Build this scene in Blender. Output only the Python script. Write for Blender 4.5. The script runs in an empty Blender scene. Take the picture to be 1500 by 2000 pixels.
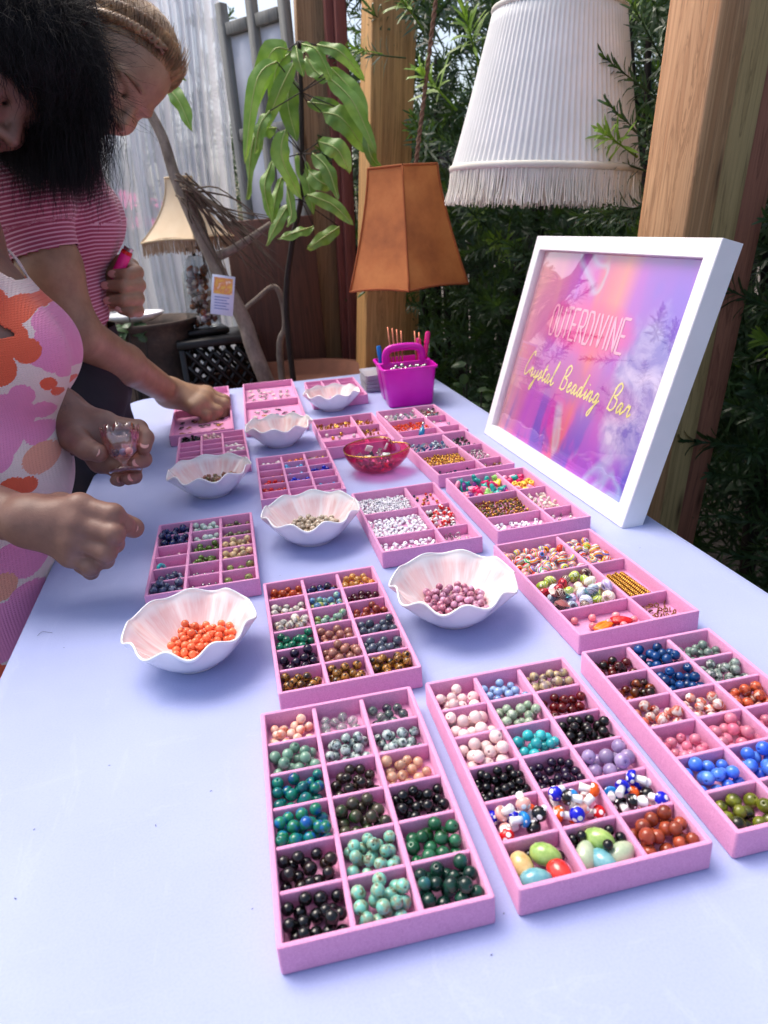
import bpy, bmesh, math, random
import numpy as np
from mathutils import Vector, Matrix, Euler
R = math.radians
rng = random.Random(7)
nrng = np.random.default_rng(5)
C = bpy.context.scene.collection

# ---------------------------------------------------------------- camera, sky, sun, exposure
CAM = np.array([0.0, 0.0, 1.3119])
CR = np.array([0.9972, -0.0285, -0.0688]); CU = np.array([0.0745, 0.3820, 0.9212]); CW = np.array([0.0, 0.9237, -0.3831])
CU = CU - CW * (CU @ CW); CU /= np.linalg.norm(CU); CR = np.cross(CW, CU)
FPX = 1380.13
cd = bpy.data.cameras.new('camera'); cam = bpy.data.objects.new('camera', cd); C.objects.link(cam)
cam.matrix_world = Matrix(((CR[0], CU[0], -CW[0], CAM[0]), (CR[1], CU[1], -CW[1], CAM[1]), (CR[2], CU[2], -CW[2], CAM[2]), (0, 0, 0, 1)))
cd.sensor_fit = 'VERTICAL'; cd.sensor_height = 36; cd.lens = FPX / 2000 * 36
cd.clip_start = 0.02; cd.clip_end = 500
cd.dof.use_dof = True; cd.dof.focus_distance = 0.86; cd.dof.aperture_fstop = 8.5
bpy.context.scene.camera = cam
W = bpy.data.worlds.new('World'); bpy.context.scene.world = W; W.use_nodes = True
wn = W.node_tree.nodes; sky = wn.new('ShaderNodeTexSky'); sky.sky_type = 'NISHITA'; sky.sun_disc = False
SUN_EL, SUN_AZ = R(62), R(-50)           # azimuth from +Y towards +X
sky.sun_elevation = SUN_EL; sky.sun_rotation = SUN_AZ; sky.air_density = 1.0; sky.dust_density = 5.0; sky.ozone_density = 0.6
W.node_tree.links.new(sky.outputs[0], wn['Background'].inputs[0]); wn['Background'].inputs[1].default_value = 0.15
sl = bpy.data.lights.new('sun', 'SUN'); sun = bpy.data.objects.new('sun', sl); C.objects.link(sun)
sl.energy = 1.25; sl.angle = R(38); sl.color = (1.0, 0.955, 0.89)
sun.rotation_euler = Vector((math.sin(SUN_AZ) * math.cos(SUN_EL), math.cos(SUN_AZ) * math.cos(SUN_EL), math.sin(SUN_EL))).to_track_quat('Z', 'Y').to_euler()
vs = bpy.context.scene.view_settings; vs.view_transform = 'Standard'; vs.look = 'None'; vs.gamma = 1; vs.exposure = 0.85; vs.use_curve_mapping = False

# ---------------------------------------------------------------- small helpers
def ray(px, py): return CW + CR * ((px - 750) / FPX) - CU * ((py - 1000) / FPX)
def at(px, py, d): return Vector(CAM + d * ray(px, py))                      # point seen at a photo pixel, d metres in front of the camera
def at_z(px, py, z=0.86): q = ray(px, py); return Vector(CAM + q * ((z - CAM[2]) / q[2]))
def at_y(px, py, y): q = ray(px, py); return Vector(CAM + q * ((y - CAM[1]) / q[1]))
def S(r, g, b):
    f = lambda c: c / 12.92 if c <= 0.04045 else ((c + 0.055) / 1.055) ** 2.4
    return (f(r / 255), f(g / 255), f(b / 255), 1)
def link(name, me, parent=None, loc=None, rot=None):
    o = bpy.data.objects.new(name, me); C.objects.link(o)
    if parent is not None: o.parent = parent
    if loc is not None: o.location = loc
    if rot is not None: o.rotation_euler = rot
    return o
def tag(o, label=None, cat=None, group=None, kind=None):
    if label: o['label'] = label
    if cat: o['category'] = cat
    if group: o['group'] = group
    if kind: o['kind'] = kind
    return o
def thing(name, label, cat, loc=(0, 0, 0), rz=0, group=None):
    o = link(name, None, None, loc, (0, 0, rz)); o.empty_display_size = .05
    return tag(o, label, cat, group)
def mesh(name, vs_, fs, mats=None, smooth=True, mi=None):
    me = bpy.data.meshes.new(name); me.from_pydata([tuple(v) for v in vs_], [], fs)
    for m in (mats if isinstance(mats, (list, tuple)) else [mats] if mats else []): me.materials.append(m)
    if smooth: me.polygons.foreach_set('use_smooth', [True] * len(me.polygons))
    if mi is not None: me.polygons.foreach_set('material_index', mi)
    me.update(); return me
class MB:                                                                     # collects shapes for ONE mesh
    def __init__(s): s.v = []; s.f = []; s.m = []
    def add(s, v, f, mi=0):
        n = len(s.v); s.v += [tuple(p) for p in v]; s.f += [tuple(i + n for i in q) for q in f]; s.m += [mi] * len(f); return s
    def build(s, name, mats, parent=None, smooth=True, loc=None, rot=None, sharp=None):
        me = mesh(name, s.v, s.f, mats, smooth, s.m)
        if sharp is not None: me.set_sharp_from_angle(angle=R(sharp))
        return link(name, me, parent, loc, rot)
def boxg(x0, y0, z0, x1, y1, z1):
    v = [(x, y, z) for z in (z0, z1) for y in (y0, y1) for x in (x0, x1)]
    return v, [(0, 2, 3, 1), (4, 5, 7, 6), (0, 1, 5, 4), (2, 6, 7, 3), (0, 4, 6, 2), (1, 3, 7, 5)]
def bevbox(sx, sy, sz, b=.003, seg=2, center=(0, 0, 0)):
    bm = bmesh.new(); bmesh.ops.create_cube(bm, size=1)
    for v in bm.verts: v.co = Vector((v.co.x * sx, v.co.y * sy, v.co.z * sz))
    bmesh.ops.bevel(bm, geom=bm.edges[:], offset=b, segments=seg, affect='EDGES', profile=.5)
    v = [tuple(p.co + Vector(center)) for p in bm.verts]; bm.verts.index_update(); f = [tuple(q.index for q in p.verts) for p in bm.faces]; bm.free(); return v, f
def tubeg(pts, rad, n=8, cap=True, flat=1.0):
    pts = [Vector(p) for p in pts]; N = len(pts); rad = rad if isinstance(rad, (list, tuple)) else [rad] * N
    T = [(pts[min(i + 1, N - 1)] - pts[max(i - 1, 0)]).normalized() for i in range(N)]
    up = Vector((0, 0, 1)) if abs(T[0].z) < .9 else Vector((1, 0, 0)); U = T[0].cross(up).normalized(); v = []; f = []
    for i in range(N):
        U = (U - T[i] * U.dot(T[i])).normalized(); B = T[i].cross(U)
        v += [pts[i] + (U * math.cos(a) + B * math.sin(a) * flat) * rad[i] for a in (2 * math.pi * k / n for k in range(n))]
    for i in range(N - 1):
        for k in range(n): f.append((i * n + k, i * n + (k + 1) % n, (i + 1) * n + (k + 1) % n, (i + 1) * n + k))
    if cap: f.append(tuple(range(n - 1, -1, -1))); f.append(tuple(range((N - 1) * n, N * n)))
    return v, f
def latheg(prof, n=24, fr=None, caps=True, closed=False):                     # prof [(r,z)], fr(theta,i)->(scale r, dz)
    v = []; f = []; N = len(prof)
    for i, (r, z) in enumerate(prof):
        for k in range(n):
            a = 2 * math.pi * k / n; s_, dz = fr(a, i) if fr else (1, 0); v.append((r * s_ * math.cos(a), r * s_ * math.sin(a), z + dz))
    for i in range(N if closed else N - 1):
        j = (i + 1) % N
        for k in range(n): f.append((i * n + k, i * n + (k + 1) % n, j * n + (k + 1) % n, j * n + k))
    if caps and not closed: f.append(tuple(range(n - 1, -1, -1))); f.append(tuple(range((N - 1) * n, N * n)))
    return v, f
def rrect(w, l, r, n=4):
    r = max(min(r, w / 2 - 1e-5, l / 2 - 1e-5), 1e-5); o = []
    for cx, cy, a0 in ((w / 2 - r, l / 2 - r, 0), (-w / 2 + r, l / 2 - r, 90), (-w / 2 + r, -l / 2 + r, 180), (w / 2 - r, -l / 2 + r, 270)):
        for k in range(n + 1): a = R(a0 + 90 * k / n); o.append((cx + r * math.cos(a), cy + r * math.sin(a)))
    return o
def loftg(loops, cap0=True, cap1=True):
    n = len(loops[0]); v = [p for l in loops for p in l]; f = []
    for i in range(len(loops) - 1):
        for k in range(n): f.append((i * n + k, i * n + (k + 1) % n, (i + 1) * n + (k + 1) % n, (i + 1) * n + k))
    if cap0: f.append(tuple(range(n - 1, -1, -1)))
    if cap1: f.append(tuple(range((len(loops) - 1) * n, len(loops) * n)))
    return v, f
def trayg(w, l, prof, r=.003, n=4):                                           # prof [(inset,z)]
    return loftg([[(x, y, z) for x, y in rrect(w - 2 * o, l - 2 * o, r - o if r > o + .0005 else .0006, n)] for o, z in prof])
def xf(g, M4): v, f = g; return [M4 @ Vector(p) for p in v], f
def spl(pts, n):                                                              # Catmull-Rom resample
    P = [Vector(p) for p in pts]; out = []
    for i in range(n):
        t = i / (n - 1) * (len(P) - 1); k = min(int(t), len(P) - 2); t -= k
        p0, p1, p2, p3 = P[max(k - 1, 0)], P[k], P[k + 1], P[min(k + 2, len(P) - 1)]
        out.append(.5 * ((2 * p1) + (p2 - p0) * t + (2 * p0 - 5 * p1 + 4 * p2 - p3) * t * t + (3 * p1 - p0 - 3 * p2 + p3) * t ** 3))
    return out

# ---------------------------------------------------------------- materials
class NT:
    def __init__(s, name):
        s.m = bpy.data.materials.new(name); s.m.use_nodes = True; s.t = s.m.node_tree; s.n = s.t.nodes; s.b = s.n['Principled BSDF']; s.out = s.n['Material Output']
    def node(s, ty, **kw):
        o = s.n.new('ShaderNode' + ty)
        for k, v in kw.items(): setattr(o, k, v)
        return o
    def l(s, a, b): s.t.links.new(a, b)
    def val(s, sock, x):
        if hasattr(x, 'links') or isinstance(x, bpy.types.NodeSocket): s.l(x, sock)
        else: sock.default_value = x
    def math(s, op, a, b=None, c=None):
        o = s.node('Math', operation=op)
        for i, x in enumerate((a, b, c)):
            if x is not None: s.val(o.inputs[i], x)
        return o.outputs[0]
    def coord(s, which='Object', scale=None):
        c = s.node('TexCoord').outputs[which]
        if scale is None: return c
        m = s.node('Mapping'); m.inputs['Scale'].default_value = scale; s.l(c, m.inputs[0]); return m.outputs[0]
    def rnd(s):
        a = s.node('ObjectInfo').outputs['Random']; g = s.node('NewGeometry').outputs['Random Per Island']
        return s.math('FRACT', s.math('ADD', s.math('MULTIPLY', a, 7.31), g))
    def noise(s, vec, scale, detail=3, rough=.5, w=None, dist=0):
        o = s.node('TexNoise'); o.inputs['Scale'].default_value = scale; o.inputs['Detail'].default_value = detail; o.inputs['Roughness'].default_value = rough; o.inputs['Distortion'].default_value = dist
        if w is not None: o.noise_dimensions = '4D'; s.l(w, o.inputs['W'])
        if vec is not None: s.l(vec, o.inputs['Vector'])
        return o.outputs['Fac']
    def ramp(s, fac, stops, interp='LINEAR'):
        o = s.node('ValToRGB'); e = o.color_ramp.elements; o.color_ramp.interpolation = interp
        while len(e) < len(stops): e.new(.5)
        for x, (p, c) in zip(e, stops): x.position = p; x.color = c
        s.l(fac, o.inputs[0]); return o.outputs[0]
    def mix(s, fac, a, b, mode='MIX'):
        o = s.node('Mix', data_type='RGBA', blend_type=mode); s.val(o.inputs[0], fac); s.val(o.inputs[6], a); s.val(o.inputs[7], b); return o.outputs[2]
    def bump(s, h, strength=.3, dist=.001):
        o = s.node('Bump'); o.inputs['Strength'].default_value = strength; o.inputs['Distance'].default_value = dist; s.l(h, o.inputs['Height']); s.l(o.outputs[0], s.b.inputs['Normal'])
    def set(s, **kw):
        al = dict(col='Base Color', rough='Roughness', metal='Metallic', spec='Specular IOR Level', trans='Transmission Weight', sheen='Sheen Weight', coat='Coat Weight', sss='Subsurface Weight', ior='IOR', alpha='Alpha')
        for k, v in kw.items(): s.val(s.b.inputs[al[k]], v)
        return s
def simple(name, col, rough=.5, var=.12, scale=30, bump=0, bscale=300, **kw):
    t = NT(name); n = t.noise(t.coord(), scale, 4); k = lambda f: tuple(min(1, c * f) for c in col[:3]) + (1,)
    t.set(col=t.ramp(n, [(.3, k(1 - var)), (.7, k(1 + var))]), rough=rough, **kw)
    if bump: t.bump(t.noise(t.coord(), bscale, 3), bump)
    return t.m
def bead_mat(name, stops, scale=180, rough=.055, trans=0., dist=0., hue=.0, ior=1.5, byrand=False, interp='LINEAR', sss=0):
    t = NT(name); r = t.rnd()
    if byrand: fac = t.math('ADD', t.math('MULTIPLY', t.math('SUBTRACT', t.noise(t.coord(), scale, 2, w=t.math('MULTIPLY', r, 40)), .5), .25), r)
    else: fac = t.noise(t.coord(), scale, 3, w=t.math('MULTIPLY', r, 60), dist=dist)
    c = t.ramp(fac, stops, interp)
    h = t.node('HueSaturation'); h.inputs['Value'].default_value = 1; t.l(t.math('ADD', .68, t.math('MULTIPLY', t.math('FRACT', t.math('MULTIPLY', r, 13.7)), .36)), h.inputs['Value']); t.l(c, h.inputs['Color'])
    t.set(col=h.outputs[0], rough=rough, trans=trans, ior=ior)
    if sss: t.set(sss=sss); t.b.inputs['Subsurface Radius'].default_value = (.004, .003, .003)
    return t.m
def wood_mat(name, c1, c2, c3, scale=1.0, rough=.65, axis=2):
    t = NT(name); s_ = [26 * scale] * 3; s_[axis] = 1.1 * scale; vec = t.coord('Object', tuple(s_))
    n = t.noise(vec, 1.0, 6, .62, dist=1.1); s2 = [230 * scale] * 3; s2[axis] = 3 * scale; fine = t.noise(t.coord('Object', tuple(s2)), 1.0, 3)
    s3 = [5 * scale] * 3; s3[axis] = .9 * scale; big = t.noise(t.coord('Object', tuple(s3)), 1.0, 2)
    rings = t.math('FRACT', t.math('MULTIPLY', n, 7.0)); dk = tuple(x * .45 for x in c1[:3]) + (1,)
    c = t.ramp(n, [(.28, c1), (.5, c2), (.72, c3)]); c = t.mix(t.math('MULTIPLY', t.ramp(rings, [(.0, (1, 1, 1, 1)), (.16, (.25, .25, .25, 1)), (.5, (0, 0, 0, 1)), (.92, (0, 0, 0, 1)), (1, (1, 1, 1, 1))]), .55), c, dk); c = t.mix(t.math('MULTIPLY', t.ramp(fine, [(.45, (0, 0, 0, 1)), (.75, (1, 1, 1, 1))]), .45), c, c1); c = t.mix(t.math('MULTIPLY', t.math('SUBTRACT', big, .35), .8), c, c3)
    v = t.node('TexVoronoi'); v.inputs['Scale'].default_value = 1; s4 = [9.0] * 3; s4[axis] = 1.7; t.l(t.coord('Object', tuple(s4)), v.inputs['Vector'])
    c = t.mix(t.ramp(v.outputs['Distance'], [(.0, (1, 1, 1, 1)), (.10, (0, 0, 0, 1))]), c, S(74, 44, 26))
    t.set(col=c, rough=rough); t.bump(t.math('ADD', n, fine), .35, .002); return t.m
# ---------------------------------------------------------------- ground and table
TZ = .86; TR = R(11.5)
tdir = Vector((-math.sin(TR), math.cos(TR), 0)); tn = Vector((math.cos(TR), math.sin(TR), 0))
t = NT('soil'); nn = t.noise(t.coord(), 6, 6, .65)
t.set(col=t.ramp(nn, [(.3, S(60, 52, 46)), (.55, S(92, 82, 74)), (.75, S(120, 110, 100))]), rough=.95); t.bump(t.noise(t.coord(), 40, 5), .8, .02)
g = link('ground', mesh('ground', [(-60, -60, 0), (60, -60, 0), (60, 60, 0), (-60, 60, 0)], [(0, 1, 2, 3)], t.m)); tag(g, kind='structure')

TW, TL = .912, 2.36
tc = tn * .1475 + tdir * (2.225 - TL / 2); tc.z = 0
cloth_t = NT('tablecloth'); cl = cloth_t
v1 = cl.noise(cl.coord(), 5, 4, .6); weave = cl.node('TexWave', wave_type='BANDS', bands_direction='X'); weave.inputs['Scale'].default_value = 420; cl.l(cl.coord(), weave.inputs['Vector'])
weave2 = cl.node('TexWave', wave_type='BANDS', bands_direction='Y'); weave2.inputs['Scale'].default_value = 420; cl.l(cl.coord(), weave2.inputs['Vector'])
cl_c = cl.ramp(v1, [(.3, S(154, 164, 208)), (.7, S(162, 172, 214))])
mp_ = cl.node('Mapping'); mp_.inputs['Scale'].default_value = (14, 3, 1); mp_.inputs['Rotation'].default_value = (0, 0, R(38)); cl.l(cl.coord(), mp_.inputs[0]); sc1 = cl.noise(mp_.outputs[0], 2.4, 5, .6, dist=1.2)
mp2 = cl.node('Mapping'); mp2.inputs['Scale'].default_value = (3, 16, 1); mp2.inputs['Rotation'].default_value = (0, 0, R(15)); cl.l(cl.coord(), mp2.inputs[0]); sc2 = cl.noise(mp2.outputs[0], 1.8, 5, .6, dist=1.6)
for s_c in (sc1, sc2): cl_c = cl.mix(cl.math('MULTIPLY', cl.ramp(s_c, [(.62, (0, 0, 0, 1)), (.66, (1, 1, 1, 1)), (.70, (0, 0, 0, 1))]), .16), cl_c, S(182, 192, 226))
cl_c = cl.mix(cl.math('MULTIPLY', cl.ramp(cl.noise(cl.coord(), 500, 2), [(.3, (1, 1, 1, 1)), (.6, (0, 0, 0, 1))]), .16), cl_c, S(120, 130, 184))
cl.set(col=cl_c, rough=.78, sheen=.15)
cl.bump(cl.math('ADD', cl.math('MULTIPLY', cl.math('ADD', weave.outputs['Fac'], weave2.outputs['Fac']), .35), cl.math('MULTIPLY', cl.noise(cl.coord(), 34, 3), .6)), .22, .0008)
tb = thing('banquet_table', 'long folding table standing under the fitted lilac white cloth', 'table', tc, TR)
MB().add(*xf(bevbox(TW - .03, TL - .03, .04, .01), Matrix.Translation((0, 0, TZ - .026)))).build('tabletop', simple('table_plastic', S(190, 188, 184), .5), tb)
mleg = simple('table_leg_metal', S(90, 92, 96), .4, metal=1)
for sx in (-1, 1):
    for sy in (-1, 1):
        MB().add(*tubeg([(sx * .36, sy * (TL / 2 - .2), .001), (sx * .36, sy * (TL / 2 - .2), TZ - .047)], .014, 12)).build('leg', mleg, tb)
loops = []
prof = [(.30, -.001), (.02, -.001), (.008, -.0015), (.002, -.005), (-.001, -.012), (-.0015, -.05), (.004, -.35), (-.012, -.72)]
for o, z in prof:
    loops.append([(x, y, TZ + z + .001) for x, y in rrect(TW - 2 * o, TL - 2 * o, max(.085 - o, .02), 8)])
v, f = loftg(loops[::-1], False, True)
tag(link('tablecloth', mesh('tablecloth', v, f, cl.m), None, tc, (0, 0, TR)), 'fitted lilac white cloth stretched smoothly over the long table', 'tablecloth')

# specks of lint and loose hair on the cloth
lint_m = simple('lint', S(70, 66, 80), .9)
hair_pts = [at_z(73, 1242, TZ + .001), at_z(82, 1234, TZ + .0015), at_z(95, 1235, TZ + .001), at_z(102, 1236, TZ + .001)]
tag(MB().add(*tubeg(spl(hair_pts, 12), .00025, 4)).build('loose_hair', lint_m), 'single short dark hair lying on the cloth left of the coral bead bowl', 'hair')
lm = MB()
for px, py in ((547, 1124), (984, 1784), (960, 1865), (412, 1545), (214, 1495), (493, 1775), (30, 1755), (1040, 1120), (1250, 1070), (320, 1092), (125, 1265), (252, 1080), (430, 1290), (304, 1612), (67, 1620)):
    p = at_z(px, py, TZ + .0006); a = rng.uniform(0, 6.3); q = Vector((math.cos(a), math.sin(a), 0)) * rng.uniform(.0005, .0011)
    lm.add(*tubeg([p - q, p + Vector((0, 0, .0003)), p + q], .0003, 4))
lm = lm.build('lint_specks', lint_m); tag(lm, 'tiny dark lint specks scattered over the pale cloth', 'lint', kind='stuff')

# ---------------------------------------------------------------- bead trays
velvet = NT('pink_velvet'); vt = velvet
nz = vt.noise(vt.coord(), 900, 4, .7); n2 = vt.noise(vt.coord(), 60, 3)
vt.set(col=vt.mix(vt.math('MULTIPLY', n2, .5), vt.ramp(nz, [(.3, S(204, 130, 174)), (.7, S(236, 170, 208))]), S(224, 152, 194)), rough=.92, sheen=.55)
vt.b.inputs['Sheen Roughness'].default_value = .45; vt.b.inputs['Sheen Tint'].default_value = S(255, 190, 230); vt.bump(vt.math('ADD', nz, vt.math('MULTIPLY', vt.noise(vt.coord(), 220, 3), .8)), .7, .001)
TWD, TLN, TH, WALL, FL = .1476, .2435, .0254, .0044, .0070
tray_prof = [(.001, 0), (0, .001), (0, TH - .0016), (.0005, TH - .0005), (.0016, TH), (WALL - .0016, TH), (WALL - .0005, TH - .0005), (WALL, TH - .0016), (WALL, FL)]
_tm = {}
def tray_mesh(l):
    if l not in _tm: v, f = trayg(TWD, l, tray_prof, .0025); _tm[l] = mesh('tray_box', v, f, velvet.m); _tm[l].set_sharp_from_angle(angle=R(40))
    return _tm[l]
def div_mesh(kind, ln):
    k = (kind, round(ln, 5))
    if k not in _tm:
        hh = TH - .0022
        v, f = bevbox(*((.0042, ln, hh - FL) if kind == 'v' else (ln, .0036, hh - FL)), .0011, 2, (0, 0, (hh + FL) / 2)); _tm[k] = mesh('divider', v, f, velvet.m)
    return _tm[k]
IW, IL = TWD - 2 * WALL, TLN - 2 * WALL
def tray(label, x, y, a, lay, l=TLN):
    """lay 'grid6' = 3x6, 'five' = wide left column, None = single compartment. Returns thing and its cells (row, col, x0, x1, y0, y1) in local space, back row first"""
    t = thing('bead_tray', label, 'tray', (x, y, TZ + .0003), a, 'pink velvet bead trays on the table')
    link('tray_box', tray_mesh(l), t); il = l - 2 * WALL; cells = []
    if lay and lay.startswith('grid'):
        nr = int(lay[4:]); xs = [-IW / 2, -IW / 6, IW / 6, IW / 2]; ys = [il / 2 - il * k / nr for k in range(nr + 1)]
        for k in (1, 2): link('divider', div_mesh('v', il), t, (xs[k], 0, 0))
        for c in range(3):
            x0, x1 = xs[c] + (.0021 if c else 0), xs[c + 1] - (.0021 if c < 2 else 0)
            for r in range(nr):
                if r: link('divider', div_mesh('h', x1 - x0 + .0002), t, ((x0 + x1) / 2, ys[r], -.0006))
                cells.append((r, c, x0, x1, ys[r + 1] + .0019, ys[r] - .0019))
    elif lay == 'five':
        xm = -IW / 2 + IW * .645; ys = [il / 2, il / 2 - il * .385, il / 2 - il * .775, -il / 2]
        link('divider', div_mesh('v', il), t, (xm, 0, 0))
        for c, (x0, x1) in enumerate(((-IW / 2, xm - .0021), (xm + .0021, IW / 2))):
            for r in range(3):
                if r: link('divider', div_mesh('h', x1 - x0 + .0002), t, ((x0 + x1) / 2, ys[r], -.0006))
                cells.append((r, c, x0, x1, ys[r + 1] + .0019, ys[r] - .0019))
    else: cells.append((0, 0, -IW / 2, IW / 2, -il / 2, il / 2))
    return t, cells
TRAYS = dict(
 A=('nearest pink velvet tray on the left, with turquoise and dark green beads in front', -.0381, .4451, .1754, 'grid6'),
 B=('pink velvet tray nearest to us in the middle, with mushroom beads in one row', .1224, .4746, .1847, 'grid6'),
 C=('pink velvet tray at the right photo edge, with deep blue round beads', .2867, .5074, .1839, 'grid6'),
 D=('pink velvet tray of tiger eye, malachite and amber beads, behind the nearest left tray', -.0686, .7125, .193, 'grid6'),
 E=('pink velvet tray of striped rainbow beads and painted glass beads, right side', .2448, .7772, .216, 'five'),
 F=('pink velvet tray with lapis and wooden beads, behind the coral bead bowl', -.2654, .9383, .1845, 'grid6'),
 G=('pink velvet tray filled with white letter beads', .0419, 1.0155, .193, 'five'),
 H=('pink velvet tray with bright plastic heart beads and shells, beside the frame', .2082, 1.0572, .2044, 'five'),
 I=('pink velvet tray with tiny gold beads, behind the plastic heart bead tray', .1437, 1.3144, .239, 'five'),
 J=('pink velvet tray with orange crystals, in front of the magenta caddy', .0959, 1.5565, .2109, 'five'),
 K=('pink velvet tray with gold coin beads, behind the pink glass heart bowl', -.0605, 1.5234, .185, 'five'),
 L=('pink velvet tray of cobalt and red eye beads, behind the fourth ruffled bowl', -.1558, 1.2538, .1764, 'grid6'),
 M=('pink velvet tray with black chips and white pearls, at the left edge', -.356, 1.4579, .2048, 'grid6'),
 N=('open pink tray of dark charms under the reaching hand', -.4309, 1.7125, .1995, None),
 Q=('open pink tray behind the reaching hand, rearmost at the left corner', -.4309 - math.sin(.1995) * .25, 1.7125 + math.cos(.1995) * .25, .1995, None),
 O=('open pink tray of silver charms at the back of the table', -.2981, 1.9895, .1662, None),
 V=('open pink tray of coloured charms behind the second ruffled bowl', -.2981 + math.sin(.1662) * .249, 1.9895 - math.cos(.1662) * .249, .1662, None),
 P=('empty divided pink tray at the back, behind the rearmost bowl', -.1124, 1.9556, .1689, 'grid6'),
)
# ---------------------------------------------------------------- bead shapes
def bead_geo(r, n=14, m=9, hole=.13, sq=1.0):
    prof = []
    a0 = math.asin(hole)
    for k in range(m + 1):
        a = a0 + (math.pi - 2 * a0) * k / m; prof.append((r * math.sin(a), -r * math.cos(a) * sq))
    inner = [(r * hole, r * .75 * sq), (r * hole * .9, 0), (r * hole, -r * .75 * sq)]
    return latheg(prof + inner, n, closed=True)
def cyl_geo(r, h, n=10, hole=.4): return latheg([(r * .9, -h / 2), (r, -h / 2 + r * .15), (r, h / 2 - r * .15), (r * .9, h / 2), (r * hole, h / 2), (r * hole, -h / 2)], n, closed=True)
def chip_geo(r, sd):
    q = random.Random(sd); bm = bmesh.new()
    for _ in range(11): bm.verts.new(Vector((q.gauss(0, 1), q.gauss(0, 1), q.gauss(0, .7))).normalized() * r * q.uniform(.75, 1.1))
    h = bmesh.ops.convex_hull(bm, input=bm.verts[:]); bmesh.ops.delete(bm, geom=[e for e in h['geom_interior'] if isinstance(e, bmesh.types.BMVert)], context='VERTS')
    bm.verts.index_update(); v = [tuple(p.co) for p in bm.verts]; f = [tuple(x.index for x in p.verts) for p in bm.faces]; bm.free(); return v, f
def pack(cells_poly, radii, floor=None, tries=26, occupied=None, seed=0):
    """drop spheres one by one; each settles at the lowest of several spots"""
    q = random.Random(seed); x0, x1, y0, y1 = cells_poly; P = occupied or []
    for r in radii:
        def h(x, y):
            z = (floor(x, y, r) if floor else FL + r)
            for (a, b, c, s_) in P:
                d2 = (x - a) ** 2 + (y - b) ** 2; R2 = (r + s_) ** 2
                if d2 < R2: z = max(z, c + math.sqrt(R2 - d2))
            return z
        best = None
        for k in range(tries):
            x, y = q.uniform(x0 + r, x1 - r), q.uniform(y0 + r, y1 - r); z = h(x, y)
            if best is None or z < best[2]: best = (x, y, z)
        st = r * .6
        for k in range(10):
            x = min(max(best[0] + q.uniform(-st, st), x0 + r), x1 - r); y = min(max(best[1] + q.uniform(-st, st), y0 + r), y1 - r); z = h(x, y)
            if z < best[2]: best = (x, y, z)
        P.append((best[0], best[1], best[2], r))
    return P
def rotm(q, flat=False):
    return Euler((0 if flat else q.uniform(0, 6.3), 0 if flat else q.uniform(0, 6.3), q.uniform(0, 6.3))).to_matrix().to_4x4()
STUFF = {}
def stuff_add(key, geo, mat, M4):
    d = STUFF.setdefault(key, dict(v=[], f=[], m=[], mats=[], n=0))
    if mat not in d['mats']: d['mats'].append(mat)
    arr = geo if isinstance(geo, tuple) else geo
    v = np.array(arr[0], dtype=np.float64); A = np.array(M4)
    d['v'].append(v @ A[:3, :3].T + A[:3, 3]); d['f'] += [tuple(i + d['n'] for i in q) for q in arr[1]]; d['m'] += [d['mats'].index(mat)] * len(arr[1]); d['n'] += len(v)
# ---------------------------------------------------------------- bead materials
K_ = S(12, 11, 14)
def flat(*cols, **kw): n = len(cols); return ([((i + .5) / n, c) for i, c in enumerate(cols)], kw)
BM = {}
def B(key, *stops, **kw):
    n = len(stops); lo, hi = .34, .66
    BM[key] = bead_mat('bead_' + key, [(lo + (hi - lo) * i / max(n - 1, 1), S(*c)) for i, c in enumerate(stops)], **kw)
B('coralmott', (240, 215, 200), (236, 190, 168), (222, 120, 90), scale=160)
B('clear', (205, 225, 215), (225, 235, 232), (150, 178, 166), trans=.82, scale=120)
B('fluor', (190, 215, 200), (150, 190, 175), (60, 35, 80), trans=.82, scale=60)
B('aventurine', (128, 176, 150), (150, 190, 168), (110, 160, 138), trans=.35, scale=90)
B('greyspeck', (165, 185, 180), (190, 205, 200), (120, 140, 140), (30, 30, 30), scale=240)
B('teal', (10, 70, 90), (12, 110, 110), (20, 120, 90), (15, 70, 140), scale=110)
B('tealbright', (20, 90, 170), (16, 120, 120), (35, 125, 80), (20, 100, 190), scale=110)
B('darkbrown', (22, 18, 16), (40, 32, 26), (60, 50, 40), scale=90, rough=.1)
B('peach', (240, 180, 140), (250, 210, 180), (230, 150, 110), trans=.5, scale=80)
B('olivedark', (30, 28, 24), (62, 56, 48), (70, 66, 50), (28, 70, 30), scale=70)
B('black', (8, 8, 10), (14, 13, 16), (20, 18, 20), rough=.08)
B('blackbrown', (14, 11, 12), (24, 18, 24), (50, 32, 22), rough=.09, scale=60)
B('turqmott', (130, 195, 178), (110, 190, 175), (150, 180, 150), (96, 80, 56), scale=260)
B('jade', (20, 80, 50), (30, 100, 62), (60, 130, 95), (24, 74, 30), trans=.2, scale=60)
B('greendark', (10, 36, 32), (18, 52, 44), (38, 90, 70), (50, 110, 120), trans=.1, scale=50)
B('palepink', (238, 205, 205), (244, 214, 210), (232, 190, 192), scale=60, rough=.2)
B('paleblue', (130, 160, 205), (150, 178, 218), (120, 150, 198), scale=60)
B('mauve', (120, 96, 104), (160, 140, 138), (190, 170, 120), (110, 84, 100), scale=120)
B('sage', (150, 170, 148), (175, 190, 165), (120, 146, 120), (190, 200, 180), scale=190)
B('darkred', (70, 10, 10), (110, 18, 16), (90, 12, 12), trans=.2)
B('turq', (64, 190, 190), (40, 170, 180), (90, 205, 200), scale=110)
B('smoky', (14, 12, 13), (26, 22, 22), (40, 34, 32), rough=.08, trans=.1)
B('purpleblack', (22, 12, 34), (38, 22, 52), (16, 10, 26), rough=.09)
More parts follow.
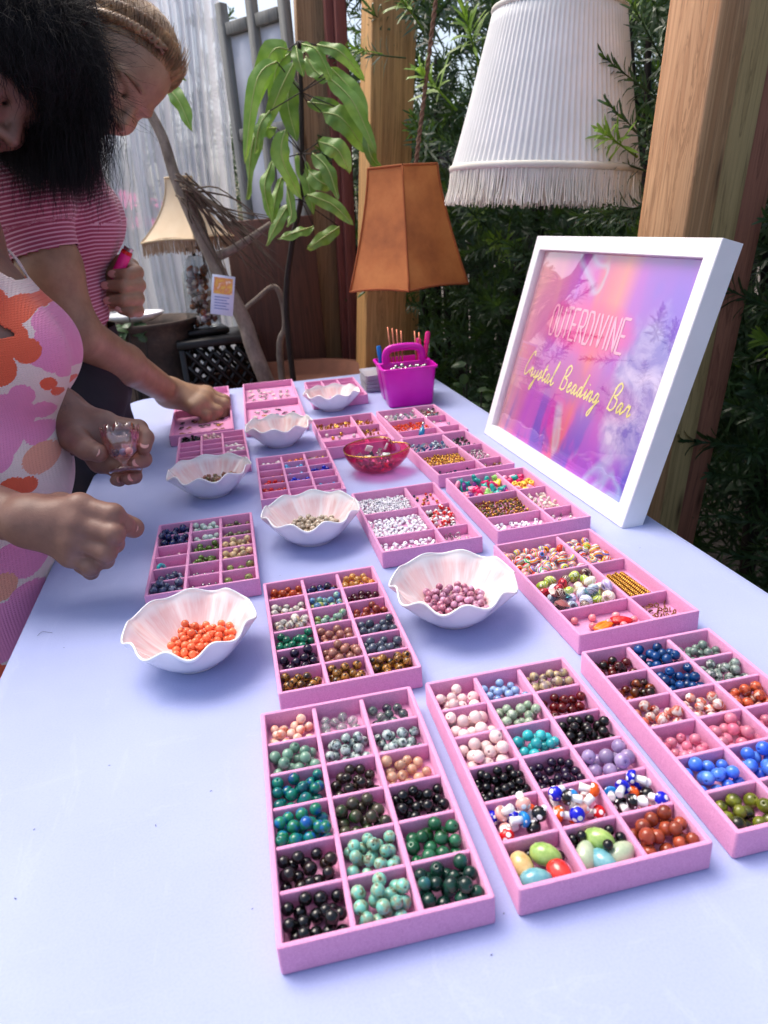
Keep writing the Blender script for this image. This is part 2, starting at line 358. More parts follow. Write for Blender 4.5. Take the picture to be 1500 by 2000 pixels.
B('amethyst', (184, 158, 214), (206, 184, 228), (166, 138, 200), trans=.45, scale=80)
B('carnelian', (140, 56, 34), (170, 78, 50), (120, 44, 30), scale=80)
B('redgreen', (60, 10, 14), (24, 34, 24), (110, 20, 18), (16, 26, 22), trans=.3, scale=40)
B('redamber', (80, 10, 22), (170, 80, 10), (26, 30, 12), (90, 8, 24), trans=.3, scale=40)
B('deepblue', (6, 50, 110), (12, 74, 140), (4, 40, 90), trans=.15, scale=60)
B('greygreen', (84, 104, 98), (120, 140, 130), (60, 76, 72), scale=140)
B('greygreenl', (80, 100, 94), (150, 165, 156), (60, 74, 70), (215, 218, 214), scale=150)
B('redband', (160, 50, 30), (235, 225, 220), (190, 80, 50), (225, 140, 130), scale=70, dist=1.5)
B('orangeband', (180, 60, 30), (210, 100, 60), (140, 40, 24), (232, 190, 170), scale=90, dist=2)
B('pinktrans', (246, 130, 164), (250, 160, 184), (238, 112, 150), trans=.4, scale=60)
B('cateye', (40, 80, 210), (70, 120, 230), (110, 160, 245), scale=70)
B('oliveblack', (30, 28, 16), (90, 96, 24), (130, 136, 40), (24, 22, 14), scale=50)
B('orangetrans', (190, 70, 26), (220, 100, 40), (160, 50, 20), trans=.4)
B('mixdark', (120, 30, 24), (18, 18, 22), (50, 70, 130), (20, 22, 40), scale=30)
B('amber', (250, 180, 70), (255, 205, 120), (235, 150, 40), trans=.6)
B('agate', (200, 198, 188), (226, 220, 205), (120, 120, 124), (210, 175, 130), scale=130)
B('greenblue', (120, 170, 130), (60, 110, 170), (150, 190, 160), (190, 190, 80), scale=60)
B('garnet', (50, 6, 16), (84, 10, 26), (40, 6, 12), trans=.2)
B('yellowteal', (170, 180, 60), (120, 170, 150), (190, 215, 205), scale=50, trans=.2)
B('brick', (120, 46, 32), (150, 66, 46), (96, 36, 26))
B('malachite', (6, 60, 46), (10, 96, 70), (20, 130, 96), (4, 40, 34), scale=110, dist=3)
B('brownpink', (150, 96, 84), (170, 116, 100), (136, 84, 74))
B('slate', (68, 76, 92), (86, 94, 110), (56, 62, 78))
B('tiger', (30, 18, 10), (70, 42, 18), (190, 130, 50), (24, 14, 10), scale=120, dist=2)
B('lapis', (16, 30, 84), (28, 50, 116), (14, 22, 60), (90, 100, 130), scale=150)
B('aqua', (176, 204, 194), (200, 218, 206), (160, 190, 184), scale=60)
B('olivepink', (80, 84, 60), (120, 120, 84), (170, 110, 90), scale=50)
B('peridot', (88, 124, 32), (110, 146, 50), (74, 104, 26), trans=.35)
B('woodbead', (210, 176, 126), (226, 196, 150), (60, 36, 28), scale=40, rough=.4)
B('sodalite', (58, 70, 110), (90, 100, 136), (40, 48, 80), (130, 136, 160), scale=130)
B('olive', (110, 120, 60), (140, 146, 80), (70, 78, 50))
B('silver', (200, 198, 196), (150, 148, 150), rough=.2)
B('gold', (214, 168, 84), (180, 130, 56), rough=.22)
for k in ('silver', 'gold'): BM[k].node_tree.nodes['Principled BSDF'].inputs['Metallic'].default_value = 1
B('coral', (255, 120, 74), (255, 130, 84), (250, 108, 64), rough=.16)
B('lilac', (196, 130, 160), (214, 160, 190), (160, 84, 110), (206, 140, 160), byrand=False, scale=60, rough=.15)
B('tan', (190, 168, 140), (220, 205, 180), (120, 96, 76), scale=200)
B('tourmaline', (190, 110, 110), (120, 130, 70), (214, 150, 130), (90, 80, 60), scale=40, trans=.2)
B('pearl', (238, 232, 226), (246, 240, 234), rough=.2)
B('blackchip', (10, 12, 16), (20, 24, 30), rough=.15)
B('pinkchip', (240, 205, 205), (250, 225, 222), trans=.4)
B('cobalt', (20, 30, 180), (30, 50, 210), (14, 20, 140))
B('red', (200, 16, 24), (225, 30, 30), (170, 10, 20))
B('orange', (240, 110, 20), (250, 150, 30))
B('skyblue', (70, 160, 215), (110, 190, 230), (50, 130, 200))
B('mixbright', (230, 200, 40), (30, 28, 26), (220, 90, 30), (235, 225, 210), (60, 140, 80), scale=25)
B('orangecrystal', (240, 60, 20), (250, 120, 30), (235, 40, 30), (255, 170, 70), trans=.3, scale=25)
B('pastel', (235, 225, 235), (215, 205, 235), (200, 225, 215), (245, 215, 220), trans=.4, scale=20)
B('bluecrystal', (40, 90, 150), (90, 130, 160), (180, 200, 210), (30, 60, 110), trans=.2, scale=20)
B('navy', (22, 28, 54), (40, 50, 84))
B('multi', (60, 110, 60), (180, 50, 40), (90, 80, 70), (210, 190, 170), scale=25)
B('seedmix', (150, 120, 40), (90, 70, 20), (130, 30, 16), (60, 90, 40), (200, 170, 70), scale=30, rough=.15)
B('shell', (236, 222, 205), (246, 238, 226), (214, 180, 150), scale=150, rough=.35)
B('bronze', (120, 76, 40), (160, 104, 56), (86, 52, 30), rough=.3)
B('pinkplastic', (245, 130, 140), (250, 160, 165))
ink = simple('ink_black', S(14, 14, 22), .35); white_plastic = simple('white_plastic_bead', S(238, 238, 242), .25, .03); white_glass = simple('white_glass', S(236, 236, 236), .12, .03)
def dotted(name, base):
    t = NT(name); v = t.node('TexVoronoi'); v.inputs['Scale'].default_value = 190; v.inputs['Randomness'].default_value = .5; t.l(t.coord(), v.inputs['Vector'])
    t.set(col=t.ramp(v.outputs['Distance'], [(.0, S(240, 240, 240)), (.30, S(240, 240, 240)), (.34, S(*base))]), rough=.09); return t.m
CAPS = [dotted('mushroom_cap_' + n, c) for n, c in (('blue', (20, 24, 190)), ('red', (200, 14, 18)), ('black', (16, 12, 14)), ('orange', (240, 90, 10)), ('sky', (30, 130, 205)), ('brown', (64, 26, 18)), ('blush', (235, 170, 160)))]
def striped():
    t = NT('striped_resin'); sep = t.node('SeparateXYZ'); t.l(t.coord(), sep.inputs[0]); r = t.rnd()
    o = t.node('TexNoise', noise_dimensions='1D'); o.inputs['Scale'].default_value = 1; o.inputs['Detail'].default_value = 0
    t.l(t.math('ADD', t.math('MULTIPLY', sep.outputs[2], 230), t.math('MULTIPLY', r, 300)), o.inputs['W'])
    cols = [(190, 30, 40), (240, 110, 40), (245, 215, 60), (70, 170, 90), (240, 235, 225), (30, 120, 200), (240, 130, 150), (60, 40, 120), (235, 235, 225), (230, 70, 40)]
    t.set(col=t.ramp(t.math('FRACT', t.math('ADD', t.math('MULTIPLY', o.outputs['Fac'], 2.6), r)), [(i / 10, S(*c)) for i, c in enumerate(cols)], 'CONSTANT'), rough=.16); return t.m
BM['striped'] = striped()
def lampwork(name, a, b, c):
    t = NT(name); w = t.node('TexWave', wave_type='BANDS', bands_direction='DIAGONAL'); w.inputs['Scale'].default_value = 90; w.inputs['Distortion'].default_value = 9; w.inputs['Detail'].default_value = 1; t.l(t.coord(), w.inputs['Vector'])
    t.set(col=t.ramp(w.outputs['Fac'], [(.2, S(*a)), (.55, S(*b)), (.8, S(*c))]), rough=.08); return t.m
LAMP = [lampwork('lampwork_' + n, *c) for n, *c in (('lilac', (206, 190, 225), (225, 215, 235), (170, 150, 200)), ('cream', (235, 225, 205), (225, 190, 140), (245, 240, 230)), ('brown', (70, 34, 30), (230, 215, 205), (90, 50, 40)),
        ('blue', (230, 235, 245), (40, 70, 180), (240, 240, 245)), ('red', (190, 20, 40), (235, 60, 80), (120, 10, 30)), ('lime', (190, 205, 40), (235, 235, 225), (140, 170, 40)), ('grey', (150, 170, 190), (225, 230, 232), (110, 120, 140)))]
glassblue = bead_mat('aqua_glass', [(.3, S(90, 175, 195)), (.7, S(150, 210, 220))], trans=.6); glasspink = bead_mat('pink_glass_chunk', [(.3, S(220, 120, 125)), (.7, S(235, 165, 165))], trans=.5)
PLA = [simple('plastic_' + n, S(*c), .22, .06) for n, c in (('lime', (150, 215, 110)), ('yellow', (250, 215, 70)), ('magenta', (225, 30, 105)), ('purple', (110, 40, 130)), ('teal', (20, 160, 150)), ('pink', (250, 160, 185)), ('lilac', (185, 165, 225)), ('gold', (235, 190, 60)))]

# ---------------------------------------------------------------- fill the trays with beads
ROWS = ['rearmost', 'second', 'third', 'fourth', 'fifth', 'front']; COLS = ['left', 'middle', 'right']
RB = {
 'A': ('nearest left tray', [('coralmott', 13, 4.6, 'cream and coral mottled'), ('clear', 8, 4.9, 'clear pale green glassy'), ('fluor', 9, 4.9, 'clear and dark purple fluorite'),
   ('aventurine', 15, 4.9, 'translucent pale green'), ('greyspeck', 15, 4.7, 'pale grey blue black speckled'), ('greyspeck', 15, 4.7, 'pale grey speckled'),
   ('teal', 16, 5, 'dark teal and blue'), ('darkbrown', 13, 4.9, 'dark brown glossy'), ('peach', 12, 4.7, 'translucent peach'),
   ('tealbright', 19, 5, 'bright blue and green'), ('olivedark', 15, 5, 'dark olive brown'), ('black', 18, 4.7, 'glossy black'),
   ('blackbrown', 16, 4.9, 'black brown'), ('turqmott', 17, 4.9, 'pale turquoise brown veined'), ('jade', 14, 5.2, 'jade green'),
   ('black', 17, 4.9, 'shiny black'), ('turqmott', 17, 5, 'turquoise brown veined'), ('greendark', 17, 5.2, 'dark bottle green')]),
 'B': ('nearest middle tray', [('palepink', 10, 5.6, 'pale pink'), ('paleblue', 13, 4.4, 'pale blue'), ('mauve', 16, 4.6, 'mauve grey stone'),
   ('palepink', 11, 5.6, 'milky pale pink'), ('sage', 17, 4.6, 'sage green mottled'), ('darkred', 14, 4.7, 'dark red glassy'),
   ('palepink', 11, 5.8, 'large pale pink'), ('turq', 14, 4.8, 'turquoise blue'), ('smoky', 26, 4.4, 'smoky black'),
   ('black', 36, 3.9, 'small black'), ('purpleblack', 26, 3.8, 'small dark purple'), ('amethyst', 10, 6, 'large pale amethyst'),
   None, None, None, None, None, ('carnelian', 15, 5.4, 'reddish brown carnelian')]),
 'C': ('right edge tray', [('redgreen', 13, 4.9, 'dark red and green glassy'), ('deepblue', 16, 5, 'deep blue'), ('greygreen', 13, 4.8, 'grey green stone'),
   ('redamber', 12, 5, 'dark red and amber'), ('deepblue', 14, 5.2, 'large deep blue'), ('greygreenl', 15, 4.8, 'grey green white flecked'),
   ('redband', 10, 5.2, 'red and white banded'), ('redband', 13, 5, 'red white banded'), ('orangeband', 13, 5, 'orange red banded'),
   ('pinktrans', 12, 5, 'translucent pink'), ('pinktrans', 12, 5.2, 'glassy pink'), ('pinktrans', 8, 5, 'glassy pink'),
   ('cateye', 12, 5.4, 'blue cat eye'), ('cateye', 12, 5.4, 'bright blue cat eye'), None,
   ('oliveblack', 10, 5.4, 'olive and black'), ('oliveblack', 10, 5.4, 'olive green'), None]),
 'D': ('tiger eye tray', [('orangetrans', 14, 4.3, 'orange red'), ('mixdark', 9, 4.3, 'red black and blue'), ('amber', 17, 4.1, 'golden amber'),
   ('agate', 12, 4.3, 'grey and tan agate'), ('greenblue', 15, 4.1, 'green and blue'), ('garnet', 9, 4.2, 'dark garnet red'),
   ('agate', 15, 4.6, 'white and grey agate'), ('yellowteal', 10, 4.2, 'yellow green'), ('brick', 11, 4.3, 'brick red'),
   ('malachite', 17, 4.4, 'malachite green'), ('brownpink', 12, 4.3, 'brownish pink'), ('slate', 15, 4.4, 'slate grey'),
   ('purpleblack', 15, 4.6, 'dark purple'), ('brownpink', 15, 4.6, 'dusky pink'), ('slate', 14, 4.6, 'large slate grey'),
   ('tiger', 14, 4.4, 'tiger eye'), ('tiger', 14, 4.5, 'brown tiger eye'), ('tiger', 16, 4.6, 'golden brown tiger eye')]),
 'F': ('lapis tray', [('lapis', 15, 4.2, 'lapis blue'), ('aqua', 13, 4.2, 'pale aqua'), ('olivepink', 12, 3.2, 'small olive'),
   ('lapis', 14, 4.7, 'large lapis blue'), ('aqua', 6, 4.6, 'pale aqua'), ('olivepink', 12, 3.6, 'olive and pink'),
   ('pinkchip', 6, 2.6, 'tiny pink'), ('peridot', 12, 3.8, 'peridot green'), ('woodbead', 13, 4.2, 'pale wooden'),
   None, ('peridot', 11, 3.9, 'green peridot'), ('woodbead', 12, 4.2, 'tan wooden'),
   ('sodalite', 8, 4.4, 'grey blue sodalite'), ('silver', 14, 1.9, 'tiny silver'), ('olive', 3, 5, 'large olive'),
   ('sodalite', 10, 4.8, 'blue sodalite'), ('silver', 12, 1.9, 'tiny silver'), ('olive', 3, 5, 'olive green')]),
 'L': ('eye bead tray', [('pearl', 6, 4, 'white'), ('orange', 4, 4.2, 'orange'), ('mixbright', 11, 3.4, 'mixed yellow and black'),
   ('skyblue', 3, 3, 'pale blue'), ('skyblue', 11, 3.4, 'sky blue'), None, ('orange', 5, 3, 'orange'), ('skyblue', 5, 3.2, 'light blue'), ('cobalt', 13, 3.4, 'cobalt'),
   ('red', 11, 3.4, 'red'), ('cobalt', 10, 3.4, 'cobalt blue'), None, ('red', 11, 3.6, 'red eye'), ('skyblue', 3, 2.4, 'pale'), ('skyblue', 6, 3, 'blue'), None, None, ('pearl', 5, 3, 'white')]),
 'M': ('black chip tray', [('blackchip', 24, 3.6, 'black'), ('pinkchip', 14, 4.2, 'pale pink'), ('pinkchip', 4, 3, 'pale'),
   ('pinkchip', 2, 2.4, 'pale'), ('olive', 3, 2.4, 'olive'), ('pinkchip', 12, 2.6, 'clear pink'), ('pinkchip', 10, 2.6, 'clear'), ('pinkchip', 6, 2.6, 'pale pink'), ('pearl', 12, 3.6, 'pearl white'),
   ('gold', 6, 2.6, 'gold'), ('peridot', 8, 2.4, 'green'), ('pearl', 12, 3.6, 'pearl'), ('gold', 10, 3.2, 'gold'), ('greygreen', 10, 2.8, 'grey green'), ('aventurine', 8, 3, 'green'),
   None, None, None]),
}
INFO = {}
for k, (lab, x, y, a, lay) in TRAYS.items(): INFO[k] = tray(lab, x, y, a, lay, .249 if lay is None else TLN)
jobs = []
for k, (tn_, spec) in RB.items():
    T4 = Matrix.Translation(INFO[k][0].location) @ Matrix.Rotation(INFO[k][0].rotation_euler.z, 4, 'Z')
    byrc = {(r, c): cell for cell in INFO[k][1] for r, c in [cell[:2]]}
    for i, sp in enumerate(spec):
        if not sp: continue
        r, c = divmod(i, 3); cell = byrc[(r, c)]; mid = T4 @ Vector(((cell[2] + cell[3]) / 2, (cell[4] + cell[5]) / 2, 0)); d = float((np.array(mid) - CAM) @ CW)
        jobs.append((sp[2] / d, k, tn_, r, c, cell[2:], sp, T4))
jobs.sort(key=lambda j: -j[0])
_bm = {}; count = 0
for sz, k, tn_, r, c, cell, (mk, n, rad, desc), T4 in jobs:
    q = random.Random(f'{k}{r}{c}'); rad *= dict(D=1.13, F=1.17, L=1.22, M=1.22).get(k, 1.03); n = int(n * dict(F=1.4, L=1.5, M=1.5, D=1.2).get(k, 1.1) + .5); rr = [rad * .001 * q.uniform(.87, 1.07) for _ in range(n)]
    P = pack(cell, rr, seed=f'{k}{r}{c}')
    indiv = count + n <= 304 and k in 'ABCD'; lab = f'{desc} round bead, {ROWS[r]} row {COLS[c]} cell, {tn_}'; grp = f'{desc} beads, {ROWS[r]} row {COLS[c]} cell of {tn_}'
    if indiv: count += n
    for (x, y, z, s_) in P:
        M4 = T4 @ Matrix.Translation((x, y, z)) @ rotm(q)
        if indiv:
            key = (mk, rad)
            if key not in _bm: _bm[key] = mesh('round_bead', *bead_geo(rad * .001), BM[mk])
            o = link('round_bead', _bm[key]); o.matrix_world = M4 @ Matrix.Scale(s_ / (rad * .001), 4); tag(o, lab, 'bead', grp)
        elif mk in ('pinkchip', 'blackchip'): stuff_add('crystal_chips', chip_geo(s_ * 1.1, q.random()), BM[mk], M4)
        else: stuff_add('round_beads', bead_geo(s_, 10, 6), BM[mk], M4)
print('individual round beads', count)
def cells_of(k):
    o = INFO[k][0]; return Matrix.Translation(o.location) @ Matrix.Rotation(o.rotation_euler.z, 4, 'Z'), {(c[0], c[1]): c[2:] for c in INFO[k][1]}
def beads(name, label, cat, group, k, rc, n, rad, meshes, seed, squash=1, tries=26, jitter=.06, flatrot=False):
    T4, cs = cells_of(k); q = random.Random(seed); rr = [rad * q.uniform(1 - jitter, 1 + jitter) for _ in range(n)]; out = []
    for (x, y, z, s_) in pack(cs[rc], rr, seed=seed, tries=tries):
        o = link(name, q.choice(meshes)); o.matrix_world = T4 @ Matrix.Translation((x, y, z)) @ rotm(q, flatrot); tag(o, label, cat, group); out.append(o)
    return out
def pile(key, k, rc, n, rad, geos, mats, seed, tries=14, jitter=.15):
    T4, cs = cells_of(k); q = random.Random(seed)
    for (x, y, z, s_) in pack(cs[rc], [rad * q.uniform(1 - jitter, 1 + jitter) for _ in range(n)], seed=seed, tries=tries):
        stuff_add(key, q.choice(geos), q.choice(mats), T4 @ Matrix.Translation((x, y, z)) @ rotm(q))
# mushrooms in the nearest middle tray: cap and stem
capm = [mesh('cap', *latheg([(.0012, .0012), (.0046, .0), (.0052, .0014), (.0048, .0034), (.0034, .0052), (.0014, .006), (.0003, .0062)], 16), m) for m in CAPS]
stemm = mesh('stem', *latheg([(.0012, -.0072), (.0026, -.0074), (.0029, -.0066), (.0026, -.003), (.0024, .0012)], 12), white_glass)
for ci, (c, n) in enumerate(((0, 13), (1, 14), (2, 13))):
    T4, cs = cells_of('B'); q = random.Random(91 + c)
    for (x, y, z, s_) in pack(cs[(4, c)], [.0063] * (n - 3), seed=40 + c):
        tmp = T4 @ Matrix.Translation((x, y, z)) @ rotm(q)
        e = thing('mushroom_bead', f'glass mushroom bead with spotted cap, {COLS[c]} cell of the fifth row, nearest middle tray', 'bead', group=f'glass mushroom beads in the {COLS[c]} cell of the nearest middle tray'); e.matrix_world = tmp @ Matrix.Scale(1.18, 4)
        link('cap', q.choice([capm[0], capm[0], capm[1], capm[2], capm[3], capm[4], capm[6]]), e); link('stem', stemm, e)
# big glazed drops in the front row
drop = [(.0012, -.0115), (.004, -.0108), (.0066, -.008), (.0082, -.003), (.0080, .002), (.006, .0072), (.0036, .0105), (.0012, .0118)]
glz = lambda n, a, b: (lambda t: (t.set(col=t.ramp(t.noise(t.coord(), 120, 5, .7), [(.3, S(*a)), (.7, S(*b))]), rough=.14, coat=.5), t.bump(t.noise(t.coord(), 160, 4), .15), t.m)[2])(NT('glaze_' + n))
DR = {n: glz(n, a, b) for n, a, b in (('tan', (190, 150, 80), (226, 196, 140)), ('green', (110, 150, 60), (170, 196, 110)), ('teal', (60, 140, 160), (130, 180, 180)), ('red', (190, 24, 24), (226, 60, 50)), ('celadon', (150, 170, 140), (186, 196, 165)))}
T4, cs = cells_of('B')
for c, spots in ((0, [('tan', .19, .52, 1.9, .2), ('green', .62, .62, 1.5, .9), ('teal', .30, .18, 1.5, 1.4), ('red', .72, .2, 1.6, .2)]), (1, [('celadon', .16, .42, 1.2, 2.6), ('green', .52, .68, 1.3, .8), ('teal', .40, .2, 1.5, .4), ('celadon', .78, .3, 1.5, 1.9)])):
    x0, x1, y0, y1 = cs[(5, c)]; occ = []
    for i, (m, u, v, tilt, az) in enumerate(spots):
        o = link('drop_bead', mesh('drop_bead', *latheg(drop, 20), DR[m])); x, y = x0 + (x1 - x0) * u, y0 + (y1 - y0) * v
        zz = FL + .0084 + (.003 if i == 1 else 0)
        o.matrix_world = T4 @ Matrix.Translation((x, y, zz)) @ Matrix.Rotation(az, 4, 'Z') @ Matrix.Rotation(tilt, 4, 'X')
        occ.append((x, y, zz, .0085)); tag(o, f'large glazed {m} drop bead in the front {COLS[c]} cell, nearest middle tray' + ('' if (c, i) != (1, 3) else ', right'), 'bead', 'large glazed drop beads')
    q = random.Random(c); nb = len(occ); key = ('black', 3.9)
    if key not in _bm: _bm[key] = mesh('round_bead', *bead_geo(.0039), BM['black'])
    for (x, y, z, s_) in pack(cs[(5, c)], [.0039] * (3 if c == 0 else 8), occupied=list(occ), seed=77 + c)[nb:]:
        o = link('round_bead', _bm[key]); o.matrix_world = T4 @ Matrix.Translation((x, y, z)) @ rotm(q); tag(o, f'small black round bead among the large drops, front {COLS[c]} cell, nearest middle tray', 'bead', f'black beads among the drops in the front {COLS[c]} cell')
# right trays with five-part layout
st = [mesh('striped_bead', *bead_geo(.0060, 16, 9, .28, .88), BM['striped'])]
beads('striped_bead', 'small striped rainbow resin bead in the large rear cell of the striped bead tray', 'bead', 'striped beads, rear left cell', 'E', (0, 0), 50, .0055, st, 11)
beads('striped_bead', 'small striped rainbow resin bead in the small rear right cell of the striped bead tray', 'bead', 'striped beads, rear right cell', 'E', (0, 1), 22, .0055, st, 12)
lw = [mesh('lampwork_bead', *bead_geo(.0082, 18, 9, .42, .74), m) for m in LAMP]
beads('lampwork_bead', 'patterned glass ring bead in the middle left cell of the striped bead tray', 'bead', 'lampwork beads', 'E', (1, 0), 28, .0073, lw, 13)
T4, cs = cells_of('E'); x0, x1, y0, y1 = cs[(1, 0)]
for u, v, m, n, s in ((.28, .34, glassblue, 'aqua', (1.9, 1, .7)), (.62, .3, glassblue, 'small aqua', (1.1, .9, .8)), (.14, .12, glasspink, 'pink', (1.7, 1.2, .6)), (.17, .45, glasspink, 'peach', (1.5, .9, .8))):
    o = link('glass_chunk', mesh('glass_chunk', *chip_geo(.0085, u), m, smooth=False)); o.matrix_world = T4 @ Matrix.Translation((x0 + (x1 - x0) * u, y0 + (y1 - y0) * v, FL + .0155)) @ Euler((.3, .2, u * 9)).to_matrix().to_4x4() @ Matrix.Diagonal((*s, 1))
    tag(o, f'faceted {n} glass chunk among the painted glass beads', 'glass bead')
x0, x1, y0, y1 = cs[(1, 1)]
gb = mesh('gold_strand', *(lambda mb: (mb.v, mb.f))((lambda mb: [mb.add(*xf(bead_geo(.0019, 8, 5, .2), Matrix.Translation((0, i * .0035, 0)) @ Matrix.Rotation(R(90), 4, 'X'))) for i in range(19)][-1])(MB())), BM['gold'])
for i in range(11):
    o = link('gold_strand', gb); o.matrix_world = T4 @ Matrix.Translation((x0 + .004 + i * .0037, y0 + .011 + .002 * math.sin(i * 2.1), FL + .0022 + .0012 * (i % 2))) @ Matrix.Rotation(R(-3 + i * .6), 4, 'Z')
    tag(o, 'strand of tiny gold beads laid side by side in the striped bead tray', 'bead strand', 'gold bead strands')
beads('pink_bead', 'pink plastic bead in the front left cell of the striped bead tray', 'bead', 'pink beads in front cell', 'E', (2, 0), 9, .0042, [mesh('pink_bead', *bead_geo(.0044), BM['pinkplastic'])], 15)
x0, x1, y0, y1 = cs[(2, 0)]
for u, mk, nm, az in ((.46, 'orange', 'orange', .3), (.74, 'red', 'red', -.5)):
    mb = MB(); q = random.Random(nm)
    for i in range(5): a = spl([(-.012, (i - 2) * .0016, 0), (0, (i - 2) * .0024, .002 * q.random()), (.012, (i - 2) * .0012, .001)], 7); mb.add(*tubeg(a, [.0012, .0022, .0026, .0028, .0026, .002, .0009], 7))
    o = mb.build('pepper_bead', BM[mk]); o.matrix_world = T4 @ Matrix.Translation((x0 + (x1 - x0) * u, y0 + .02 + .004 * (nm == 'red'), FL + .0045)) @ Matrix.Rotation(az, 4, 'Z'); tag(o, f'ribbed {nm} pepper shaped bead in the front left cell of the striped tray', 'bead')
pile('metal_chips', 'E', (2, 1), 36, .0026, [cyl_geo(.0032, .001, 7, .5)], [BM['bronze']], 16)
# white letter beads
def letter(geo, strokes, z, allf=False):
    mb = MB(); mb.add(*geo)
    for R3 in ([Matrix.Identity(3), Matrix.Rotation(R(90), 3, 'X'), Matrix.Rotation(R(90), 3, 'Y')] if allf else [Matrix.Identity(3)]):
        for (ax, ay, bx, by) in strokes:
            d = Vector((bx - ax, by - ay, 0)); p = Vector((-d.y, d.x, 0)).normalized() * .00046
            for zz in (z, -z): mb.add([R3 @ v for v in (Vector((ax, ay, zz)) - p, Vector((bx, by, zz)) - p, Vector((bx, by, zz)) + p, Vector((ax, ay, zz)) + p)], [(0, 1, 2, 3)], 1)
    me = mesh('letter_bead', mb.v, mb.f, [white_plastic, ink], False, mb.m); return me
gl = [[(-.001, -.0013, -.001, .0013), (-.001, -.0013, .001, -.0013)], [(0, -.0013, 0, .0013), (-.001, .0013, .001, .0013)], [(-.001, -.0012, 0, .0014), (0, .0014, .001, -.0012), (-.0006, -.0002, .0006, -.0002)], [(-.001, -.001, .001, -.001), (.001, -.001, .001, .001), (.001, .001, -.001, .001), (-.001, .001, -.001, -.001)]]
cube = [letter(bevbox(.0052, .0052, .0052, .0006, 1), s, .00262, True) for s in gl]
rnd_ = [letter(latheg([(.0004, -.0021), (.0028, -.0021), (.0034, -.0012), (.0034, .0012), (.0028, .0021), (.0004, .0021)], 10), s, .00214) for s in gl]
beads('letter_bead', 'tiny white cube letter bead in the rear cell of the letter bead tray', 'bead', 'white cube letter beads', 'G', (0, 0), 150, .0031, cube, 21, tries=12)
beads('letter_bead', 'small white round letter bead in the middle cell of the letter bead tray', 'bead', 'white round letter beads', 'G', (1, 0), 120, .0033, rnd_, 22, tries=12)
beads('letter_bead', 'small white round letter bead in the front left cell of the letter bead tray', 'bead', 'white round letter beads in the front cell', 'G', (2, 0), 44, .0033, rnd_, 23, tries=12)
def mush(cap):
    mb = MB(); mb.add(*latheg([(.0014, .0005), (.0049, .0), (.0054, .0017), (.0046, .0041), (.0027, .0056), (.0003, .006)], 12), 0); mb.add(*latheg([(.0012, -.0068), (.0027, -.0068), (.0029, -.006), (.0024, .0007)], 10), 1)
    return mesh('mushroom_bead', mb.v, mb.f, [CAPS[cap], white_glass], True, mb.m)
beads('mushroom_bead', 'red or brown spotted mushroom bead in the right cell of the letter bead tray', 'bead', 'red and brown mushroom beads', 'G', (1, 1), 22, .0056, [mush(1), mush(1), mush(5)], 24)
pile('metal_charms', 'G', (2, 1), 12, .004, [xf(cyl_geo(.003, .0012, 10, .5), Matrix.Diagonal((2, 1, 1, 1))), bead_geo(.0026, 8, 5)], [BM['silver']], 25)
pile('seed_beads', 'G', (0, 1), 30, .0026, [bead_geo(.0026, 8, 5)], [BM['gold'], BM['navy'], BM['pinkplastic'], BM['red']], 26)
# hearts, stars, tubes
def ext(poly, th, m, name):
    lo = [[(x * s, y * s, z) for x, y in poly] for s, z in ((.7, -th), (1, -th * .5), (1, th * .5), (.7, th))]; return mesh(name, *loftg(lo), m)
heart = [(.0085 * (16 * math.sin(a) ** 3) / 16, .0085 * (13 * math.cos(a) - 5 * math.cos(2 * a) - 2 * math.cos(3 * a) - math.cos(4 * a)) / 16) for a in (2 * math.pi * k / 20 for k in range(20))]
star = [((.008 if k % 2 else .0045) * math.cos(math.pi * k / 5), (.008 if k % 2 else .0045) * math.sin(math.pi * k / 5)) for k in range(10)]
hs = [ext(heart[::-1], .0032, m, 'plastic_bead') for m in (PLA[0], PLA[0], PLA[1], PLA[2], PLA[4], PLA[5])] + [ext(star, .003, m, 'plastic_bead') for m in (PLA[3], PLA[4], PLA[2], PLA[3])]
beads('plastic_bead', 'bright plastic heart or star bead in the rear left cell beside the frame', 'bead', 'plastic heart and star beads', 'H', (0, 0), 30, .0066, hs, 31)
tu = [mesh('tube_bead', *cyl_geo(.0048, .011, 12, .4), m) for m in (PLA[1], PLA[5], PLA[6], PLA[7], PLA[4], PLA[2])]
beads('tube_bead', 'bright plastic tube bead in the rear right cell beside the frame', 'bead', 'plastic tube beads', 'H', (0, 1), 15, .0062, tu, 32)
beads('shell_bead', 'small beige shell bead in the right cell of the plastic heart bead tray', 'bead', 'beige shell beads', 'H', (1, 1), 42, .0036, [mesh('shell_bead', *xf(chip_geo(.0044, i), Matrix.Diagonal((1.3, .9, .7, 1))), BM['shell']) for i in range(4)], 33)
pile('seed_beads', 'H', (1, 0), 260, .0024, [bead_geo(.0026, 8, 4, .3, .8), chip_geo(.0028, 3)], [BM['seedmix'], BM['seedmix'], BM['gold']], 34, 8)
pile('tube_seed_beads', 'H', (2, 0), 44, .0030, [cyl_geo(.0028, .005, 8, .5)], [white_plastic], 35)
pile('metal_charms', 'H', (2, 1), 22, .0028, [bead_geo(.0028, 8, 5), cyl_geo(.003, .0014, 8, .5)], [BM['silver'], BM['pearl']], 36)
pile('crystal_beads', 'I', (0, 0), 60, .0042, [chip_geo(.0048, 5), chip_geo(.0044, 6), bead_geo(.0042, 9, 5)], [BM['bluecrystal'], BM['bluecrystal'], BM['silver'], BM['deepblue']], 41)
pile('seed_beads', 'I', (1, 0), 190, .0027, [bead_geo(.0027, 8, 4, .3, .9)], [BM['gold']], 42, 8)
pile('crystal_beads', 'I', (2, 0), 30, .0034, [chip_geo(.0038, 8)], [BM['navy']], 43)
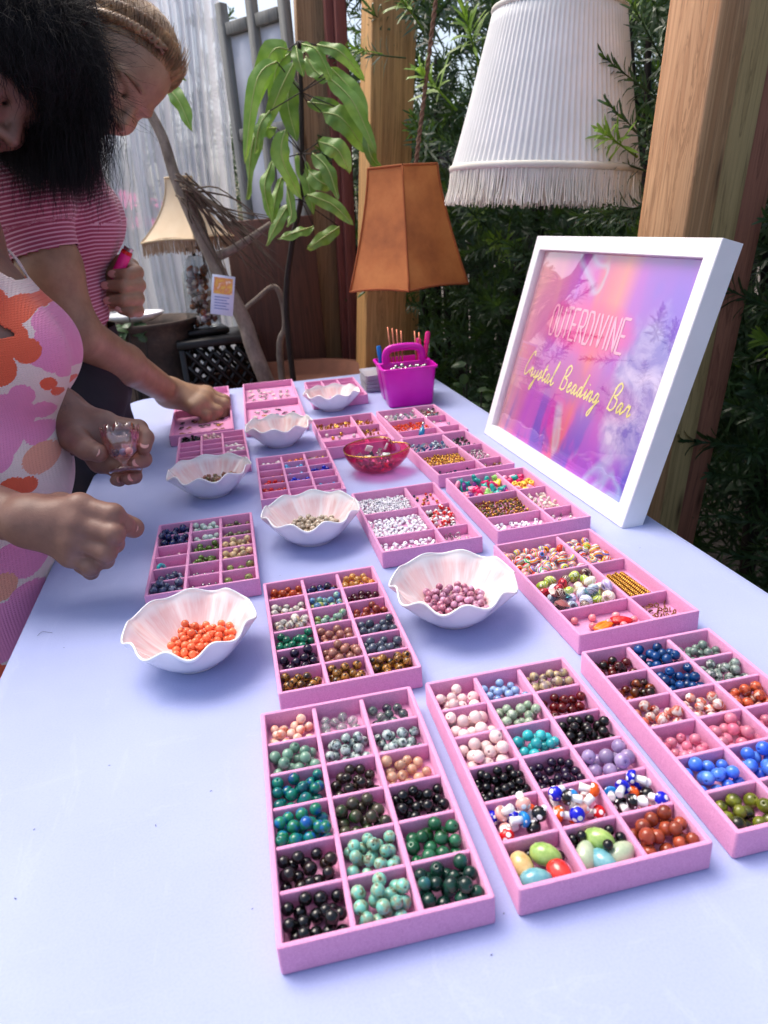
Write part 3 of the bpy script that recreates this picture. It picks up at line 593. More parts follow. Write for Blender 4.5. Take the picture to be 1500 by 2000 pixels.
pile('crystal_beads', 'I', (0, 1), 30, .0042, [bead_geo(.0044, 9, 5), chip_geo(.0044, 7)], [BM['black'], BM['slate']], 44)
pile('metal_charms', 'I', (1, 1), 60, .0028, [bead_geo(.0026, 8, 4, .4), cyl_geo(.0032, .0014, 8, .5)], [BM['silver']], 45)
pile('metal_charms', 'I', (2, 1), 26, .003, [bead_geo(.0032, 8, 4, .4), cyl_geo(.0034, .0016, 8, .5)], [BM['silver'], BM['bronze']], 46)
pile('crystal_beads', 'J', (0, 0), 62, .0044, [chip_geo(.005, 9), chip_geo(.0046, 10)], [BM['pastel'], BM['pastel'], BM['pearl'], BM['aventurine']], 51)
pile('crystal_beads', 'J', (1, 0), 90, .0038, [chip_geo(.0042, 11), chip_geo(.004, 12)], [BM['orangecrystal']], 52, 10)
pile('crystal_beads', 'J', (0, 1), 50, .0042, [chip_geo(.0046, 14), bead_geo(.004, 8, 5)], [BM['multi'], BM['silver'], BM['black']], 53)
pile('crystal_beads', 'J', (1, 1), 14, .003, [chip_geo(.0034, 15)], [BM['pastel'], BM['pearl']], 54)
pile('metal_charms', 'J', (2, 1), 14, .003, [bead_geo(.003, 8, 4, .4)], [BM['silver']], 55)
pile('crystal_beads', 'J', (2, 0), 10, .003, [chip_geo(.0034, 16)], [BM['pinkchip'], BM['peach']], 56)
o = MB().add(*xf(latheg([(.0005, -.016), (.006, -.015), (.0066, -.006), (.0058, .004), (.0026, .008), (.0022, .012)], 12), Matrix())).add(*latheg([(.0028, .012), (.003, .02), (.0003, .021)], 10), 1).build('glass_vial', [bead_mat('vial_glass', [(.3, S(20, 130, 190)), (.7, S(60, 180, 220))], trans=.4), BM['silver']])
T4, cs = cells_of('J'); x0, x1, y0, y1 = cs[(2, 0)]; o.matrix_world = T4 @ Matrix.Translation((x0 + .05, y0 + .03, FL + .018)) @ Euler((R(-38), R(28), 0)).to_matrix().to_4x4(); tag(o, 'small blue glass vial with silver cap standing in the orange crystal tray', 'vial')
coin = cyl_geo(.0042, .0012, 10, .25)
pile('gold_coin_beads', 'K', (0, 0), 60, .0036, [coin], [BM['gold']], 61); pile('gold_coin_beads', 'K', (0, 1), 30, .0034, [coin], [BM['gold']], 62); pile('gold_coin_beads', 'K', (1, 1), 30, .003, [coin], [BM['gold']], 63)
pile('metal_charms', 'K', (1, 0), 9, .0042, [bead_geo(.0044, 9, 5)], [BM['pearl'], BM['gold'], BM['pinkchip']], 64)
o = link('ring_bead', mesh('ring_bead', *latheg([(.0055 + .0028 * math.cos(a), .0028 * math.sin(a)) for a in (2 * math.pi * k / 8 for k in range(8))], 14, closed=True), BM['turq'])); T4, cs = cells_of('F'); x0, x1, y0, y1 = cs[(3, 0)]
o.matrix_world = T4 @ Matrix.Translation((x0 + .009, y0 + .012, FL + .009)) @ Euler((R(70), 0, R(50))).to_matrix().to_4x4(); tag(o, 'single teal ring bead alone in a left cell of the lapis tray', 'bead')
# charms laid out in the open trays, one by one
def charm_geo(i):
    q = random.Random(i); mb = MB(); mb.add(*latheg([(.0042 + .0008 * math.cos(a), .0008 * math.sin(a)) for a in (2 * math.pi * k / 6 for k in range(6))], 12, closed=True))
    mb.add(*xf((chip_geo if i % 2 else lambda r, s_: cyl_geo(r, r * .5, 8, .2))(.0055, i), Matrix.Translation((0, -.009, 0)) @ Matrix.Diagonal((1, 1.2, .5, 1)))); return mb.v, mb.f
for k, mk_, desc, cat, n in (('O', ['silver', 'silver', 'pearl'], 'silver', 'silver charms laid out in rows', 26), ('V', ['silver', 'gold', 'bluecrystal', 'navy', 'pearl'], 'coloured', 'coloured charms laid out in rows', 22), ('N', ['blackchip', 'bronze', 'gold', 'blackchip'], 'dark', 'dark charms laid out in rows', 18)):
    T4, cs = cells_of(k); x0, x1, y0, y1 = cs[(0, 0)]; q = random.Random(k)
    gm = [mesh('charm', *charm_geo(i), BM[m]) for i, m in enumerate(mk_)]; nc = 6
    for i in range(n):
        u, v = (i % nc + .5) / nc, (i // nc + .5) / (n / nc)
        x, y = x0 + .012 + (x1 - x0 - .024) * u + q.uniform(-.004, .004), y0 + .03 + (y1 - y0 - .07) * v + q.uniform(-.008, .008)
        o = link('charm', q.choice(gm)); o.matrix_world = T4 @ Matrix.Translation((x, y, FL + .0034)) @ Matrix.Rotation(q.uniform(-1, 1), 4, 'Z')
        tag(o, f'small {desc} metal charm lying in the open pink tray', 'charm', cat)
STUFF_LABEL = dict(round_beads='small round stone beads filling the cells of the rear bead trays', crystal_chips='rough black and pale pink chips in the rear trays', metal_chips='bronze chips heaped in the front right cell of the striped tray',
  metal_charms='small silver charms and spacers heaped in the right hand trays', seed_beads='tiny gold and multicoloured seed beads heaped in tray cells', tube_seed_beads='short white tube beads in the front cell of the heart bead tray', crystal_beads='faceted crystals heaped in the trays near the caddy', gold_coin_beads='thin gold coin beads heaped in the tray behind the glass heart bowl')
def flush_stuff():
    for k, d in STUFF.items():
        v = np.concatenate(d['v']); me = mesh(k, v.tolist(), d['f'], d['mats'], k not in ('crystal_chips', 'crystal_beads'), d['m']); tag(link(k, me), STUFF_LABEL[k], 'beads', kind='stuff')
flush_stuff()
# ---------------------------------------------------------------- ruffled bowls
def glassy(name, col, refl=.9, rough=.02, tint2=None):
    t = NT(name); tr = t.node('BsdfTransparent'); gl_ = t.node('BsdfGlossy'); gl_.inputs['Roughness'].default_value = rough; lw_ = t.node('LayerWeight'); lw_.inputs['Blend'].default_value = .5
    tr.inputs[0].default_value = col
    if tint2: t.l(t.mix(lw_.outputs['Facing'], col, tint2), tr.inputs[0])
    mx = t.node('MixShader'); t.l(t.math('MULTIPLY', t.math('ADD', .07, t.math('MULTIPLY', t.math('POWER', lw_.outputs['Facing'], 3.5), .8)), refl), mx.inputs[0]); t.l(tr.outputs[0], mx.inputs[1]); t.l(gl_.outputs[0], mx.inputs[2]); t.l(mx.outputs[0], t.out.inputs[0]); return t.m
t = NT('white_glaze'); t.set(col=t.ramp(t.noise(t.coord(), 14, 3), [(.3, S(232, 232, 234)), (.7, S(242, 242, 244))]), rough=.10, coat=.4); t.bump(t.noise(t.coord(), 45, 2), .12, .002); white_glaze = t.m
t = NT('pink_inside_glaze'); sp = t.node('SeparateXYZ'); t.l(t.coord(), sp.inputs[0]); ang = t.math('ARCTAN2', sp.outputs[1], sp.outputs[0]); cb = t.node('CombineXYZ'); t.l(t.math('MULTIPLY', ang, 9), cb.inputs[0]); t.l(t.math('MULTIPLY', sp.outputs[2], 22), cb.inputs[1])
st1 = t.noise(cb.outputs[0], 3.0, 4, .65); cb2 = t.node('CombineXYZ'); t.l(t.math('MULTIPLY', ang, 3), cb2.inputs[0]); t.l(t.math('MULTIPLY', sp.outputs[2], 9), cb2.inputs[1]); st2 = t.noise(cb2.outputs[0], 2, 3)
c = t.ramp(st1, [(.25, S(228, 186, 184)), (.55, S(234, 202, 200)), (.8, S(240, 222, 220))]); c = t.mix(t.ramp(st2, [(.45, (0, 0, 0, 1)), (.7, (1, 1, 1, 1))]), c, S(242, 234, 232))
edge = t.ramp(t.math('MULTIPLY', sp.outputs[2], 20), [(.78, (0, 0, 0, 1)), (.98, (1, 1, 1, 1))]); c = t.mix(edge, c, S(240, 238, 238)); t.set(col=c, rough=.09, coat=.5); t.bump(st2, .12, .003); pink_glaze = t.m
def bowl(label, px, py, Rr=.072, H=.05, n=9, ph=0., seed=0):
    p = at_z(px, py, TZ + .0004); q = random.Random(seed); NTh = 144
    lob = [q.uniform(.7, 1.2) for _ in range(n)]; phs = [q.uniform(-.25, .25) for _ in range(n)]
    def ruf(a):
        k = int(((a + ph) % (2 * math.pi)) / (2 * math.pi) * n) % n; return lob[k] * math.sin(((a + ph) % (2 * math.pi)) / 2 * n) ** 2 
    base = .031 * Rr / .072
    def pin(tt): return base * .80 + (Rr - base * .80) * tt ** .82, .007 + (H - .007) * (tt ** 1.35)
    def pout(tt): return base + (Rr + .002 - base) * tt ** .72, .004 + (H - .004) * (tt ** 1.12)
    def sr(a, tt): w = tt ** 2.6; rr = ruf(a); return 1 + w * (.075 * rr - .03) , w * H * (.09 - .17 * rr)
    mb = MB(); N = 16; v = []; prof = [(.0001, .003, 0), (base * .7, .003, 0), (base * .82, .0003, 0), (base, .0003, 0), (base * 1.0, .004, 0)]
    rings = [(r, z, 0) for r, z, _ in prof] + [(*pout(k / N), k / N) for k in range(1, N + 1)]; no = len(rings)
    ro, zo = pout(1); rings += [(Rr + .0022, H + .0014, 1), (Rr + .0012, H + .0026, 1), (Rr - .0002, H + .0024, 1)] + [(*pin(k / N), k / N) for k in range(N, -1, -1)] + [(.0001, .0066, 0)]
    for r, z, tt in rings:
        for k in range(NTh):
            a = 2 * math.pi * k / NTh; s_, dz = sr(a, tt); v.append((r * s_ * math.cos(a), r * s_ * math.sin(a), z + dz))
    f = []; mi = []
    for i in range(len(rings) - 1):
        for k in range(NTh): f.append((i * NTh + k, i * NTh + (k + 1) % NTh, (i + 1) * NTh + (k + 1) % NTh, (i + 1) * NTh + k)); mi.append(0 if i < no + 3 else 1)
    o = link('ruffled_bowl', mesh('ruffled_bowl', v, f, [white_glaze, pink_glaze], True, mi), None, p); tag(o, label, 'bowl', 'white ruffled ceramic bowls')
    tab = [pin(k / 40) for k in range(41)]
    def zin(r):
        for (r0, z0), (r1, z1) in zip(tab, tab[1:]):
            if r <= r1: return z0 + (z1 - z0) * max(0, (r - r0) / (r1 - r0))
        return 1.0
    def floor(x, y, rad): r = math.hypot(x, y); return max(.0066 + rad, zin(r) + rad * 1.15, zin(r + rad * .7) + rad * .55)
    return p, floor
def fill(p, floor, n, rad, reach, name, label, group, meshes, off=(0, 0), seed=1, jit=.05, stuff=None):
    q = random.Random(seed); P = pack((off[0] - reach, off[0] + reach, off[1] - reach, off[1] + reach), [rad * q.uniform(1 - jit, 1 + jit) for _ in range(n)], floor=floor, seed=seed, tries=30)
    for (x, y, z, s_) in P:
        o = link(name, q.choice(meshes)); o.matrix_world = Matrix.Translation(p + Vector((x, y, z))) @ rotm(q) @ Matrix.Scale(s_ / rad, 4); tag(o, label, 'bead', group)
bw = dict(coral=('white ruffled bowl holding bright coral beads', 386, 1286, .0705, .049, 9, .3, 1), lilac=('white ruffled bowl holding lilac pink beads', 888, 1203, .072, .049, 9, .1, 2), tan=('white ruffled bowl holding small tan stone beads', 613, 1052, .0722, .049, 9, .5, 3),
  chips=('white ruffled bowl with pink and green stone chips, beside the raised glass cup', 417, 963, .0735, .049, 9, .9, 4), b2=('white ruffled bowl with a few dark chips, between the pink trays', 549, 868, .071, .049, 9, .2, 5), b1=('empty looking white ruffled bowl, rearmost on the table', 651, 799, .070, .047, 9, .6, 6))
BW = {k: bowl(*a) for k, a in bw.items()}
fill(*BW['coral'], 88, .0047, .038, 'coral_bead', 'bright coral orange round bead in the ruffled bowl nearest the camera', 'coral beads in the bowl', [mesh('coral_bead', *bead_geo(.0046), BM['coral'])], (.008, .004), 71)
fill(*BW['lilac'], 88, .0047, .038, 'lilac_bead', 'lilac pink round bead in the middle ruffled bowl', 'lilac beads in the bowl', [mesh('lilac_bead', *bead_geo(.0046), BM['lilac'])], (.002, .002), 72)
fill(*BW['tan'], 120, .0042, .038, 'tan_bead', 'small tan stone bead in the third ruffled bowl', 'tan beads in the bowl', [mesh('tan_bead', *bead_geo(.0040, 12, 7), BM['tan'])], (.004, .006), 73, .2)
fill(*BW['chips'], 100, .0044, .038, 'stone_chip', 'pink and green stone chip in the ruffled bowl beside the glass cup', 'stone chips in the bowl', [mesh('stone_chip', *chip_geo(.0046, i), BM['tourmaline'], False) for i in range(4)], (.008, .008), 74, .2)
fill(*BW['b2'], 46, .0044, .028, 'dark_chip', 'dark brown chip in the ruffled bowl between the pink trays', 'dark chips in the bowl', [mesh('dark_chip', *chip_geo(.0046, i + 5), BM['tiger'], False) for i in range(3)], (0, .008), 75, .2)
# ---------------------------------------------------------------- pink glass heart bowl
def heart_xy(a, s=1):                                                          # notch towards +X
    r = .062 * (1 - .30 * math.exp(-(math.atan2(math.sin(a), math.cos(a)) / .34) ** 2) + .10 * math.exp(-((abs(math.atan2(math.sin(a), math.cos(a))) - .75) / .4) ** 2) + .05 * math.exp(-((abs(math.atan2(math.sin(a), math.cos(a))) - math.pi) / .3) ** 2))
    return r * s * math.cos(a), r * s * math.sin(a)
hp = at_z(736, 918, TZ + .0004); NH = 96; loops = []; HH = .046
prof_o = [(.30, 0), (.42, .0006), (.60, .006), (.76, .014), (.88, .024), (.96, .035), (1.0, HH)]
prof_i = [(.97, HH), (.93, .036), (.85, .0255), (.73, .016), (.57, .0085), (.42, .0036), (.05, .003)]
aa = [2 * math.pi * k / NH for k in range(NH)]
blend = lambda s, a: tuple(c * s for c in ((lambda h, c_: (h[0] * min(1, s * s + .1) + c_[0] * (1 - min(1, s * s + .1)), h[1] * min(1, s * s + .1) + c_[1] * (1 - min(1, s * s + .1))))(heart_xy(a), (.062 * math.cos(a), .062 * math.sin(a)))))
lp = [[(*blend(s, a), z) for a in aa] for s, z in prof_o + prof_i]
pink_glass = glassy('pink_glass', S(250, 168, 205), 1.0, .03, S(236, 96, 156))
hb = thing('glass_heart_bowl', 'heart shaped hot pink glass bowl with thin gold rim, full of crystals', 'bowl', hp, R(38))
v, f = loftg(lp, True, True); link('glass_body', mesh('glass_body', v, f, pink_glass), hb)
rim = [Vector((*blend(.985, a), HH + .0004)) for a in aa]; v, f = tubeg(rim + rim[:2], .0011, 6, False); link('gold_rim', mesh('gold_rim', v, f, BM['gold']), hb)
def hfloor(x, y, rad): r = math.hypot(x, y) / .06; return .0042 + rad + .034 * max(0, r) ** 2.6
q = random.Random(8); hm = [BM[k] for k in ('clear', 'peach', 'orangecrystal', 'pinkchip', 'mauve', 'pastel', 'clear', 'slate')]
for i, (x, y, z, s_) in enumerate(pack((-.04, .036, -.036, .036), [.0062 * q.uniform(.7, 1.25) for _ in range(44)], floor=hfloor, seed=8)):
    o = link('crystal_chunk', mesh('crystal_chunk', *chip_geo(s_ * 1.15, i), q.choice(hm), False)); o.matrix_world = Matrix.Translation(hp + Vector((x, y, z))) @ rotm(q); tag(o, 'clear or orange crystal chunk heaped in the pink glass heart bowl', 'crystal', 'crystal chunks in the heart bowl')
for i, (x, y) in enumerate(((-.012, .006), (.022, .012))):
    o = link('shell_chip', mesh('shell_chip', *bevbox(.013, .003, .013, .0006, 1), BM['pearl'])); o.matrix_world = Matrix.Translation(hp + Vector((x, y, .043))) @ Euler((R(25), R(20), .4 + i)).to_matrix().to_4x4(); tag(o, 'flat cream square shell piece sticking up in the glass heart bowl, ' + ('left one' if i == 0 else 'right one'), 'shell piece')

# ---------------------------------------------------------------- framed sign
fA = at_z(945, 846, TZ + .0008); fB = at_z(1214, 1032, TZ + .0008); fe = (fB - fA).normalized(); fn = Vector((fe.y, -fe.x, 0)); fn = -fn if fn.x < 0 else fn
ft = R(17); fU = Vector((0, 0, 1)) * math.cos(ft) + fn * math.sin(ft); fN = fe.cross(fU); FW, FH, FD, FBW = (fB - fA).length, .415, .034, .0265
fM = Matrix(((fe.x, fU.x, fN.x, fA.x), (fe.y, fU.y, fN.y, fA.y), (fe.z, fU.z, fN.z, fA.z), (0, 0, 0, 1)))
# local: X along the bottom edge, Y up the face, Z out of the face
fr = thing('framed_sign', 'white framed neon style sign leaning back at the right table edge', 'sign'); fr.matrix_world = fM
frame_white = simple('frame_white', S(236, 234, 236), .35, .02, bump=.04, bscale=500)
def board(p):                                                                  # mitred board, p = outer a, outer b, inner b, inner a
    mb = MB(); prof = [(0, -FD + .001), (.001, -FD), (1, -FD)]; a, b, c, d = [Vector((*x, 0)) for x in p]
    rows = [(0, -FD), (0, -.0012), (.04, 0), (.96, 0), (1, -.0012), (1, -.016)]; v = []
    for w, z in rows:
        for s0, s1 in ((a, d), (b, c)): x = s0.lerp(s1, w); v.append((x.x, x.y, z))
    n = len(rows); f = [(2 * i, 2 * i + 1, 2 * ((i + 1) % n) + 1, 2 * ((i + 1) % n)) for i in range(n)] + [tuple(2 * i for i in range(n))[::-1], tuple(2 * i + 1 for i in range(n))]
    me = mesh('frame_board', v, f, frame_white, False); return link('frame_board', me, fr)
w_, h_, b_, e_ = FW, FH, FBW, .00012
board([(e_, 0), (w_ - e_, 0), (w_ - b_ - e_, b_), (b_ + e_, b_)]); board([(w_, e_), (w_, h_ - e_), (w_ - b_, h_ - b_ - e_), (w_ - b_, b_ + e_)])
board([(w_ - e_, h_), (e_, h_), (b_ + e_, h_ - b_), (w_ - b_ - e_, h_ - b_)]); board([(0, h_ - e_), (0, e_), (b_, b_ + e_), (b_, h_ - b_ - e_)])
def artw():
    t = NT('holographic_print'); co = t.coord(); mp = t.node('Mapping'); mp.inputs['Scale'].default_value = (6.5, 2.6, 1); mp.inputs['Rotation'].default_value = (0, 0, R(-14)); t.l(co, mp.inputs[0])
    sx = t.node('SeparateXYZ'); t.l(co, sx.inputs[0]); X, Y = sx.outputs[0], sx.outputs[1]
    n1 = t.noise(mp.outputs[0], .62, 3, .45, dist=1.6); n2 = t.noise(mp.outputs[0], 1.1, 3, .5, dist=2)
    fac = t.math('ADD', t.math('DIVIDE', t.math('ADD', X, t.math('MULTIPLY', Y, -.08)), .556), t.math('MULTIPLY', t.math('SUBTRACT', n1, .5), .75))
    c = t.ramp(fac, [(.02, S(226, 150, 170)), (.15, S(214, 120, 180)), (.28, S(196, 92, 204)), (.40, S(214, 62, 176)), (.50, S(226, 104, 132)), (.60, S(206, 74, 190)), (.76, S(186, 84, 200)), (.95, S(138, 96, 210))])
    low = t.math('MULTIPLY', t.ramp(Y, [(.04, (1, 1, 1, 1)), (.25, (0, 0, 0, 1))]), t.ramp(n2, [(.5, (0, 0, 0, 1)), (.62, (1, 1, 1, 1))])); c = t.mix(t.math('MULTIPLY', low, .8), c, S(96, 92, 200))
    c = t.mix(t.math('MULTIPLY', t.ramp(t.noise(co, 3.6, 2, .5, dist=2.2), [(.58, (0, 0, 0, 1)), (.64, (1, 1, 1, 1)), (.7, (0, 0, 0, 1))]), .45), c, S(180, 230, 235))
    # pale left margin
    c = t.mix(t.math('MULTIPLY', t.ramp(X, [(.03, (1, 1, 1, 1)), (.105, (0, 0, 0, 1))]), .45), c, S(246, 190, 190))
    # orange column near the top right, as printed
    dx = t.math('ABSOLUTE', t.math('SUBTRACT', X, t.math('ADD', .315, t.math('MULTIPLY', Y, .06)))); c = t.mix(t.math('MULTIPLY', t.ramp(dx, [(.0, (1, 1, 1, 1)), (.045, (0, 0, 0, 1))]), t.ramp(Y, [(.18, (0, 0, 0, 1)), (.3, (1, 1, 1, 1))])), c, S(238, 140, 130))
    # crystal cluster
    d = t.node('VectorMath', operation='DISTANCE'); m2 = t.node('Mapping'); m2.inputs['Location'].default_value = (-.462 * 1.0, -.19 * .62, 0); m2.inputs['Scale'].default_value = (1, .62, 0); t.l(co, m2.inputs[0]); t.l(m2.outputs[0], d.inputs[0]); d.inputs[1].default_value = (0, 0, 0)
    vo = t.node('TexVoronoi'); vo.inputs['Scale'].default_value = 26; m3 = t.node('Mapping'); m3.inputs['Scale'].default_value = (1, .55, 1); m3.inputs['Rotation'].default_value = (0, 0, R(30)); t.l(co, m3.inputs[0]); t.l(m3.outputs[0], vo.inputs['Vector'])
    msk = t.ramp(t.math('ADD', d.outputs['Value'], t.math('MULTIPLY', t.noise(co, 22, 4, .6), .06)), [(.085, (1, 1, 1, 1)), (.115, (0, 0, 0, 1))])
    cc = t.mix(t.ramp(t.noise(co, 14, 4, .6, dist=1.5), [(.35, (0, 0, 0, 1)), (.65, (1, 1, 1, 1))]), S(116, 108, 190), S(226, 216, 236)); cc = t.mix(t.math('MULTIPLY', vo.outputs['Color'], .35), cc, S(168, 160, 214))
    c = t.mix(t.math('MULTIPLY', msk, .85), c, cc)
    # soft printed neon halo behind each line of lettering
    for (x0, x1, y0, y1, col, a) in ((.11, .42, .215, .315, S(238, 40, 140), .7), (.06, .49, .12, .21, S(196, 70, 170), .45)):
        cx, cy = (x0 + x1) / 2, (y0 + y1) / 2; ddx = t.math('DIVIDE', t.math('SUBTRACT', X, cx), (x1 - x0) / 2); ddy = t.math('DIVIDE', t.math('SUBTRACT', Y, cy), (y1 - y0) / 2)
        dd = t.math('ADD', t.math('POWER', t.math('ABSOLUTE', ddx), 4), t.math('POWER', t.math('ABSOLUTE', ddy), 2)); c = t.mix(t.math('MULTIPLY', t.ramp(dd, [(.2, (1, 1, 1, 1)), (1.5, (0, 0, 0, 1))]), a), c, col)
    t.set(col=c, rough=.4); return t.m
pz = -.0135
link('print', mesh('print', [(b_ * .9, b_ * .9, pz), (w_ - b_ * .9, b_ * .9, pz), (w_ - b_ * .9, h_ - b_ * .9, pz), (b_ * .9, h_ - b_ * .9, pz)], [(0, 1, 2, 3)], artw()), fr)
link('back_panel', mesh('back_panel', *boxg(.004, .004, -FD + .002, w_ - .004, h_ - .004, -.0215), simple('brown_backing', S(120, 90, 64), .8)), fr)
pane = glassy('picture_glass', (1, 1, 1, 1), 1.5, .012); link('glass_pane', mesh('glass_pane', [(b_ * .95, b_ * .95, pz + .0045), (w_ - b_ * .95, b_ * .95, pz + .0045), (w_ - b_ * .95, h_ - b_ * .95, pz + .0045), (b_ * .95, h_ - b_ * .95, pz + .0045)], [(0, 1, 2, 3)], pane), fr)
def ribbon(mb, pts, wd, z, n=26, mi=0):
    P = spl([(x, y, 0) for x, y in pts], n) if len(pts) > 2 else [Vector((*p, 0)) for p in pts]; N = len(P); v = []
    for i in range(N):
        T = (P[min(i + 1, N - 1)] - P[max(i - 1, 0)]).normalized(); q = Vector((-T.y, T.x, 0)) * wd / 2; v += [(*(P[i] + q).xy, z), (*(P[i] - q).xy, z)]
    mb.add(v, [(2 * i, 2 * i + 1, 2 * i + 3, 2 * i + 2) for i in range(N - 1)], mi)
# OUTERDIVINE : tall outlined capitals
CAPL = dict(O=[[(.2, 0), (0, .25), (0, .75), (.2, 1), (.8, 1), (1, .75), (1, .25), (.8, 0), (.2, 0)]], U=[[(0, 1), (0, .25), (.2, 0), (.8, 0), (1, .25), (1, 1)]], T=[[(0, 1), (1, 1)], [(.5, 1), (.5, 0)]], E=[[(1, 1), (0, 1), (0, 0), (1, 0)], [(0, .5), (.8, .5)]],
  R=[[(0, 0), (0, 1), (.8, 1), (1, .85), (1, .6), (.8, .48), (0, .48)], [(.45, .48), (1, 0)]], D=[[(0, 0), (0, 1), (.7, 1), (1, .75), (1, .25), (.7, 0), (0, 0)]], I=[[(.5, 0), (.5, 1)]], V=[[(0, 1), (.5, 0), (1, 1)]], N=[[(0, 0), (0, 1), (1, 0), (1, 1)]])
neon_pink = simple('print_neon_pink', S(255, 180, 210), .4, .02); neon_gold = simple('print_neon_gold', S(255, 240, 150), .4, .02)
mb = MB(); x = TX0 = .135; TX1 = .392; word = 'OUTERDIVINE'; ws = [.35 if ch == 'I' else 1 for ch in word]; unit = (TX1 - TX0) / (sum(ws) + .42 * (len(word) - 1))
for ch, wch in zip(word, ws):
    for pl in CAPL[ch]:
        for dd in (-.0021, .0021):
            pts = [(x + u * unit * wch + dd * .45, .238 + v * .055 + dd * .3) for u, v in pl]
            for a, b in zip(pts, pts[1:]): ribbon(mb, [a, b], .0032, pz + .0006 + dd * .05)
    x += unit * (wch + .42)
mb.build('lettering', neon_pink, fr, False)
CUR = dict(C=([[(1.25, 2.3), (1.1, 2.75), (.75, 2.6), (.3, 1.7), (.08, .7), (.3, .05), (.75, .2), (1.15, .7)]], 1.15), r=([[(-.1, .3), (.2, 1.05), (.3, .85), (.55, 1.0), (.5, .4), (.65, .05), (.95, .4)]], .95), y=([[(0, .9), (.02, .3), (.25, .05), (.55, .5), (.72, 1.0), (.5, -.2), (.15, -1.3), (-.1, -1.2), (.2, -.5), (.95, .4)]], .9), s=([[(-.05, .3), (.35, 1.1), (.5, .5), (.35, .02), (.1, .1), (.75, .35)]], .72),
  t=([[(-.05, .3), (.35, 1.9), (.2, .6), (.3, .05), (.7, .4)], [(0, 1.25), (.65, 1.4)]], .68), a=([[(.65, .85), (.3, 1.0), (.03, .45), (.15, .03), (.45, .3), (.68, .95), (.6, .3), (.75, .03), (1.05, .4)]], 1.0), l=([[(-.05, .3), (.55, 2.2), (.45, 2.5), (.2, 1.2), (.2, .15), (.45, .03), (.75, .4)]], .72), B=([[(.25, 2.4), (.1, 1.2), (0, 0)], [(.05, 1.9), (.5, 2.6), (1.0, 2.3), (.75, 1.55), (.3, 1.3), (.95, 1.1), (.95, .35), (.5, 0), (.1, .15)]], 1.2),
  e=([[(-.05, .35), (.5, .75), (.4, 1.05), (.1, .7), (.12, .15), (.4, .03), (.8, .4)]], .78), d=([[(.65, .85), (.3, 1.0), (.03, .45), (.15, .03), (.45, .3), (.95, 2.4), (.65, .5), (.75, .03), (1.1, .4)]], 1.05), i=([[(-.05, .35), (.25, 1.0), (.15, .3), (.25, .03), (.6, .4)], [(.38, 1.45), (.42, 1.55)]], .56), n=([[(-.05, .35), (.15, 1.0), (.1, .0)], [(.12, .5), (.45, 1.0), (.6, .8), (.55, .2), (.7, .03), (1.0, .4)]], .95), g=([[(.62, .85), (.3, 1.0), (.03, .45), (.15, .05), (.45, .3), (.68, .95), (.45, -.4), (.1, -1.3), (-.15, -1.1), (.2, -.5), (1.0, .45)]], .95))
mb = MB(); U_ = .0178
for word, x0, y0, sc in (('Crystal', .080, .150, 1.0), ('Beading', .236, .150, 1.0), ('Bar', .402, .150, 1.0)):
    x = x0
    for ch in word:
        g_, adv = CUR[ch]
        for pl in g_: ribbon(mb, [(x + (u * 1.0 + v * .17) * U_ * sc, y0 + v * U_ * sc) for u, v in pl], .0034, pz + .0004 + rng.random() * .0002, 22)
        x += adv * U_ * sc * 1.2
mb.build('lettering', neon_gold, fr, False)

# ---------------------------------------------------------------- magenta caddy, pens, straws, plates
mag = NT('magenta_plastic'); mag.set(col=mag.ramp(mag.noise(mag.coord(), 20, 2), [(.3, S(226, 20, 190)), (.7, S(236, 40, 205))]), rough=.28, trans=.18, ior=1.4, sss=.25); mag.b.inputs['Subsurface Radius'].default_value = (.03, .004, .02); mag = mag.m
cx = thing('caddy', 'bright magenta plastic caddy with arched handle, holding pens and straws', 'caddy', (.082, 1.862, TZ + .0004), R(7)); cx.scale = (1.06, 1.06, 1.06)
def bucket(name, yc):
    H_ = .095; w0, l0, w1, l1 = .108, .064, .128, .078; lp = []
    for w, l, z in ((w0 - .004, l0 - .004, 0), (w0, l0, .002), (w0 + (w1 - w0) * .93, l0 + (l1 - l0) * .93, H_ * .93), (w1 + .008, l1 + .002, H_ * .935), (w1 + .009, l1 + .003, H_ - .001), (w1 + .007, l1 + .001, H_), (w1 - .002, l1 - .004, H_), (w0 - .003, l0 - .005, .004)):
        lp.append([(x, y + yc, z) for x, y in rrect(w, l, .011, 5)])
    v, f = loftg(lp); me = mesh(name, v, f, mag); me.set_sharp_from_angle(angle=R(50)); return link(name, me, cx)
bucket('bucket', -.0425); bucket('bucket', .0425)
arch = [(-.046, 0, .092), (-.045, 0, .115), (-.034, 0, .1285), (0, 0, .132), (.034, 0, .1285), (.045, 0, .115), (.046, 0, .092)]
MB().add(*tubeg(spl(arch, 30), .0062, 10, True, 1.5)).build('handle', mag, cx)
link('deck', mesh('deck', *bevbox(.122, .012, .02, .003, 2, (0, 0, .0855)), mag), cx)
cM = Matrix.Translation(cx.location) @ Matrix.Rotation(cx.rotation_euler.z, 4, 'Z') @ Matrix.Scale(1.06, 4); q = random.Random(3)
def stick(name, label, cat, x, y, dx, dy, ln, r, m, m2=None, group=None, z0=.012):
    d = Vector((dx, dy, 1)).normalized(); p = Vector((x, y, z0)); mb = MB(); mb.add(*tubeg([p, p + d * ln * .8], r, 10)); mb.add(*tubeg([p + d * (ln * .8 + .0003), p + d * ln * .97, p + d * ln], [r * 1.12, r * 1.12, r * .8], 10), 1)
    o = mb.build(name, [m, m2 or m], None, True, None, None, 40); o.matrix_world = cM; return tag(o, label, cat, group)
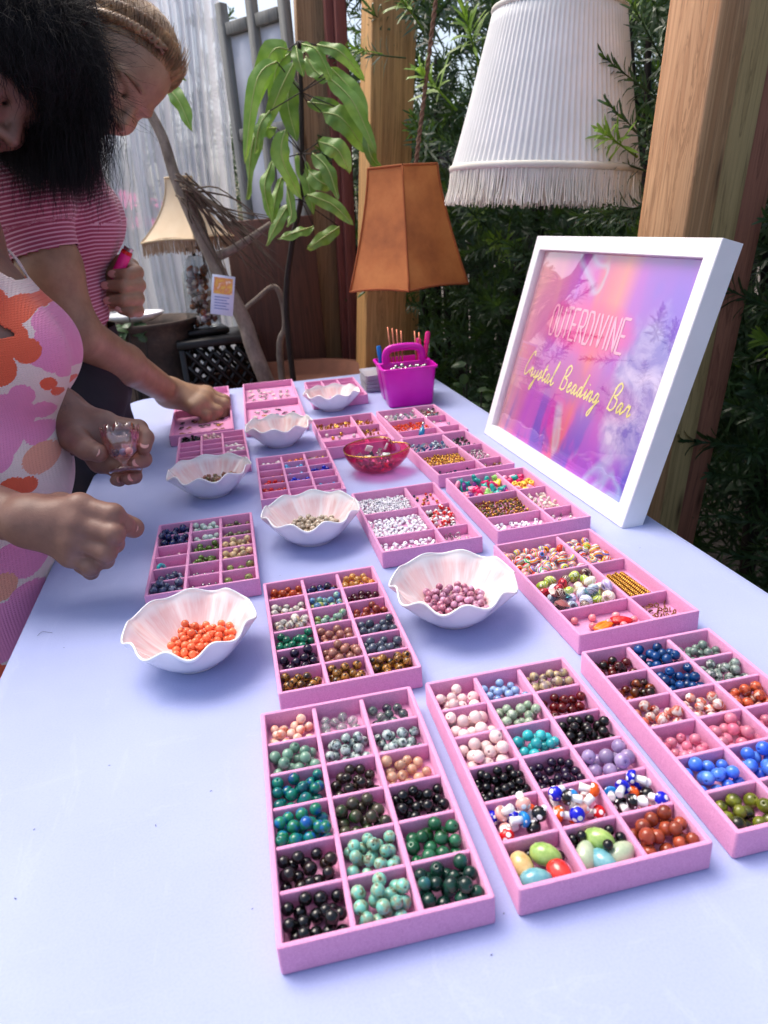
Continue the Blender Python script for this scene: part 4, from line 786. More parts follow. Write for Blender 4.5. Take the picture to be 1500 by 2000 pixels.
blue_p = simple('pen_blue', S(20, 120, 200), .3); green_p = simple('pen_green', S(90, 170, 60), .3); copper = simple('rose_gold', S(190, 120, 96), .25, metal=1); pinkp = simple('pen_pink', S(235, 40, 140), .25)
stick('marker', 'blue marker standing in the left of the magenta caddy', 'pen', -.05, .03, -.05, .05, .122, .0055, blue_p); stick('marker', 'green marker next to the blue marker in the caddy', 'pen', -.038, .036, .02, .04, .112, .005, green_p)
for i in range(6):
    o = MB().add(*tubeg([(-.022 + .058 * (i > 3) + .007 * (i % 4), .028, .006), (-.03 + .067 * (i > 3) + .011 * (i % 4), .034, .178 - .004 * i)], .0022, 8)).build('metal_straw', copper); o.matrix_world = cM; tag(o, f'thin rose gold straw standing in the {"right" if i > 3 else "middle"} of the magenta caddy', 'straw', f'{"right" if i > 3 else "middle"} rose gold straws in the caddy')
stick('pink_pen', 'glossy pink pen leaning at the right of the caddy', 'pen', .044, .03, .18, .02, .148, .006, pinkp); stick('pink_pen', 'short pink pen beside the glossy pink pen in the caddy', 'pen', .036, .03, .08, .06, .132, .006, pinkp)
for (x, y, z, s_) in pack((-.05, .05, -.066, -.022), [.0056] * 26, floor=lambda x, y, r: .079 + r, seed=4):
    o = link('silver_bell', mesh('silver_bell', *bead_geo(.0056, 12, 8, .2), BM['silver']) if 'sb' not in globals() else sb); sb = o.data; o.matrix_world = cM @ Matrix.Translation((x, y, z)) @ rotm(q); tag(o, 'shiny silver ball in the front bucket of the magenta caddy', 'bead', 'silver balls in the caddy')
clearp = glassy('clear_plastic', S(226, 226, 236), .9, .05, S(190, 190, 206))
t = NT('frosted_plate'); t.set(col=S(214, 212, 224), rough=.15, trans=.35); plate_m = t.m
pl_prof = [(.012, 0), (.004, .0012), (0, .0058), (.0008, .0064), (.006, .0022), (.014, .0014)]
pv, pf = trayg(.118, .118, pl_prof, .014, 5); pme = mesh('plate', pv, pf, plate_m)
for i in range(9): tag(link('plate', pme, None, (.024 + .0008 * math.sin(i * 2), 2.035 + .001 * math.cos(i * 3), TZ + .0006 + i * .0052), (0, 0, R(9 + math.sin(i * 5)))), 'clear square plastic plate in the stack behind the caddy' if i < 8 else 'topmost clear square plate of the stack behind the caddy', 'plate', 'stacked clear square plates' if i < 8 else None)
# ---------------------------------------------------------------- added backdrop boards and timber behind the table
def prism(name, label, cat, ptop, pbot, y, w, d, rz, m, ztop=2.7, group=None, y_top=None):
    a = at_y(*pbot, y); b = at_y(*ptop, y if y_top is None else y_top); ax = (b - a).normalized(); lo = a - ax * ((a.z - .002) / ax.z); hi = a + ax * ((ztop - a.z) / ax.z); L_ = (hi - lo).length
    v, f = bevbox(w, d, L_, .004, 2, (0, 0, L_ / 2)); o = link(name, mesh(name, v, f, m)); o.data.set_sharp_from_angle(angle=R(50))
    zq = ax.to_track_quat('Z', 'Y').to_matrix().to_4x4(); X = Vector((math.cos(rz), math.sin(rz), 0)); Yv = ax.cross(X).normalized(); X = Yv.cross(ax)
    o.matrix_world = Matrix(((X.x, Yv.x, ax.x, lo.x), (X.y, Yv.y, ax.y, lo.y), (X.z, Yv.z, ax.z, lo.z), (0, 0, 0, 1))); return tag(o, label, cat, group)
pine = wood_mat('pine_post', S(150, 104, 58), S(206, 160, 100), S(186, 138, 82)); cedar = wood_mat('cedar_post', S(174, 120, 78), S(222, 172, 126), S(200, 142, 94), 1.3); olivew = wood_mat('treated_board', S(150, 122, 78), S(204, 176, 124), S(180, 150, 100), 1.2); redw = wood_mat('red_board', S(126, 78, 62), S(184, 122, 98), S(156, 96, 78), 1.3)
redst = wood_mat('red_stake', S(84, 40, 36), S(126, 66, 58), S(104, 52, 48), 1.5); darkw = wood_mat('dark_backdrop', S(26, 20, 18), S(48, 38, 34), S(36, 28, 26), 1)
prism('timber_post', 'square pinkish cedar post standing behind the white frame', 'post', (1388, 0), (1262, 800), 1.42, .096, .096, R(38), cedar)
prism('timber_board', 'olive treated timber board beside the pinkish cedar post', 'board', (1472, 0), (1326, 800), 1.50, .078, .05, R(18), olivew)
prism('timber_board', 'reddish brown board at the right photo edge beside the olive board', 'board', (1528, 0), (1366, 800), 1.56, .082, .05, R(12), redw)
prism('timber_post', 'pale pine post behind the caddy and the orange lampshade', 'post', (760, 0), (741, 700), 2.72, .148, .148, R(14), pine)
prism('timber_post', 'short pale pine post seen below the orange lampshade', 'post', (800, 560), (795, 700), 3.0, .06, .09, R(14), pine, 1.3)
prism('timber_post', 'weathered pine post behind the mango leaves', 'post', (612, 0), (632, 600), 3.15, .14, .10, R(10), wood_mat('grey_pine', S(120, 92, 64), S(168, 136, 100), S(146, 114, 82)))
for i, (a, b, l) in enumerate((((643, 0), (668, 500), 'left'), ((663, 0), (684, 500), 'right'))): prism('red_stake', f'{l} one of two dark red wooden stakes behind the mango plant', 'stake', a, b, 3.05 - .03 * i, .042, .042, .2, redst)
# added dark boards keep bright sky from showing through the hedge: every board a part
bd_ = thing('added_backdrop', 'dark board fence standing behind the hedge', 'fence', (0, 0, 0))
bmh = [mesh('backdrop_board', *bevbox(.14, .02, h, .004, 1, (0, 0, h / 2 + .03)), darkw) for h in (1.78, 1.8, 1.76)]
for i in range(16): link('backdrop_board', bmh[i % 3], bd_, (-.1 + i * .149, 4.15 + (i % 2) * .006, 0), (0, 0, 0))
for i in range(24): link('backdrop_board', bmh[i % 3], bd_, (2.28 + (i % 2) * .006, 4.05 - i * .149, 0), (0, 0, R(90)))
# window screen: grey frame with white panes
gw = wood_mat('grey_frame', S(92, 96, 100), S(140, 140, 136), S(118, 116, 108), 1.5); wp = simple('milky_pane', S(214, 216, 226), .25, .03)
sc0, sc1 = at_y(438, 60, 3.25), at_y(560, 60, 3.05); ex = Vector((sc1.x - sc0.x, sc1.y - sc0.y, 0)); Ls = ex.length
ws_ = thing('window_screen', 'weathered grey window frame with white panes propped behind the plant', 'window', (sc0.x, sc0.y, .0), math.atan2(ex.y, ex.x))
zs = [.25, .62, .98, 1.32, 1.66, 2.02]
for x in (.0, Ls * .5, Ls): link('stile', mesh('stile', *bevbox(.034, .04, 2.1, .004, 1, (x, 0, 1.06)), gw), ws_)
for z in zs:
    for k in (0, 1): link('rail', mesh('rail', *bevbox(Ls * .5 - .047, .034, .042, .003, 1, (Ls * (.25 + .5 * k), 0, z)), gw), ws_)
for a, b in zip(zs, zs[1:]):
    for k in (0, 1): link('pane', mesh('pane', *bevbox(Ls * .5 - .05, .006, b - a - .044, .001, 1, (Ls * (.25 + .5 * k), .008, (a + b) / 2)), wp), ws_)
p = at_y(545, 600, 2.95); o = link('brown_board', mesh('brown_board', *bevbox(.34, .03, 1.34, .004, 1, (0, 0, .672)), wood_mat('brown_board', S(58, 32, 24), S(92, 54, 42), S(76, 42, 34)))); o.location = (p.x, p.y, 0); o.rotation_euler = (0, 0, .15); tag(o, 'dark reddish brown board standing below the window frame', 'board')
# bamboo poles
bam = NT('bamboo'); sz_ = bam.node('SeparateXYZ'); bam.l(bam.coord(), sz_.inputs[0]); bam.set(col=bam.ramp(bam.noise(bam.coord('Object', (40, 40, 6)), 1, 4), [(.3, S(150, 126, 98)), (.7, S(196, 176, 146))]), rough=.5); bam = bam.m
def bamboo(label, p0, p1, r):
    L_ = (p1 - p0).length; n = int(L_ / .19) + 1; pts = []; rr = []
    for i in range(n + 1):
        for dz, k in ((-.008, 1), (-.003, 1.1), (.003, 1.1), (.008, 1)):
            tt = min(max((i * L_ / n + dz) / L_, 0), 1); pts.append(p0.lerp(p1, tt)); rr.append(r * k)
    return tag(MB().add(*tubeg(pts, rr, 12)).build('bamboo_pole', bam), label, 'bamboo pole')
def ext_ray(a, b, y0, y1, z=.02):
    p, q = at_y(*a, y0), at_y(*b, y1); d = q - p; return p + d * ((z - p.z) / d.z), p + d * ((2.5 - p.z) / d.z)
a, b = ext_ray((665, 700), (600, 330), 2.75, 2.85); bamboo('slanting pale bamboo pole between the red stakes and the brown board', a, at_y(594, 300, 2.86), .021)
a, b = ext_ray((575, 140), (535, 0), 2.86, 2.9); bamboo('tall beige bamboo pole crossing the window frame', at_y(588, 200, 2.84), b, .026)
bamboo('short horizontal bamboo pole lying low behind the table', at_y(590, 690, 2.62), at_y(682, 722, 2.52), .02)
# ---------------------------------------------------------------- sheer curtain
t = NT('sheer_gauze'); tr = t.node('BsdfTransparent'); tl = t.node('BsdfTranslucent'); df = t.node('BsdfDiffuse'); m1 = t.node('MixShader'); m2_ = t.node('MixShader')
for nd in (tl, df): nd.inputs[0].default_value = S(240, 240, 244)
m1.inputs[0].default_value = .5; t.l(tl.outputs[0], m1.inputs[1]); t.l(df.outputs[0], m1.inputs[2]); lwt = t.node('LayerWeight'); lwt.inputs['Blend'].default_value = .5
t.l(t.math('MINIMUM', t.math('ADD', .70, t.math('MULTIPLY', lwt.outputs['Facing'], .6)), .96), m2_.inputs[0]); t.l(tr.outputs[0], m2_.inputs[1]); t.l(m1.outputs[0], m2_.inputs[2]); t.l(m2_.outputs[0], t.out.inputs[0]); gauze = t.m
def curtain(label, left, right, y, nf, seed):
    q = random.Random(seed); NX, NZ = nf * 8, 26; v = []; ph = [q.uniform(-.8, .8) for _ in range(nf + 1)]
    for j in range(NZ):
        w = j / (NZ - 1); zz = 2.75 - w * 2.2; 
        k = w * (len(left) - 1); i0 = min(int(k), len(left) - 2); fr_ = k - i0; xl = left[i0] * (1 - fr_) + left[i0 + 1] * fr_; xr = right[i0] * (1 - fr_) + right[i0 + 1] * fr_
        for i in range(NX + 1):
            u = i / NX; kf = u * nf; am = .012 + .034 * (.5 + .5 * math.sin(u * 17 + seed * 2 + w * 1.5)) * (.7 + .3 * math.sin(u * 41 + 3 * w)); v.append((xl + (xr - xl) * u, y + am * math.sin(kf * 2 * math.pi + 1.9 * math.sin(u * 9 + seed) + 1.2 * math.sin(w * 2.6 + u * 7)) + .03 * math.sin(kf * 1.1 + w * 3 + seed), zz))
    f = [(j * (NX + 1) + i, j * (NX + 1) + i + 1, (j + 1) * (NX + 1) + i + 1, (j + 1) * (NX + 1) + i) for j in range(NZ - 1) for i in range(NX)]
    return tag(link('sheer_curtain', mesh('sheer_curtain', v, f, gauze)), label, 'curtain')
X = lambda px, py, y: at_y(px, py, y).x
curtain('long white sheer curtain hanging in folds behind the cream lamp', [X(215, 0, 3.7), X(215, 0, 3.7), X(245, 250, 3.7), X(300, 560, 3.7), X(340, 740, 3.7)], [X(425, 0, 3.7), X(425, 0, 3.7), X(445, 250, 3.7), X(470, 500, 3.7), X(500, 740, 3.7)], 3.7, 11, 1)
curtain('second white sheer curtain, further left and behind the two heads', [X(60, 0, 3.9), X(60, 0, 3.9), X(120, 300, 3.9), X(190, 500, 3.9)], [X(250, 0, 3.9), X(250, 0, 3.9), X(262, 300, 3.9), X(310, 600, 3.9)], 3.9, 9, 2)

# ---------------------------------------------------------------- hanging lampshades
def fab(name, c, c2, rough=.85, bs=600, st=.25):
    t = NT(name); t.set(col=t.ramp(t.noise(t.coord(), 9, 4, .6), [(.3, S(*c)), (.7, S(*c2))]), rough=rough); t.bump(t.noise(t.coord(), bs, 3), st, .001); return t.m
cot = fab('pleated_cotton', (216, 216, 214), (232, 231, 230)); trimm = fab('shade_trim', (206, 202, 190), (220, 216, 206)); strand_m = fab('fringe_thread', (222, 216, 204), (240, 236, 228))
tc_, bc_ = at_y(1092, 22, 1.78), at_y(1062, 335, 1.78); axs = (tc_ - bc_).normalized(); HS = (tc_ - bc_).length
sh = thing('pleated_lampshade', 'large white pleated lampshade with fringe hanging on the right', 'lampshade'); Xs = Vector((1, 0, 0)); Ys = axs.cross(Xs).normalized(); Xs = Ys.cross(axs)
sh.matrix_world = Matrix(((Xs.x, Ys.x, axs.x, bc_.x), (Xs.y, Ys.y, axs.y, bc_.y), (Xs.z, Ys.z, axs.z, bc_.z), (0, 0, 0, 1)))
RB_, RT_ = .208, .137; NP = 96; NA = NP * 4; v = []; f = []
rows = [(RB_ + (RT_ - RB_) * (k / 10) ** .93, HS * k / 10) for k in range(11)]
saw = [1.0, 1.014, 1.020, 1.004]
for r, z in rows:
    for k in range(NA): a = 2 * math.pi * k / NA; s_ = saw[k % 4]; v.append((r * s_ * math.cos(a), r * s_ * math.sin(a), z))
for r, z in rows[::-1]:
    for k in range(NA): a = 2 * math.pi * k / NA; v.append((r * .985 * math.cos(a), r * .985 * math.sin(a), z))
for i in range(len(rows) * 2 - 1):
    for k in range(NA): f.append((i * NA + k, i * NA + (k + 1) % NA, (i + 1) * NA + (k + 1) % NA, (i + 1) * NA + k))
link('shade', mesh('shade', v, f, cot), sh)
ring = lambda r, z, tr_, n=96: latheg([(r + tr_ * math.cos(a), z + tr_ * 1.3 * math.sin(a)) for a in (2 * math.pi * k / 8 for k in range(8))], n, closed=True)
link('trim', mesh('trim', *ring(RB_ + .003, .001, .0055), trimm), sh); link('trim', mesh('trim', *ring(RT_ + .002, HS, .0045), trimm), sh)
mb = MB(); q = random.Random(5)
for i in range(620):
    a = 2 * math.pi * i / 620 + q.uniform(-.004, .004); r = RB_ + .002 + q.uniform(-.002, .003); L_ = .068 * q.uniform(.86, 1.06); sw = q.uniform(-.35, .35) + .3 * math.sin(i * .23); fl = q.uniform(.0, .012)
    P = [Vector(((r + fl * w * w) * math.cos(a + sw * .05 * w * w), (r + fl * w * w) * math.sin(a + sw * .05 * w * w), -.004 - L_ * w)) for w in (0, .35, .7, 1)]; mb.add(*tubeg(P, .0011, 4, False))
tag(mb.build('fringe', strand_m, sh), kind='stuff')
sp_ = MB()
for k in range(3): a = 2 * math.pi * k / 3 + .4; sp_.add(*tubeg([(RT_ * math.cos(a), RT_ * math.sin(a), HS), (0, 0, HS + .01)], .002, 6))
sp_.add(*tubeg([(0, 0, HS + .01), (0, 0, HS + 1.2)], .004, 6)); sp_.build('hanger', simple('wire', S(60, 56, 50), .5), sh)
def panel_shade(name, label, y, top, bot, rt, rb, n, phase, m, seam_m, bell=1.6, wavy=.0, cat='lampshade'):
    tc_, bc_ = at_y(*top, y), at_y(*bot, y); h = tc_.z - bc_.z; o = thing(name, label, cat, bc_, phase); M_ = 12; sub = 6
    for k in range(n):
        v = []; a0, a1 = 2 * math.pi * k / n, 2 * math.pi * (k + 1) / n
        for j in range(M_ + 1):
            w = j / M_; r = rt + (rb - rt) * (1 - w) ** bell * 1.0 if bell > 1 else rt + (rb - rt) * (1 - w)
            for i in range(sub + 1):
                u = i / sub; x = (1 - u) * math.cos(a0) + u * math.cos(a1); y_ = (1 - u) * math.sin(a0) + u * math.sin(a1); s_ = 1 - wavy * math.sin(math.pi * u); v.append((r * x * s_, r * y_ * s_, h * w - (0.006 * math.sin(math.pi * u) * (1 - w) if bell > 1 else 0) * -1))
        f = [(j * (sub + 1) + i, j * (sub + 1) + i + 1, (j + 1) * (sub + 1) + i + 1, (j + 1) * (sub + 1) + i) for j in range(M_) for i in range(sub)]
        me = mesh('panel', v, f, m); link('panel', me, o)
        pts = [Vector(((rt + (rb - rt) * (1 - j / M_) ** bell) * math.cos(a0) * 1.004, (rt + (rb - rt) * (1 - j / M_) ** bell) * math.sin(a0) * 1.004, h * j / M_)) for j in range(M_ + 1)]
        link('seam', mesh('seam', *tubeg(pts, .003, 6), seam_m), o)
    for r, z in ((rt, h), (rb, 0)):
        pts = []
        for k in range(n):
            for i in range(6): u = i / 6; a0, a1 = 2 * math.pi * k / n, 2 * math.pi * (k + 1) / n; s_ = 1 - wavy * math.sin(math.pi * u); pts.append(Vector((r * s_ * ((1 - u) * math.cos(a0) + u * math.cos(a1)), r * s_ * ((1 - u) * math.sin(a0) + u * math.sin(a1)), z + (.006 * math.sin(math.pi * u) if z == 0 and bell > 1 else 0))))
        link('rim', mesh('rim', *tubeg(pts + pts[:1], .0038, 6, False), seam_m), o)
    return o, h
t = NT('orange_hide'); n_ = t.noise(t.coord(), 10, 5, .6); t.set(col=t.ramp(n_, [(.25, S(150, 82, 34)), (.5, S(186, 108, 50)), (.75, S(206, 130, 66))]), rough=.6, sss=.0); t.bump(t.noise(t.coord(), 90, 4), .2, .002); hide = t.m
hseam = fab('orange_seam', (140, 72, 34), (164, 90, 44))
os_, oh = panel_shade('orange_lampshade', 'orange brown leather panel lampshade hanging in the middle', 2.25, (803, 326), (798, 556), .112, .198, 6, R(-93), hide, hseam, 1.35, .0)
rp = NT('jute'); rp.set(col=rp.ramp(rp.noise(rp.coord('Object', (200, 200, 60)), 1, 3), [(.3, S(90, 62, 48)), (.7, S(140, 106, 86))]), rough=.9); mb = MB()
r0, r1 = at_y(812, 322, 2.25), at_y(866, -120, 2.25)
for k in range(2): mb.add(*tubeg([r0.lerp(r1, i / 60) + Vector((math.cos(i * 1.3 + k * math.pi), math.sin(i * 1.3 + k * math.pi), 0)) * .0035 for i in range(61)], .004, 6))
tag(mb.build('jute_rope', rp.m), 'brown jute rope holding up the orange lampshade', 'rope')
# ---------------------------------------------------------------- cream lamp on its shell filled base
cream = fab('cream_shade', (226, 200, 164), (238, 216, 184)); ls_y = 2.72
cs_, chh = panel_shade('cream_lamp', 'cream bell shaped table lamp with fringe and a glass base of shells', ls_y, (368, 345), (368, 468), .045, .162, 4, R(20), cream, fab('cream_seam', (200, 176, 140), (214, 190, 156)), 1.9, .0, 'lamp')
mb = MB(); q = random.Random(9); corners = [((.162) * math.cos(R(90 * k)), .162 * math.sin(R(90 * k))) for k in range(4)]
for k in range(4):
    (x0, y0), (x1, y1) = corners[k], corners[(k + 1) % 4]
    for i in range(70): u = (i + q.random()) / 70; x, y = x0 + (x1 - x0) * u, y0 + (y1 - y0) * u; L_ = .05 * q.uniform(.8, 1.1); z0 = .012 * math.sin(math.pi * u); mb.add(*tubeg([(x, y, z0), (x + q.uniform(-.003, .003), y, z0 - L_)], .0011, 4, False))
tag(mb.build('fringe', fab('cream_fringe', (150, 120, 96), (190, 164, 136)), cs_), kind='stuff')
lb = at_y(402, 640, ls_y); zb = lb.z; dx_, dy_ = lb.x - cs_.location.x, 0.0
inv = Matrix.Rotation(-R(20), 4, 'Z'); off = inv @ Vector((dx_, dy_, 0)); zt_ = at_y(405, 505, ls_y).z
lvl = lambda z: z - cs_.location.z
cone = [(.055, lvl(zb) + .004), (.060, lvl(zb) + .02), (.062, lvl(zb) + .06), (.055, lvl(zt_) - .05), (.034, lvl(zt_)), (.02, lvl(zt_) + .015)]
jar = glassy('jar_glass', S(230, 234, 236), .9, .02)
link('glass_jar', mesh('glass_jar', *xf(latheg(cone, 24), Matrix.Translation(off)), jar), cs_)
shm = [simple('shell_' + n, S(*c), .4) for n, c in (('cream', (200, 176, 150)), ('rust', (170, 96, 50)), ('mauve', (120, 76, 72)), ('white', (216, 204, 196)), ('brown', (92, 60, 46)))]
q = random.Random(12); d_ = dict(v=[], f=[], m=[])
mb = MB()
for i in range(110):
    a = q.uniform(0, 6.3); z = q.uniform(.012, zt_ - zb - .03); rr = .048 * math.sqrt(q.random()) * (1 if z < .08 else .8); mb.add(*xf(chip_geo(.014, i % 9), Matrix.Translation(off + Vector((rr * math.cos(a), rr * math.sin(a), lvl(zb) + z))) @ rotm(q)), q.randrange(5))
tag(mb.build('shells', shm, cs_), kind='stuff')
blk = simple('black_metal', S(16, 16, 18), .45)
link('plinth', mesh('plinth', *xf(bevbox(.15, .15, .02, .004, 1), Matrix.Translation(off + Vector((0, 0, lvl(zb) - .008)))), blk), cs_); mb = MB()
mb.add(*tubeg([off + Vector((0, 0, lvl(zt_) + .012)), Vector((0, 0, chh * .9))], .006, 8)); mb.add(*tubeg([off + Vector((-.035, 0, lvl(zt_) + .035)), off + Vector((.03, 0, lvl(zt_) + .04))], .006, 8)); mb.build('stand', blk, cs_)
# black lattice pedestal under the lamp
px0 = at_y(420, 645, ls_y); ped = thing('lattice_crate', 'tall black lattice crate carrying the cream lamp', 'crate', (px0.x, ls_y, .001), R(14)); hz = zb - .022
for sx, sy in ((-1, -1), (1, -1), (-1, 1), (1, 1)): link('corner_post', mesh('corner_post', *bevbox(.022, .022, hz - .03, .003, 1, (sx * .13, sy * .13, (hz - .03) / 2)), blk), ped)
link('top_board', mesh('top_board', *bevbox(.29, .29, .028, .004, 1, (0, 0, hz - .0155)), blk), ped)
for s_ in range(4):
    mb = MB(); A_ = Matrix.Rotation(R(90 * s_), 4, 'Z')
    for k in range(-14, 11):
        for sg in (1, -1):
            z0 = hz / 2 + k * .055; P = [Vector((-.118 + .236 * i / 12, -.13 + .002 * sg, z0 + sg * (-.118 + .236 * i / 12) * 1.25 + .02)) for i in range(13)]; P = [p_ for p_ in P if .01 < p_.z < hz - .03]
            if len(P) > 1: mb.add(*xf(tubeg(P, .0085, 5), A_))
    tag(mb.build('lattice_panel', blk, ped), kind='stuff')
# clay urn with a white bowl on top
clay = NT('dark_clay'); clay.set(col=clay.ramp(clay.noise(clay.coord(), 12, 5, .65), [(.3, S(40, 32, 28)), (.55, S(74, 58, 50)), (.75, S(108, 88, 74))]), rough=.8); clay.bump(clay.noise(clay.coord(), 30, 4), .5, .006); clay = clay.m
up = at_y(288, 625, 2.7); uz = up.z
tag(link('clay_urn', mesh('clay_urn', *latheg([(.10, .002), (.14, .02), (.17, .3), (.135, uz - .18), (.15, uz - .10), (.165, uz - .05), (.16, uz - .03), (.185, uz - .012), (.188, uz), (.17, uz), (.15, uz - .04), (.14, uz - .1), (.01, uz - .12)], 40), clay), None, (up.x, 2.7, 0)), 'dark weathered clay urn standing left behind the table', 'urn')
tag(link('white_dish', mesh('white_dish', *latheg([(.02, 0), (.06, .001), (.095, .018), (.105, .03), (.101, .031), (.088, .02), (.05, .006), (.005, .006)], 32), white_glaze), None, (up.x - .03, 2.66, uz + .001)), 'shallow white dish resting on the dark clay urn', 'dish')
# hanging price card
c0 = at_y(435, 577, 2.40); hw, hh = .036, .062
hc = thing('picture_card', 'white card with a gold picture hanging on the slanting trunk', 'card', c0, R(8)); hc.rotation_euler.y = R(12)
link('card_board', mesh('card_board', *bevbox(2 * hw, .002, 2 * hh, .0006, 1), simple('card_white', S(206, 216, 236), .5, .05)), hc)
t = NT('card_picture'); t.set(col=t.ramp(t.noise(t.coord(), 60, 3), [(.4, S(236, 196, 90)), (.55, S(226, 150, 90)), (.65, S(240, 220, 190))]), rough=.5); link('picture', mesh('picture', [(-hw * .82, -.0016, .004), (hw * .82, -.0016, .004), (hw * .82, -.0016, hh * .88), (-hw * .82, -.0016, hh * .88)], [(0, 1, 2, 3)], t.m), hc)
mb = MB()
for i in range(5): mb.add([(-hw * .7, -.0016, -.008 - i * .009), (hw * .6 - (i % 2) * .008, -.0016, -.008 - i * .009), (hw * .6 - (i % 2) * .008, -.0016, -.0045 - i * .009), (-hw * .7, -.0016, -.0045 - i * .009)], [(0, 1, 2, 3)])
mb.build('print_lines', simple('card_ink', S(130, 150, 196), .5), hc)
# ---------------------------------------------------------------- plants
bark = NT('grey_bark'); bark.set(col=bark.ramp(bark.noise(bark.coord('Object', (30, 30, 14)), 1, 5, .7), [(.3, S(88, 76, 68)), (.6, S(136, 122, 110)), (.8, S(160, 148, 136))]), rough=.85); bark.bump(bark.noise(bark.coord(), 60, 4), .5, .004); bark = bark.m; dbark = simple('dark_stem', S(42, 34, 30), .8, .3)
mb = MB(); P = [at_y(*p_, 2.58 - .02 * i) for i, p_ in enumerate(((290, 215), (318, 270), (340, 340), (372, 415), (402, 480), (440, 555), (478, 630), (510, 720)))]; P.append(Vector((P[-1].x + .16, 2.46, .3))); mb.add(*tubeg(spl(P, 40), [.015 + .014 * i / 39 for i in range(40)], 12))
br = [at_y(*p_, 2.5) for p_ in ((418, 503), (450, 490), (490, 465), (530, 438))]; mb.add(*tubeg(spl(br, 14), [.017 - .006 * i / 13 for i in range(14)], 10))
fr_o = thing('frangipani_tree', 'bare slanting grey trunk with one side branch behind the trays', 'tree'); mb.build('trunk', bark, fr_o)
mb = MB(); P = [at_y(*p_, 2.62) for p_ in ((470, 610), (500, 585), (535, 560), (552, 590), (557, 640), (547, 700))]; P.append(Vector((P[-1].x, 2.62, .35))); mb.add(*tubeg(spl(P, 30), [.008 + .006 * i / 29 for i in range(30)], 8)); mb.build('branch', bark, fr_o)
q = random.Random(21); mb = MB()
for i in range(46):
    a = at_y(340 + q.uniform(0, 30), 345 + q.uniform(-8, 40), 2.5 + q.uniform(-.08, .08)); b = at_y(440 + q.uniform(-40, 120), 440 + q.uniform(-20, 130), 2.5 + q.uniform(-.12, .12)); c_ = a.lerp(b, .5) + Vector((q.uniform(-.03, .03), q.uniform(-.03, .03), q.uniform(-.02, .05)))
    mb.add(*tubeg(spl([a, c_, b], 9), [.0034, .0033, .003, .0028, .0025, .0022, .0019, .0016, .0012], 5))
tag(mb.build('dead_twigs', simple('twig', S(92, 78, 66), .9, .3)), 'tangle of thin dead twigs hanging over the slanting trunk', 'twigs', kind='stuff')
def leaf_mat(name, a, b, trl=.35):
    t = NT(name); n_ = t.noise(t.coord(), 25, 3); c = t.ramp(n_, [(.3, S(*a)), (.7, S(*b))]); r = t.rnd(); hs_ = t.node('HueSaturation'); t.l(t.math('ADD', .7, t.math('MULTIPLY', r, .6)), hs_.inputs['Value']); t.l(c, hs_.inputs['Color']); c = hs_.outputs[0]
    t.set(col=c, rough=.36); tl = t.node('BsdfTranslucent'); mx = t.node('MixShader'); mx.inputs[0].default_value = trl; t.l(t.mix(.5, c, S(120, 160, 30)), tl.inputs[0]); t.l(t.b.outputs[0], mx.inputs[1]); t.l(tl.outputs[0], mx.inputs[2]); t.l(mx.outputs[0], t.out.inputs[0]); return t.m
mleaf = leaf_mat('mango_leaf', (102, 144, 58), (142, 178, 90)); mrib = simple('leaf_rib', S(170, 186, 110), .5)
def leaf(pts, w, face, m=12, wav=.1, seed=0):
    P = spl(pts, m + 1); v = []; q = random.Random(seed); ph = q.uniform(0, 6)
    for i in range(m + 1):
        T = (P[min(i + 1, m)] - P[max(i - 1, 0)]).normalized(); N = (face - T * face.dot(T)).normalized(); Bv = T.cross(N); u = i / m; ww = w * max(.02, math.sin(math.pi * min(1, u ** .8)) ** .75) / 2
        for s_ in (-1, -.5, 0, .5, 1): v.append(P[i] + Bv * ww * s_ + N * (-.28 * abs(s_) * ww + w * wav * math.sin(u * 16 + ph + s_) * abs(s_)))
    return v, [(i * 5 + k, i * 5 + k + 1, (i + 1) * 5 + k + 1, (i + 1) * 5 + k) for i in range(m) for k in range(4)]
mg = thing('mango_plant', 'young mango plant with long drooping green leaves', 'plant')
st_ = [at_y(583, 80, 2.45), at_y(588, 180, 2.45), at_y(590, 300, 2.46), at_y(588, 390, 2.48), at_y(570, 480, 2.52), at_y(560, 620, 2.55)]; st_.append(Vector((st_[-1].x, 2.56, .5))); link('stem', mesh('stem', *tubeg(spl(st_, 30), [.006 + .005 * i / 29 for i in range(30)], 8), dbark), mg)
LV = [((563, 97), (527, 107), (490, 240), 40), ((567, 103), (540, 133), (530, 210), 32), ((578, 90), (583, 117), (593, 150), 22), ((590, 87), (620, 100), (647, 157), 34), ((620, 88), (667, 103), (713, 160), 26), ((597, 110), (617, 140), (643, 160), 28), ((573, 150), (562, 200), (580, 277), 42),
  ((647, 133), (693, 187), (717, 260), 34), ((715, 233), (723, 300), (748, 333), 24), ((540, 250), (497, 267), (483, 390), 38), ((527, 217), (507, 247), (498, 300), 24), ((557, 253), (550, 307), (590, 390), 36), ((630, 220), (670, 233), (717, 300), 44), ((623, 277), (660, 293), (683, 340), 38),
  ((533, 313), (517, 367), (533, 437), 28), ((550, 347), (537, 393), (533, 440), 24), ((560, 360), (570, 417), (560, 443), 20), ((603, 333), (623, 353), (650, 367), 34), ((613, 443), (580, 453), (543, 467), 26), ((663, 443), (633, 463), (600, 487), 30), ((333, 120), (350, 140), (363, 158), 14), ((322, 165), (350, 198), (375, 257), 30), ((610, 300), (640, 330), (660, 390), 30), ((600, 200), (640, 205), (690, 225), 28), ((580, 300), (600, 350), (612, 420), 30), ((570, 390), (545, 430), (520, 480), 26), ((600, 380), (650, 400), (690, 440), 28), ((540, 120), (500, 160), (478, 320), 30), ((640, 150), (690, 200), (735, 300), 32), ((575, 120), (545, 180), (515, 260), 30)]
q = random.Random(17)
